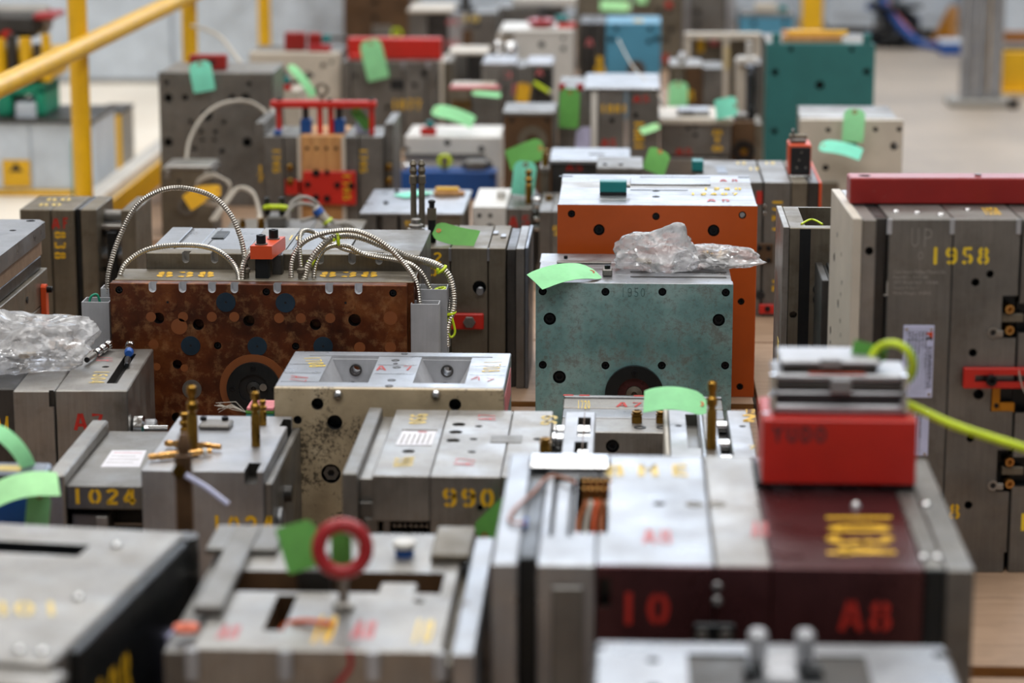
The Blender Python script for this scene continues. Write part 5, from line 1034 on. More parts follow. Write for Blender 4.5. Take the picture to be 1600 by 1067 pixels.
def nameplate(xa, ya, xb, yb, logo):
    a = t.f(xa, yb); b = t.f(xb, ya); n_ = t.part('name_plate', G().box(a[0], b[0], -.0016, 0, a[1], b[1], .0006), 'plate_blue')
    w_ = b[0]-a[0]; h_ = b[1]-a[1]
    for i in range(7): x = a[0]+w_*(.1+.105*i); t.part('ruled_line', G().box(x, x+.0004, -.0019, -.0016, a[1]+h_*.04, b[1]-h_*.04, 0), 'pencil', n_)
    t.part('ruled_line', G().box(a[0]+w_*.1, a[0]+w_*.75, -.0019, -.0016, b[1]-h_*.2, b[1]-h_*.2+.0005, 0), 'pencil', n_)
    for fx, fy in ((.1, .05), (.9, .05), (.1, .95), (.9, .95)): screw(n_, (a[0]+w_*fx, -.0016, a[1]+h_*fy), (0, -1, 0), 2.4*k, .0015, 'chrome')
    up = (5.2*k, 0, 0)
    rows = [('客户名称 CUSTOMER', .16, .08, .55), ('模具编号 MOLD NO.', .27, .08, .4), ('产品名称 PART NAME', .38, .08, .45), ('材料 MATERIAL', .49, .08, .4), ('重量 WEIGHT', .60, .08, .3), ('尺寸 SIZE  T0 DATE', .70, .08, .6)]
    for s_, fx, f0, f1 in rows: fonttext(n_, s_, (a[0]+w_*fx, -.0018, b[1]-h_*f0), (a[0]+w_*fx, -.0018, b[1]-h_*f1), (4.2*k, 0, 0), 'ink')
    if logo:
        fonttext(n_, '浙江精诚模具有限公司', (a[0]+w_*.84, -.0018, b[1]-h_*.28), (a[0]+w_*.84, -.0018, b[1]-h_*.86), (6.5*k, 0, 0), 'ink'); fonttext(n_, 'TAIWAN MOLD INDUSTRIES CO LIMITED', (a[0]+w_*.78, -.0018, b[1]-h_*.28), (a[0]+w_*.78, -.0018, b[1]-h_*.88), (3.0*k, 0, 0), 'ink')
        x_ = a[0]+w_*.85; z_ = b[1]-h_*.17
        t.part('logo', G().prism([(x_-7*k, z_+7*k), (x_+5*k, z_+10*k), (x_+5*k, z_-1*k), (x_+1*k, z_+2*k), (x_-1*k, z_+4*k)], 'xz', -.0022, -.0016), 'orange_red', n_); t.part('logo', G().prism([(x_-5*k, z_), (x_+1*k, z_+2*k), (x_+5*k, z_-1*k), (x_+3*k, z_-5*k), (x_, z_-1*k), (x_-4*k, z_-5*k)], 'xz', -.0022, -.0016), 'ink', n_)
nameplate(1408, 508, 1460, 621, True); nameplate(1400, 640, 1452, 712, False)
# left side holes
g = G(); random.seed(5)
for i in range(18): g.cyl((-.004, random.uniform(.03, D-.03), random.uniform(.12, H-.05)), 'x', random.choice((.005, .006, .009)), .02, 14)
CUTS.append((a, g, 'bore')) if False else None
sp = t.part('side_plate', G().box(-.016, -.0005, -.0, D, 0, H+.002, .0012), 'beige'); g = G()
for i in range(20): g.cyl((-.03, .03+(D-.06)*random.random(), .1+(H-.15)*(i+.5)/20), 'x', (.004, .005, .008)[i % 3], .028, 14)
CUTS.append((sp, g, 'steel_dark'))
yb = t.t(1400, 321)[1]; x0 = t.t(1328, 321)[0]; zt = H+.001+ (t.f(1400, 279, yb)[1]-H)
bar = t.part('lifting_bar', G().box(x0, W+.05, yb, yb+.055, H+.002, zt, .0025), 'dark_red'); CUTS.append((bar, G().cyl((t.t(1348, 271, zt)[0], yb+.025, zt-.02), 'z', .011, .04, 20), 'bore')); X = t.t(1524, 271, zt)[0]; t.part('bar_bolt', G().cyl((X, yb+.025, zt), 'z', .006, .003, 12), 'chrome', bar)
for px, py in ((1400, 332), (1470, 337), (1512, 329), (1433, 334)): t.part('ball_plug', G().lathe((*t.t(px, py), H+.001), 'z', [(.006, 0), (.005, .002), (.0005, .004)], 12), 'chrome')
t.ttext('1958', (1540, 336), (1565, 336), (1532, 325), 'y_paint', z=H+.0012, th=.4); t.part('red_patch', G().box(t.t(1490, 328)[0], t.t(1585, 328)[0], t.t(1500, 331)[1], t.t(1500, 324)[1], H+.001, H+.0014, 0), 'r_faded') if False else None
# --- open frame mold behind it
t = mold('frame_mold', 'open topped grey frame mold between the orange and 1958 molds', 1234, 1345, 356, 323, Y=4.72)
H, D, W = t.H, t.D, t.W; bd = t.part('frame', G().box(0, W, 0, D, 0, H, .0015), 'steel_brown'); CUTS.append((bd, G().box(.03, W-.01, .028, D-.012, .1, H+.01, 0), 'steel_brown'))
t.part('front_groove', G().box(t.x(1250), t.x(1267), -.001, .0, 0, H-.002, 0), 'steel_black'); CUTS[-1][1].cyl((t.f(1237, 492)[0]+.003, -.01, t.f(1237, 492)[1]), 'y', .007, .03, 16)
t.part('neon_tie', G().tube(spline([(*t.t(1252, 351), H+.001), (*t.t(1268, 346), H+.004), (*t.t(1285, 351), H+.001)], 5), .002, 6), 'neon'); t.ttext('A7', (1230, 335), (1238, 343), (1240, 333), 'r_faded') if False else None
sd = t.part('side_plate', G().box(-.012, -.0005, 0, D, 0, H+.0015), 'steel'); t.part('side_paint', G().box(-.0126, -.012, .05, .1, .05, .25, 0), 'y_faded')
t.part('port', G().torus((t.f(1278, 452)[0], -.001, t.f(1278, 452)[1]), 'y', .007, .0028, 16, 8), 'black'); t.part('port', G().torus((t.f(1278, 468)[0], -.001, t.f(1278, 468)[1]), 'y', .007, .0028, 16, 8), 'black')
t = mold('dark_plate_mold', 'narrow dark plate mold pressed against the left of mold 1958', 1284, 1345, 438, 410, Y=4.5)
plates(t, [(1284, 1296, 'clamp_plate', 'steel_dark'), (1296, 1302, 'groove_plate', 'steel_black', -.004, .006), (1302, 1345, 'core_plate', 'steel_black')])
# --- 1721 mold
t = mold('grey_mold', 'grey mold stencilled 1721 sideways behind the orange mold', 1090, 1284, 284, 251, Y=6.2)
H, D = t.H, t.D; k = t.m()
P_ = plates(t, [(1090, 1192, 'cavity_plate', 'steel_dull'), (1194, 1236, 'core_plate', 'steel_dull'), (1237, 1262, 'spacer_block', 'steel_brown'), (1263, 1280, 'ejector_housing', 'steel_dark'), (1280, 1284.5, 'clamp_plate', 'orange_red')])
for i, (s_, py) in enumerate((('1', 311), ('7', 322), ('2', 336), ('1', 353), ('7', 435), ('2', 446))):
    a = t.f(1207, py); text(t.o, s_, (a[0], -.0003, a[1]), (a[0], -.0003, a[1]-10*k), (a[0]+16*k, -.0003, a[1]), 'y_paint', th=.36)
t.part('red_mark', G().box(t.f(1182, 300)[0], t.f(1191, 300)[0], -.0008, 0, t.f(0, 310)[1], t.f(0, 290)[1], 0), 'r_paint')
cl = t.part('latch', G().box(t.f(1183, 380)[0], t.f(1208, 380)[0], -.008, 0, t.f(0, 400)[1], t.f(0, 370)[1], .001), 'rust_brown')
for px in (1187, 1201):
    for py in (377, 396): screw(t.o, (t.f(px, py)[0], -.008, t.f(0, py)[1]), (0, -1, 0), 4*k, .003)
c2 = t.part('latch', G().box(t.f(1186, 470)[0], t.f(1210, 470)[0], -.01, 0, t.f(0, 478)[1], t.f(0, 464)[1], .001), 'red'); screw(t.o, (t.f(1199, 470)[0], -.01, t.f(0, 470)[1]), (0, -1, 0), 4.5*k, .004); t.part('hook', G().cyl((t.f(1188, 450)[0], -.003, t.f(0, 450)[1]), (0, -1, 0), 7*k, .006, 14), 'black')
for px, py in ((1195, 313), (1195, 324)): screw(t.o, (t.f(px, py)[0], 0, t.f(0, py)[1]), (0, -1, 0), 3*k, .004, 'chrome')
q = t.t(1082, 262); tb_ = t.part('safety_clamp', G().box(t.t(1081, 270)[0], t.t(1099, 270)[0], t.t(1085, 270)[1], t.t(1085, 266)[1], H+.004, H+.03, .002), 'teal_block'); t.part('clamp_foot', G().box(t.t(1081, 270)[0], t.t(1099, 270)[0], t.t(1085, 270)[1]+.002, t.t(1085, 266)[1], H, H+.004), 'black', tb_)
t.part('dark_window', G().prism([t.t(1122, 271), t.t(1137, 271), t.t(1132, 260), t.t(1117, 260)], 'xy', H, H+.0012), 'steel_blue')
for px, py in ((1195, 257), (1150, 257), (1170, 266)): t.ttext('12', (px, py), (px+16, py), (px-1, py-4), 'y_faded', th=.4)
zb = H; X0 = t.t(1232, 273)[0]; yb = t.t(1232, 273)[1]; wl = t.M @ Vector((X0, yb, H))
b = T('socket_block', 'red block with black socket face standing on the mold stencilled 1721', 'socket', wl); w_ = PY(1267, 270, wl.y).x-wl.x; h_ = PY(1232, 226, wl.y).z-wl.z
b.part('housing', G().box(0, w_, 0, .09, 0, h_, .002), 'orange_red'); b.part('socket_face', G().box(.004, w_-.002, -.003, 0, .002, h_-.006, .001), 'black')
for i, (fx, fz) in enumerate(((.55, .75), (.45, .5), (.35, .25), (.75, .25))): b.part('contact', G().cyl((w_*fx, -.003, h_*fz), (0, -1, 0), .003, .003, 10), 'chrome')
b.part('hinge_block', G().box(.004, w_-.012, .02, .07, h_, h_+.012, .003), 'steel_dull'); b.part('hinge_pin', G().cyl((.002, .03, h_+.016), 'x', .007, w_-.012, 12), 'steel_brown'); b.part('hinge_ear', G().box(.008, .014, .02, .05, h_+.01, h_+.035, .003), 'steel_dull')
t.part('bright_tab', G().box(X0, X0+w_, yb-.035, yb-.012, H, H+.003), 'chrome')
# --- white mold with tags
t = mold('white_mold', 'off white mold with green tag on its face before the concrete floor', 1290, 1412, 187, 167, Y=7.22)
H, D, W = t.H, t.D, t.W
fp = t.part('face_plate', G().box(t.x(1250), W, 0, .03, 0, H, .002), 'beige'); t.part('core_plate', G().box(t.x(1252), W-.015, .0304, D*.6, 0, H+.002, .0015), 'steel'); t.part('clamp_plate', G().box(t.x(1256), W-.015, D*.6+.0004, D, 0, H+.003), 'steel_dull')
t.holes(fp, [(1294, 203, 4, 's'), (1368, 202, 4, 's'), (1405, 202, 4, 's'), (1397, 228, 6.5, 'h'), (1330, 226, 9, 'h'), (1290, 262, 5, 's')], 'steel_black'); t.part('lower_plate', G().box(t.x(1270), t.x(1312), -.012, -.001, 0, H*.5), 'steel_brown')
card('light green paper tag hanging on the off white mold face', PY(1336, 170, 7.19), PY(1332, 222, 7.17), .06, 'paper_green', sag=.03); card('mint paper tag lying level below the light green one', PY(1281, 228, 7.15), PY(1346, 242, 7.12), .048, 'paper_mint', n=(0, -.7, .9), sag=.08)
# --- dark green mold
t = mold('dark_green_mold', 'large dark green mold plate standing at the right end of the row', 1197, 1368, 68, 52, Y=8.62)
H, D, W = t.H, t.D, t.W; fp = t.part('face_plate', G().box(0, W, 0, .035, 0, H, .002), 'teal_dark'); t.part('core_plate', G().box(.006, W-.006, .0355, D*.7, 0, H-.001), 'steel_brown'); t.part('clamp_plate', G().box(0, W, D*.7+.0004, D, 0, H), 'steel_dull')
t.holes(fp, [(1236, 77, 4, 's'), (1331, 77, 4, 's'), (1211, 113, 5.5, 'h'), (1354, 112, 5.5, 'h'), (1281, 133, 7, 'h'), (1210, 205, 5, 'h'), (1354, 205, 5, 'h')], 'steel_black')
for px in (1213, 1355): t.part('lift_lug', G().box(t.x(px)-.014, t.x(px)+.014, .0, .03, H, H+.034, .003), 'teal_dark')
gz = H
w2 = T('timber_rack', 'stack of yellow timber battens lying on the dark green mold', 'timber', t.M @ Vector((t.x(1224), .05, H+.003)))
for i in range(3): w2.part('batten', G().box(.0+i*.008, .2-i*.006, i*.03, i*.03+.026, -.003, .018, .002), 'timber')
w2.part('batten', G().box(.02, .22, .02, .045, .018, .034, .002), 'yellow'); w2.part('batten', G().box(.0, .14, .06, .085, .018, .032, .002), 'timber')
# --- layered mold with wood top
t = mold('layered_mold', 'low layered grey mold under a pale board left of the dark brown mold', 1032, 1142, 190, 172, Y=8.12)
H, D, W = t.H, t.D, t.W
t.part('top_board', G().box(-.006, W+.006, -.008, D, H-.008, H+.012, .003), 'beige'); t.part('cavity_plate', G().box(0, W, 0, D, H*.52, H-.008), 'steel_dull'); t.part('gasket', G().box(.004, W-.004, .006, D, H*.48, H*.52), 'black'); t.part('core_plate', G().box(.0, W, 0, D, H*.2, H*.48), 'steel'); t.part('clamp_plate', G().box(-.004, W+.001, -.01, D, 0, H*.2), 'steel_dull')
for s_, py in (('8', 203), ('1', 214), ('0', 228)): a = t.f(1114, py); text(t.o, s_, (a[0], -.0004, a[1]-.016), (a[0]+.028, -.0004, a[1]-.016), (a[0], -.0004, a[1]), 'y_paint', th=.42)
t.ftext('A5', 1056, 232, 1080, 242, 'r_paint', th=.4)
for px, py in ((1075, 200), (1086, 197), (1087, 211)): t.part('port', G().cyl((t.f(px, py)[0], 0, t.f(px, py)[1]), (0, -1, 0), .007, .002, 12), 'black')
q = t.t(1085, 176, H+.012); t.part('top_block', G().box(t.t(1058, 178, H+.012)[0], t.t(1108, 178, H+.012)[0], .05, .16, H+.012, H+.03, .003), 'steel_bright'); t.part('top_pocket', G().box(t.t(1064, 178)[0], t.t(1082, 178)[0], .046, .05, H+.014, H+.028), 'steel_dark')
t.part('side_mark', G().box(-.0008, 0, .02, .06, .06, H-.03, 0), 'r_paint'); pz = t
card('fresh green paper tag hanging behind the pale board of the layered mold', PY(1060, 128, 9.26), PY(1059, 172, 9.24), .07, 'paper_green', sag=.03, string=[PY(1062, 115, 9.29)]); card('mint paper tag standing at the right end of the pale board', PY(1152, 165, 8.08), PY(1118, 172, 8.1), .065, 'paper_mint', n=(.0, -1, .4), sag=.06)
t = mold('brown_mold', 'small dark brown mold left of the dark green mold foot', 1143, 1192, 190, 175, Y=8.2); P_ = plates(t, [(1143, 1180, 'clamp_plate', 'rust_brown'), (1180, 1192, 'core_plate', 'steel_brown', -.01, .01)]); X, Z = t.f(1162, 236); t.part('locating_ring', G().ring((X, 0, Z), (0, -1, 0), .035, .02, .01, 28), 'steel_black'); t.part('sprue', G().lathe((X, 0, Z), (0, -1, 0), [(.012, 0), (.01, .012), (.003, .014)], 14), 'brass')
t.part('top_clutter', G().box(t.x(1148), t.x(1168), .04, .1, t.H, t.H+.02, .006), 'steel_dull'); t.part('valve', G().lathe((t.x(1175), .06, t.H), 'z', [(.012, 0), (.012, .04), (.008, .045), (.008, .15)], 12), 'steel_black')
# --- silver mold 1881
t = mold('silver_mold', 'silver mold with white corner strip and yellow stencil behind green tags', 872, 1030, 142, 120, Y=7.86)
H, D, W = t.H, t.D, t.W
P_ = plates(t, [(872, 922, 'clamp_plate', 'steel_dull'), (923, 934, 'white_strip', 'white'), (935, 976, 'cavity_plate', 'steel_dull'), (977, 981, 'white_strip', 'alu'), (982, 1030, 'core_plate', 'steel_dull')]); t.part('top_plate', G().box(t.x(912), W+.004, -.004, D, H, H+.012, .003), 'steel_bright')
t.ftext('1881', 938, 163, 980, 176, 'y_paint', th=.36); t.ftext('A5', 990, 149, 1014, 160, 'r_paint', th=.36); t.ftext('A5', 940, 217, 962, 229, 'r_paint', th=.36)
for i, s_ in enumerate('1881'): a = t.f(991, 188+i*12); text(t.o, s_, (a[0], -.0004, a[1]), (a[0], -.0004, a[1]-.02), (a[0]+.03, -.0004, a[1]), 'y_paint', th=.4)
t.holes(P_[2], [(956, 188, 4, 'h')], 'black'); t.holes(P_[4], [(993, 180, 4, 'h')], 'black'); t.part('label_sheet', G().prism([(t.f(*q)[0], t.f(*q)[1]) for q in ((898, 236), (922, 236), (922, 198), (910, 198), (900, 206))], 'xz', -.001, 0), 'lilac')
for px in (878, 906): t.part('red_knob', G().cyl((t.x(px), .01, H), 'z', .011, .022, 14, 0, .003), 'crimson')
card('long green paper tag hanging before the silver mold with white strip', PY(891, 138, 7.82), PY(888, 200, 7.80), .062, 'paper_deep', sag=.02)
card('pale green pointed tag right of the silver mold with white strip', PY(1030, 196, 7.845), PY(1001, 206, 7.82), .028, 'paper_pale', n=(0, -.7, .7))
cable(None, [PY(966, 62, 9.2), PY(985, 98, 8.6), PY(1008, 126, 8.05), PY(1030, 150, 7.85), PY(1038, 170, 7.83)], .003, 'cable_white', False, 'clear_hose', t.o).matrix_parent_inverse = t.M.inverted()
lw = t
# --- brown mold (left of silver)
t = mold('brown_mold', 'plain brown mold plate left of the long hanging green tag', 787, 868, 181, 166, Y=7.74)
P_ = plates(t, [(787, 863, 'clamp_plate', 'rust_brown'), (863, 868, 'core_plate', 'steel_dull')]); t.part('top_plate', G().box(-.004, t.x(868), -.004, t.D, t.H, t.H+.012, .002), 'steel_dull'); X, Z = t.f(832, 220); t.part('locating_ring', G().ring((X, 0, Z), (0, -1, 0), .045, .02, .006, 32), 'steel_brown')
for px in (800, 855): screw(t.o, (t.x(px), 0, t.f(px, 188)[1]), (0, -1, 0), .006, .004)
# flat molds before it
t = mold('flat_mold', 'flat grey plate mold behind the orange mold top edge', 858, 966, 250, 234, Y=6.9, D=.24)
H = t.H; t.part('top_plate', G().box(0, t.x(985), 0, t.D, H-.012, H, .002), 'steel_bright'); t.part('body', G().box(.006, t.x(960), .01, t.D, .03, H-.012), 'steel_dark'); t.part('base', G().box(0, t.x(966), 0, t.D, 0, .03), 'steel_dull'); t.ftext('A5', 885, 256, 910, 267, 'r_paint', y=.0098, th=.36); t.part('slot', G().box(t.t(920, 240)[0], t.t(945, 240)[0], .1, .125, H, H+.0015), 'steel_dark')
t = mold('flat_mold', 'small flat grey mold beside the dark green leaning tag', 932, 1005, 262, 255, Y=6.55, D=.2); t.part('top_plate', G().box(0, t.W, 0, t.D, t.H-.015, t.H, .002), 'steel_dull'); t.part('body', G().box(.004, t.W-.004, .005, t.D-.005, 0, t.H-.015), 'steel_brown')
for px in (945, 970): t.part('bolt_head', G().cyl((t.x(px), .05, t.H), 'z', .006, .004, 6), 'steel_dark')
card('deep green paper tag leaning between the flat and layered molds', PY(1032, 234, 6.75), PY(1020, 270, 6.7), .062, 'paper_deep', n=(.2, -1, .3), sag=.03)
t = mold('tan_mold', 'tan mold with two brass nipples and green tags left of the flat molds', 845, 857, 262, 250, Y=6.86); t.part('body', G().box(0, t.W, 0, t.D, 0, t.H-.012), 'steel_brown'); t.part('top_plate', G().box(-.003, t.W+.003, -.003, t.D, t.H-.012, t.H), 'steel_dull')
for px in (833, 853): pass
for y_ in (.04, .12): brass_nipple(t.o, (t.W*.5, y_, t.H), .008, .035)
card('big deep green paper tag tilted behind the mint one', PY(850, 230, 7.1), PY(794, 252, 7.1), .066, 'paper_deep', n=(0, -1, .6), sag=.04); card('mint paper tag standing behind the slim brass pillar', PY(822, 252, 6.86), PY(816, 305, 6.86), .062, 'paper_mint', n=(0, -1, .2), sag=.03)
card('small yellow tag hanging between brown mold and grey molds', PY(820, 130, 8.92), PY(815, 160, 8.92), .048, 'paper_yellow', n=(-.2, -1, .1)); t = T('neon_clip', 'neon yellow plastic clip sticking up beside the yellow tag', 'clip', PY(845, 136, 8.935)); t.part('strip', G().tube([(-.025, 0, .016), (.0, 0, .0), (.03, 0, -.018)], .007, 8), 'neon'); t.part('end_cap', G().cyl((.028, 0, -.02), 'x', .008, .012, 10), 'cable_white')
# --- A5 mold left of orange
t = mold('grey_mold', 'low mold with white end plate marked A5 left of the orange mold', 738, 836, 325, 296, Y=6.72)
H, D = t.H, t.D
P_ = plates(t, [(738, 791, 'end_plate', 'white', .003), (792, 812, 'core_plate', 'steel_dull'), (812, 832, 'cavity_plate', 'steel_dull'), (832, 838, 'clamp_plate', 'steel_dark', -.01, .01)]); t.holes(P_[0], [(749, 337, 3.5, 's'), (766, 337, 3.5, 's'), (766, 356, 7, 'h')], 'black')
t.ftext('A', 796, 338, 808, 356, 'r_paint', th=.36); t.ftext('5', 815, 337, 827, 353, 'r_paint', th=.3)
q = t.t(826, 318); brass_nipple(t.o, (q[0], q[1], H), .009, t.f(826, 265, q[1])[1]-H, 'brass_pillar'); t.part('white_cap', G().cyl((*t.t(783, 312), H), 'z', .012, .025, 14, 0, .004), 'white')
t = mold('grey_mold', 'narrow grey mold squeezed between A5 mold and orange mold', 842, 905, 330, 300, Y=6.5, D=.3); P_ = plates(t, [(842, 862, 'clamp_plate', 'steel_dull'), (862, 905, 'core_plate', 'steel_dull')]); t.ftext('9', 864, 352, 873, 368, 'y_paint') ; brass_nipple(t.o, (*t.t(858, 312), t.H), .009, .012)
for py in (315, 325, 345, 360): t.part('side_bolt', G().cyl((-.012, .03, t.f(842, py)[1]), 'x', .006, .012, 10), 'chrome')
# --- h
t = mold('grey_mold', 'grey mold with flat top carrying a mint tag and wooden peg', 563, 722, 332, 296, Y=6.54)
H, D = t.H, t.D; plates(t, [(563, 588, 'clamp_plate', 'steel_dull', -.008), (589, 597, 'groove_plate', 'steel_dark', -.008, .012), (597, 621, 'support_plate', 'steel_dull', -.008), (621, 625, 'groove_plate', 'black', -.01, .01), (625, 680, 'cavity_plate', 'steel_dull', -.008), (680, 720, 'core_plate', 'steel_brown', -.008, .006)]); t.part('top_plate', G().box(-.002, t.W+.003, -.002, D, H-.0078, H, .0015), 'steel_bright')
for px, py in ((603, 318), (620, 300)): screw(t.o, (*t.t(px, py), H), 'z', .006, .006)
for s_, py in (('1', 358), ('9', 345)): a = t.f(633, py); text(t.o, s_, (a[0], -.0004, a[1]-.014), (a[0]+.018, -.0004, a[1]-.014), (a[0], -.0004, a[1]), 'y_paint', th=.4)
q = t.M @ Vector((*t.t(672, 303), H+.006)); q2 = t.M @ Vector((*t.t(624, 309), H+.003)); card('mint paper tag lying on the flat grey mold top', q, q2, .06, 'paper_mint', n=(0, 0, 1), sag=.02)
pg = T('wooden_peg', 'yellow wooden peg lying on the flat grey mold top', 'peg', t.M @ Vector((*t.t(700, 306), H))); pg.part('jaw', G().box(-.04, .045, 0, .016, 0, .012, .003), 'timber'); pg.part('jaw', G().box(-.035, .03, .004, .02, .013, .022, .003), 'yellow'); pg.part('spring', G().torus((.01, .01, .0125), 'y', .008, .0025, 14, 6), 'steel')
# --- blue block and white mold
t = T('blue_block', 'blue painted block lying before the white mold', 'block', (PY(613, 300, 7.95).x, 7.95, 0)); w_ = PY(775, 300, 7.95).x-t.o.location.x; h_ = PY(690, 268, 7.95).z
bl = t.part('body', G().box(0, w_, 0, .1, 0, h_, .003), 'blue')
for fx, fz in ((.03, .85), (.96, .85), (.96, .3), (.03, .3)): screw(t.o, (w_*fx, 0, h_*fz), (0, -1, 0), .006, .003)
t.part('mount', G().box(w_*.7, w_*.9, .02, .08, h_, h_+.03, .004), 'steel_dull'); t.part('mount_pin', G().cyl((w_*.66, .05, h_+.015), 'x', .01, w_*.3, 12), 'steel_dark'); t.part('coupling', G().lathe((-.03, .05, h_*.75), 'x', [(.02, 0), (.024, .004), (.024, .02), (.015, .03)], 18), 'chrome'); t.part('coupling', G().lathe((w_*.1, .03, h_), 'z', [(.02, 0), (.022, .015), (.014, .022)], 16), 'chrome')
t.part('neon_tie', G().torus((w_*.5, .03, h_+.028), 'y', .018, .006, 18, 8), 'neon'); t.part('tie_knob', G().lathe((w_*.5, .03, h_+.001), 'z', [(.008, 0), (.011, .02), (.006, .045)], 12), 'steel_brown')
t = mold('white_mold', 'white mold with grey bar across its face behind the blue block', 632, 783, 213, 196, Y=8.14); H, D = t.H, t.D
fp = t.part('face_plate', G().box(0, t.W, 0, .05, 0, H, .003), 'white'); t.part('core_plate', G().box(.004, t.W-.004, .0505, D, 0, H+.001, .002), 'white'); t.part('cross_bar', G().box(-.004, t.x(758), -.012, 0, t.f(0, 241)[1], t.f(0, 235)[1], .001), 'steel_dull'); t.holes(fp, [(699, 223, 5, 's'), (636, 233, 4, 's'), (752, 233, 5, 's'), (762, 254, 5, 'h')], 'black')
rb = T('clamp_block', 'small red clamp block with teal bolt on the white mold', 'clamp', t.M @ Vector((t.x(656), .02, H+.001))); rb.part('block', G().box(0, .05, 0, .03, 0, .024, .003), 'red'); rb.part('bolt', G().cyl((.03, .015, .024), 'z', .013, .02, 12), 'teal_block')
card('light green curved tag lying on the white mold', PY(676, 172, 8.2), PY(740, 192, 8.18), .052, 'paper_green', n=(0, -.75, .8), sag=.09)
# --- red frame mold
t = mold('red_frame_mold', 'grey mold with red lifting frame and red plate on wood', 412, 598, 213, 197, Y=7.28)
H, D, W = t.H, t.D, t.W
P_ = plates(t, [(412, 442, 'clamp_plate', 'steel_dull'), (443, 468, 'support_plate', 'steel_dull'), (469, 536, 'wood_block', 'timber', .002, -.004), (537, 560, 'cavity_plate', 'steel_dull'), (561, 598, 'core_plate', 'steel_dull')])
t.part('side_plate', G().box(t.x(397), t.x(411), .03, D+.05, 0, H+.035), 'steel_dull'); t.part('side_plate', G().box(t.x(599), t.x(613), .03, D+.05, 0, H+.035), 'steel_dull')
for a, b, mt in ((465, 470, 'beige'), (534, 540, 'beige')): t.part('batten', G().box(t.x(a), t.x(b), -.012, -.0045, 0, H, .001), mt)
z0, z1 = t.f(0, 316, -.02)[1], t.f(0, 264, -.02)[1]; rp = t.part('lock_plate', G().box(t.f(474, 290, -.02)[0], t.f(556, 290, -.02)[0], -.025, -.0125, z0, z1, .002), 'red'); t.part('lock_plate', G().box(t.x(445), t.f(474, 290, -.02)[0]-.001, -.012, -.001, t.f(0, 300)[1], t.f(0, 277)[1]), 'red')
k = t.m()
for px, py, r_ in ((494, 270, 6), (511, 269, 4), (481, 288, 4.5), (527, 289, 5), (549, 290, 5), (494, 308, 5), (511, 310, 5.5)): X, Z = t.f(px, py, -.025); screw(t.o, (X, -.025, Z), (0, -1, 0), r_*k, .004)
for i, s_ in enumerate('1746'): a = t.f(536, 271+i*11, -.025); text(t.o, s_, (a[0], -.0255, a[1]), (a[0], -.0255, a[1]-8*k), (a[0]+12*k, -.0255, a[1]), 'y_paint', th=.34)
for i, s_ in enumerate('1746'):
    for px in (426, 562): a = t.f(px, 232+i*10); text(t.o, s_, (a[0], -.0004, a[1]), (a[0], -.0004, a[1]-7.5*k), (a[0]+12*k, -.0004, a[1]), 'y_paint', th=.36)
for i in range(4): screw(t.o, (t.x(480+i*15), -.004, t.f(0, 228)[1]), (0, -1, 0), .005, .002)
zt = t.f(500, 168, .05)[1]
for px in (436, 500, 517, 581): t.part('frame_post', G().box(t.f(px-4, 190, .05)[0], t.f(px+4, 190, .05)[0], .045, .06, H, zt, .002), 'red')
t.part('frame_top', G().box(t.f(423, 165, .05)[0], t.f(588, 165, .05)[0], .035, .07, zt, zt+.02, .003), 'red')
for px in (478, 530): bx = t.part('spring_block', G().box(t.f(px-9, 200, .05)[0], t.f(px+8, 200, .05)[0], .05, .09, H, t.f(px, 186, .05)[1], .004), 'blue'); t.part('rod', G().cyl((t.f(px, 200, .07)[0], .07, t.f(px, 186, .05)[1]), 'z', .01, zt-t.f(px, 186, .05)[1]-.001, 12), 'steel_dark', bx)
t.part('blue_cap', G().box(t.f(428, 215, .03)[0], t.f(440, 215, .03)[0], .02, .05, H, H+.014, .003), 'blue')
c_ = Vector((t.f(503, 140, .05)[0], .05, t.f(503, 140, .05)[1])); t.part('eye_bolt', G().torus(c_, 'y', .016, .004, 24, 8), 'steel_brown'); t.part('eye_stem', G().cyl((c_.x, .05, zt+.02), 'z', .005, max(.004, c_.z-.016-zt-.02), 10), 'steel_brown')
for px in (436, 515, 580): screw(t.o, (t.f(px, 160, .05)[0], .05, zt+.02), 'z', .007, .006)
for zz in (.2, .16): t.part('brass_port', G().cyl((t.x(453), -.001, zz), (0, -1, 0), .01, .02, 12, 0, .002), 'brass'); t.part('brass_port', G().cyl((t.x(606), .025, zz), (0, -1, 0), .01, .02, 12, 0, .002), 'brass')
for i, s_ in enumerate('17'): t.ftext(s_, 402, 258+i*14, 412, 270+i*14, 'y_paint', y=.0298, th=.36)
card('deep green tag hanging inside the right of the red frame', PY(552, 170, 7.36), PY(577, 200, 7.36), .03, 'paper_deep', sag=.05); t.part('white_sheet', G().prism([t.f(*q, .1) for q in ((556, 212), (580, 212), (578, 195), (563, 178), (556, 178))], 'xz', .1, .102), 'lilac')
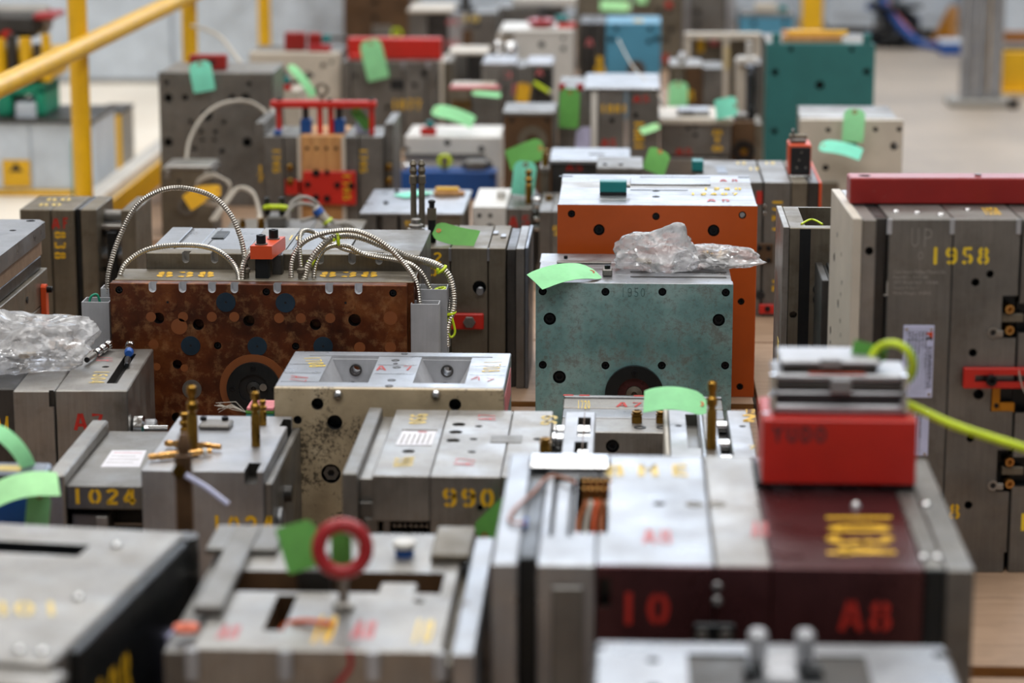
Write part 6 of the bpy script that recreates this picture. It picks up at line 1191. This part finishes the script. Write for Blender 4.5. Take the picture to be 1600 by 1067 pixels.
# --- big grey mold at left
t = mold('big_grey_mold', 'big square grey mold face with mint tag beside the railing', 247, 425, 113, 97, ybot=322)
H, D, W = t.H, t.D, t.W; fp = t.part('clamp_plate', G().box(0, W, 0, .035, 0, H, .002), 'steel_dull'); t.part('core_plate', G().box(.004, W-.004, .0355, D, 0, H-.001, .002), 'steel')
t.holes(fp, [(260, 129, 4, 's'), (389, 131, 4, 's'), (263, 153, 7, 'h'), (384, 153, 7, 'h'), (263, 222, 7, 'h'), (386, 222, 7.5, 'h'), (323, 180, 9, 'h'), (350, 191, 3.5, 'h'), (298, 190, 3.5, 'h'), (315, 205, 3.5, 'h'), (336, 206, 3.5, 'h'), (316, 218, 3, 'h'), (335, 218, 3, 'h'), (304, 232, 3.5, 'h'), (347, 236, 4, 'h'), (289, 152, 5, 's'), (363, 152, 5, 's'), (336, 252, 3.5, 'h')], 'steel_black')
r = T('red_bar', 'dark red block on top of the big square grey mold', 'block', t.M @ Vector((t.t(306, 102)[0], .08, H))); r.part('block', G().box(0, .115, 0, .04, 0, .045, .003), 'dark_red'); r.part('slot', G().box(.02, .08, -.001, 0, .012, .03, 0), 'maroon_steel')
card('mint paper tag hanging on the big square grey mold', PY(311, 96, t.o.location.y-.02), PY(320, 143, t.o.location.y-.025), .068, 'paper_mint', sag=.04, string=[PY(312, 92, t.o.location.y+.03)])
cable(None, [PY(300, 20+20, 8.6), PY(340, 55, 8.4), PY(370, 90, 8.2), PY(395, 130, 8.0), PY(420, 160, 7.85), PY(430, 190, 7.6)], .006, 'cable_white', False, 'hose', t.o).matrix_parent_inverse = t.M.inverted()
cable(None, [PY(291, 252, 7.5), PY(296, 220, 7.55), PY(315, 185, 7.6), PY(345, 163, 7.65), PY(385, 158, 7.7), PY(415, 175, 7.7), PY(428, 200, 7.65)], .005, 'cable_white', False, 'clear_hose', t.o).matrix_parent_inverse = t.M.inverted()
# --- small mold before it, with wires
t = mold('tan_mold', 'small tan mold with yellow tags and coiled cables before the big grey one', 250, 332, 265, 254, Y=7.24)
P_ = plates(t, [(250, 330, 'clamp_plate', 'steel_brown'), (330, 333, 'core_plate', 'steel_dull')]); t.part('top_plate', G().box(t.x(256), t.x(330), -.004, t.D, t.H, t.H+.012, .003), 'steel'); X, Z = t.f(292, 322); t.part('locating_ring', G().ring((X, 0, Z), (0, -1, 0), .026, .016, .008, 28), 'steel_dull')
for px in (262, 322): t.part('side_tab', G().box(t.x(px)-.006, t.x(px)+.006, -.006, 0, t.f(0, 277)[1], t.H, .002), 'steel')
for px, py in ((280, 283), (305, 290)): t.part('port', G().cyl((t.f(px, py)[0], 0, t.f(px, py)[1]), (0, -1, 0), .005, .002, 12), 'black')
sm = t
for i in range(3): cable(None, [PY(302+i*3, 302, 7.15), PY(310, 285-i*2, 7.14), PY(335, 276-i*2, 7.13), PY(360, 288+i*3, 7.12), PY(345, 318, 7.12), PY(318, 318-i*3, 7.13), PY(303, 305, 7.14)], .003, 'cable_white', False, 'coiled_cable', t.o).matrix_parent_inverse = t.M.inverted()
for i in range(2): cable(None, [PY(330+i*6, 345, 7.05), PY(352+i*4, 315, 7.08), PY(372+i*2, 294, 7.1), PY(395, 303-i*2, 7.08), PY(405, 330, 7.05), PY(404+i*4, 348, 7.0)], .0055, 'cable_white', False, 'cable', t.o).matrix_parent_inverse = t.M.inverted()
card('yellow paper tag folded over the coiled cables', PY(318, 300, 7.1), PY(292, 318, 7.1), .05, 'paper_yellow', n=(0, -1, .3)); card('yellow paper tag with red dot inside the cable coil', PY(345, 298, 7.11), PY(312, 300, 7.11), .036, 'paper_yellow', n=(0, -1, .4))
# --- flat mold with cables and neon ties
t = mold('flat_mold', 'low tan mold under loose cables and neon ties behind the notched mold', 345, 560, 365, 335, Y=6.3, D=.22)
H = t.H; plates(t, [(345, 400, 'clamp_plate', 'steel_brown'), (401, 480, 'core_plate', 'steel_dull'), (481, 560, 'cavity_plate', 'steel_brown')]); 
t.part('terminal_box', G().box(t.x(410), t.x(440), .08, .16, H, H+.03, .003), 'steel_dull')
for dx in (0, .018): t.part('neon_tie', G().tube(spline([(t.x(405)+dx, .1, H+.05), (t.x(420)+dx, .08, H+.056), (t.x(438)+dx, .1, H+.048)], 5), .006, 8), 'neon')
for px in (408, 432): t.part('cable_plug', G().cyl((t.x(px), .11, H+.03), 'z', .008, .045, 12), 'black')
for pts in ([(450, 345), (455, 318), (475, 308), (495, 318), (510, 338), (535, 358), (560, 372)], [(445, 340), (462, 320), (490, 322), (505, 345), (520, 362), (545, 372)], [(470, 345), (500, 340), (530, 350), (560, 362)], [(520, 352), (545, 350), (565, 372)]):
    cable(None, [PY(a, b, 6.35+.02*i) for i, (a, b) in enumerate(pts)], .005, 'cable_grey', False, 'cable', t.o).matrix_parent_inverse = t.M.inverted()
t.part('blue_connector', G().lathe(t.I @ PY(492, 324, 6.36), t.M.to_3x3().inverted() @ (PY(512, 348, 6.36)-PY(492, 324, 6.36)), [(.010, 0), (.013, .01), (.013, .03), (.009, .045)], 12), 'cable_white'); t.part('blue_tape', G().lathe(t.I @ PY(494, 327, 6.355), t.M.to_3x3().inverted() @ (PY(512, 348, 6.36)-PY(492, 324, 6.36)), [(.0135, 0), (.0135, .016)], 12), 'hose_blue'); t.part('neon_tie', G().torus(t.I @ PY(512, 346, 6.36), (.5, 0, -.7), .011, .004, 14, 6), 'neon')
brass_nipple(t.o, (t.x(403), .06, H), .009, .03); brass_nipple(t.o, (t.x(370), .1, H), .008, .02)
# --- 1877, beige, and far molds
t = mold('grey_mold', 'grey mold stencilled 1877 under an orange red bar', 533, 692, 96, 84, Y=9.05)
H, D = t.H, t.D; k = t.m(); P_ = plates(t, [(533, 548, 'clamp_plate', 'steel_dull'), (549, 630, 'cavity_plate', 'steel_dull'), (631, 665, 'core_plate', 'steel_dull'), (666, 686, 'support_plate', 'steel_dull'), (687, 693, 'clamp_plate', 'beige')])
t.part('side_plate', G().box(t.W+.001, t.W+.03, .02, D, 0, H-.002), 'steel_brown'); t.ftext('1877', 612, 155, 658, 171, 'y_paint', th=.36); t.part('dark_window', G().box(t.f(610, 130)[0], t.f(632, 130)[0], -.002, 0, t.f(0, 137)[1], t.f(0, 121)[1]), 'black'); t.holes(P_[2], [(648, 133, 4, 'h'), (662, 115, 5, 'h')], 'black'); t.holes(P_[1], [(605, 168, 4, 'h'), (549+6, 118, 3, 'h')], 'black')
for px in (630, 669): t.part('strap_tab', G().box(t.x(px)-.008, t.x(px)+.008, -.004, 0, t.f(px, 107)[1], H+.001), 'alu')
t.part('lifting_bar', G().box(t.f(543, 88, .08)[0], t.f(690, 88, .08)[0], .08, .14, H, t.f(600, 60, .08)[1], .004), 'red'); t.part('bar_hook', G().box(t.f(546, 80, .05)[0], t.f(566, 80, .05)[0], .03, .078, H, H+.022, .004), 'red')
card('light green paper tag hanging before the grey mold stencilled 1877', PY(577, 62, 9.0), PY(592, 124, 9.0), .078, 'paper_green', sag=.03)
t = mold('beige_mold', 'beige mold with dark red blocks on top left of the orange red bar', 389, 532, 82, 71, Y=9.12); H, D = t.H, t.D
fp = t.part('face_plate', G().box(0, t.W, 0, .05, 0, H, .003), 'beige'); t.part('core_plate', G().box(.004, t.W-.004, .0505, D, 0, H), 'steel_dull'); t.holes(fp, [(505, 102, 4, 'h'), (481, 115, 4, 's'), (518, 97, 3, 's'), (470, 150, 5, 'h')], 'black')
r = T('red_block', 'dark red clamp blocks and teal fitting on the beige mold', 'clamp', t.M @ Vector((t.x(441), .06, H))); r.part('block', G().box(0, .075, 0, .05, 0, .065, .004), 'dark_red'); r.part('block', G().box(.085, .13, .01, .05, 0, .062, .004), 'dark_red'); r.part('fitting', G().box(.135, .165, .01, .04, .03, .055, .003), 'teal_block'); r.part('base_block', G().box(.09, .17, -.03, 0, 0, .024, .003), 'crimson')
r.part('rod', G().cyl((.13, .025, .045), 'x', .007, .12, 10), 'steel_dark')
t = mold('small_mold', 'slim pale mold with teal and red clamps behind the red frame', 430, 468, 142, 134, Y=8.3); plates(t, [(430, 468, 'body', 'beige')]); q = t.o
t.part('teal_clamp', G().box(.01, .045, .01, .04, t.H+.02, t.H+.045, .003), 'teal_block'); t.part('red_clamp', G().box(.005, .05, .005, .045, t.H, t.H+.02, .003), 'red'); t.part('clamp_bolt', G().cyl((.025, .025, t.H+.045), 'z', .012, .02, 10), 'steel_dull'); t.part('strut', G().cyl((.03, .03, t.H+.015), (.8, .0, .3), .006, .1, 10), 'steel_dark')
card('light green narrow tag curling over the slim pale mold', PY(452, 102, 8.25), PY(490, 150, 8.22), .03, 'paper_green', n=(.5, -1, .4), sag=.1)
def far(name, label, xl, xr, yt, yb, Y, spec, D=None):
    t = mold(name, label, xl, xr, yt, yb, Y=Y, D=D); t.P = plates(t, spec); return t
t = far('grey_mold', 'pale grey mold with yellow mark far behind the orange red bar', 638, 776, 20, 10, 10.7, [(638, 668, 'clamp_plate', 'steel_dull'), (669, 700, 'core_plate', 'steel_dark', -.004, .01), (701, 726, 'cavity_plate', 'alu'), (727, 776, 'support_plate', 'steel_dull')]); t.ftext('10', 722, 24, 748, 34, 'y_faded', th=.4); t.ftext('A5', 698, 30, 716, 38, 'r_faded', th=.4); t.ftext('A5', 698, 62, 716, 72, 'r_faded', th=.4); t.part('top_plate', G().box(-.004, t.W*.5, -.004, t.D, t.H, t.H+.015, .003), 'beige'); t.holes(t.P[3], [(746, 39, 4, 'h')], 'black'); t.part('dark_panel', G().box(t.f(722, 60)[0], t.f(738, 60)[0], -.003, 0, .05, t.f(0, 44)[1]), 'rust_brown')
t.part('top_gear', G().lathe((t.x(725), .1, t.H), 'z', [(.04, 0), (.04, .02), (.02, .025), (.02, .06)], 16), 'steel_dark')
t = far('brown_mold', 'tall brown mold plate at the top edge near the white wall', 536, 640, -40, -50, 11.5, [(536, 640, 'clamp_plate', 'rust_brown')]); t.holes(t.P[0], [(586, 3, 4, 'h'), (586, 28, 4, 's')], 'black'); t.part('core_plate', G().box(.0, t.W, t.D, t.D+.2, 0, t.H), 'steel_brown'); t.part('lower_block', G().box(t.f(582, 50)[0], t.f(612, 50)[0], -.03, 0, 0, t.f(0, 37)[1]), 'steel_dull'); t.part('neon_strap', G().torus((t.f(620, 52)[0], -.02, t.f(620, 52)[1]), 'y', .02, .006, 16, 6), 'neon')
t = far('white_mold', 'white mold with dark red cap near the top centre', 802, 895, 53, 40, 9.6, [(802, 895, 'face_plate', 'white')]); t.holes(t.P[0], [(846, 70, 5, 'h'), (880, 60, 3, 's'), (880, 76, 4, 's'), (846, 130, 5, 'h')], 'black'); t.part('side_plate', G().box(t.x(776), -.001, .02, t.D, 0, t.H-.01), 'beige'); t.part('top_rail', G().box(t.x(780), t.W, -.003, t.D, t.H, t.H+.015, .004), 'white')
rc = T('red_dish', 'dark red dished cap with teal valve on the white mold', 'dish', t.M @ Vector((t.x(845), .1, t.H+.015))); rc.part('dish', G().lathe((0, 0, 0), 'z', [(.03, 0), (.05, .012), (.055, .03), (.04, .034)], 20), 'crimson'); rc.part('valve', G().box(.05, .1, -.02, .02, .02, .045, .004), 'teal_block'); rc.part('bracket', G().box(.06, .13, -.03, .0, 0, .02, .003), 'red'); rc.part('stem', G().cyl((0, 0, .03), 'z', .01, .03, 10), 'steel_dark')
t = far('blue_mold', 'sky blue mold face with dark hole near the top centre', 906, 1033, 36, 25, 9.9, [(906, 926, 'clamp_plate', 'steel_dark'), (927, 946, 'core_plate', 'steel_dark'), (947, 1033, 'face_plate', 'sky_blue')]); t.holes(t.P[2], [(963, 45, 4, 's'), (1016, 45, 4, 's'), (955, 62, 5, 'h'), (1026, 61, 5, 'h'), (1014, 65, 4, 's')], 'steel_black'); X, Z = t.f(994, 108); t.part('sprue_bush', G().ring((X, -.0, Z), (0, -1, 0), .034, .012, .006, 24), 'rust_brown'); t.ftext('1', 930, 88, 944, 100, 'y_paint', th=.6); t.ftext('0', 930, 102, 944, 116, 'y_paint', th=.5); t.part('yellow_mark', G().box(t.x(990), t.x(1005), .05, .1, t.H, t.H+.004), 'y_paint'); t.ftext('A', 916, 60, 926, 72, 'r_faded')
t = far('dark_mold', 'large dark grey mold beyond the sky blue mold', 900, 1068, -30, -40, 11.6, [(900, 985, 'clamp_plate', 'steel_brown'), (986, 1068, 'cavity_plate', 'steel_brown')]); t.holes(t.P[1], [(1030, 17, 5, 'h'), (1045, 17, 4, 's'), (1048, 47, 5, 'h'), (1030, 30, 4, 's'), (1040, 62, 5, 'h')], 'black'); t.part('red_mark', G().box(t.f(1040, 5)[0], t.f(1050, 5)[0], -.001, 0, t.f(0, 8)[1], t.f(0, -2)[1], 0), 'r_paint'); t.part('red_mark', G().box(t.f(1036, 85)[0], t.f(1044, 85)[0], -.001, 0, t.f(0, 92)[1], t.f(0, 80)[1], 0), 'r_paint')
card('pale green paper tag at the top edge above the sky blue mold', PY(985, 10, 11.57), PY(938, 8, 11.57), .05, 'paper_pale', n=(0, -1, .5)); card('pale green tag corner poking into the top edge', PY(1004, -20, 11.58), PY(1002, 6, 11.57), .05, 'paper_pale')
t = far('grey_mold', 'grey mold with white top blocks and steel balls left of the white mold', 752, 834, 104, 92, 8.95, [(752, 806, 'clamp_plate', 'steel_dull'), (807, 834, 'core_plate', 'steel_dull')]); t.part('top_plate', G().box(0, t.x(806), 0, t.D, t.H, t.H+.014, .004), 'alu'); t.part('top_plate', G().box(t.x(822), t.x(864), .0, t.D, t.H-.004, t.H+.012, .004), 'alu'); t.part('core_plate', G().box(t.x(834), t.x(862), .004, t.D, 0, t.H-.005), 'steel_dark'); t.ftext('A', 838, 108, 848, 118, 'r_faded')
for px, py, r_ in ((778, 70, .016), (778, 82, .014), (798, 76, .026)): X, Z = t.f(px, py, .06); t.part('steel_ball', G().lathe((X, .06, max(Z-r_, t.H+.014)), 'z', [(r_*.3, 0), (r_*.8, r_*.4), (r_, r_), (r_*.8, r_*1.6), (r_*.3, r_*2)], 18), 'chrome')
t.ftext('3', 788, 112, 800, 122, 'r_faded'); t.ftext('8', 800, 130, 812, 150, 'r_faded')
t = far('grey_mold', 'low grey mold with pink top strip right of the grey mold stencilled 1877', 702, 780, 140, 130, 8.75, [(702, 735, 'clamp_plate', 'steel_brown'), (736, 780, 'core_plate', 'steel_dull', -.006)]); t.part('top_strip', G().box(0, t.W, 0, .05, t.H, t.H+.01, .003), 'r_faded'); t.part('top_plate', G().box(0, t.W*.9, .052, t.D, t.H, t.H+.006, .002), 'beige')
for i in range(3): brass_nipple(t.o, (t.x(712+i*10), -.004, t.f(0, 165)[1]), .008, .03)
card('pale green tag lying on the low mold with pink strip', PY(738, 145, 8.7), PY(782, 149, 8.7), .028, 'paper_green', n=(0, -.5, 1)); t = far('grey_mold', 'slim grey mold above the pink topped one', 700, 762, 86, 76, 9.4, [(700, 730, 'clamp_plate', 'steel_dull'), (731, 762, 'core_plate', 'steel_dark')]); t.part('top_plate', G().box(0, t.W, 0, t.D, t.H, t.H+.012, .003), 'beige')
t = far('tan_mold', 'tan mold with round top plate left of the pale steel frame', 1046, 1130, 106, 96, 9.3, [(1046, 1070, 'clamp_plate', 'steel_brown'), (1071, 1098, 'core_plate', 'rust_brown'), (1099, 1130, 'cavity_plate', 'steel_dull')]); t.part('top_plate', G().box(t.x(1046), t.x(1098), -.004, t.D, t.H, t.H+.012, .004), 'steel'); t.part('steel_ball', G().lathe((t.x(1066), .05, t.H+.012), 'z', [(.008, 0), (.016, .008), (.02, .02), (.014, .034), (.004, .04)], 18), 'chrome')
for i in range(5): t.part('ring_plate', G().cyl((t.x(1114), .06, t.f(0, 165-i*11)[1]), 'z', .03, .012, 20, 0, .003), 'steel')
t.ftext('8', 1074, 140, 1084, 158, 'y_paint'); t.ftext('1', 1037, 98, 1046, 106, 'y_paint') if False else None
t = mold('steel_frame', 'pale steel frame mold with uprights at the top right of centre', 1070, 1190, 52, 42, Y=9.8, cat='frame'); H, D, W = t.H, t.D, t.W
t.part('top_beam', G().box(0, W, 0, .06, H-.022, H, .003), 'beige')
for a, b in ((1070, 1080), (1130, 1140), (1178, 1190)): t.part('upright', G().box(t.x(a), t.x(b), .004, .056, 0, H-.022, .002), 'beige')
t.part('back_plate', G().box(.01, W-.01, .08, .2, 0, H-.03), 'steel_brown'); t.part('base', G().box(0, W, 0, .2, -.0, .02), 'steel_dull'); t.part('yellow_mark', G().box(t.x(1090), t.x(1102), .078, .08, t.f(0, 80)[1], t.f(0, 60)[1], 0), 'y_paint'); t.ftext('1800', 1131, 70, 1139, 110, 'y_faded', y=.0038); t.part('red_mark', G().box(t.x(1110), t.x(1124), .078, .08, t.f(0, 70)[1], t.f(0, 60)[1], 0), 'r_faded')
t = far('grey_mold', 'narrow grey mold with white clamp left of the dark green mold', 1152, 1192, 100, 90, 9.1, [(1152, 1166, 'clamp_plate', 'beige'), (1167, 1180, 'core_plate', 'steel_blue', -.01, .01), (1181, 1192, 'cavity_plate', 'steel_dull')]); t.part('white_clamp', G().box(0, .07, -.02, .04, t.H, t.H+.025, .005), 'white'); t.part('clamp_arm', G().box(.03, .05, -.01, .01, t.H+.025, t.H+.08, .004), 'white')
t = far('blue_mold', 'small blue mold at the top right beyond the pale steel frame', 1156, 1240, 27, 18, 11.8, [(1156, 1240, 'face_plate', 'sky_blue')]); t.holes(t.P[0], [(1178, 36, 4, 's'), (1226, 36, 4, 's')], 'black'); t.part('top_plate', G().box(0, t.W, 0, t.D, t.H, t.H+.02, .004), 'steel_dull'); t.part('top_block', G().box(t.x(1180), t.x(1215), .05, .12, t.H+.02, t.H+.06, .004), 'beige'); t.part('teal_clamp', G().box(t.x(1218), t.x(1230), .03, .07, t.H+.02, t.H+.05, .004), 'teal_block')
t = far('grey_mold', 'tall grey upright mold at the top edge right of the dark mold', 1068, 1150, -40, -50, 11.9, [(1068, 1078, 'clamp_plate', 'alu'), (1079, 1135, 'cavity_plate', 'steel_dull', -.01, .02), (1136, 1150, 'clamp_plate', 'alu')]); t.holes(t.P[1], [(1090, 20, 5, 'h'), (1090, 38, 5, 'h')], 'black')
t = far('grey_mold', 'grey mold behind the white mold at the top edge', 775, 880, 12, 2, 11.2, [(775, 840, 'clamp_plate', 'steel_dull'), (841, 880, 'core_plate', 'steel_dark')]); t.part('white_cover', G().box(t.x(800), t.x(900), .02, .2, t.H, t.H+.05, .01), 'white')
# filler seen past the connector wires beside the red box
t = T('terminal_block', 'teal connector with pink and green layers behind the brass nipples', 'connector', (PY(384, 660, 4.5).x, 4.5, 0)); w_ = PY(428, 660, 4.5).x-t.o.location.x; za = PY(400, 637, 4.5).z
t.part('body', G().box(0, w_, 0, .06, 0, za-.012, .002), 'teal_block'); t.part('green_layer', G().box(0, w_, 0, .06, za-.0118, za-.006, .001), 'paper_deep'); t.part('pink_layer', G().box(.002, w_, 0, .06, za-.0058, za, .001), 'pink'); t.part('yellow_label', G().box(0, .012, -.001, 0, za-.035, za-.02), 'paper_yellow')
g = G(); random.seed(2)
for i in range(8): g.tube([(-.002, .02, za-.014), (-.02-.01*random.random(), .01+.02*random.random(), za-.012+.02*random.random()), (-.05-.01*random.random(), .02, za-.015+.02*random.random())], .0006, 4)
t.part('wire_ends', g, 'cable_white').__setitem__('kind', 'stuff')
do_cuts()
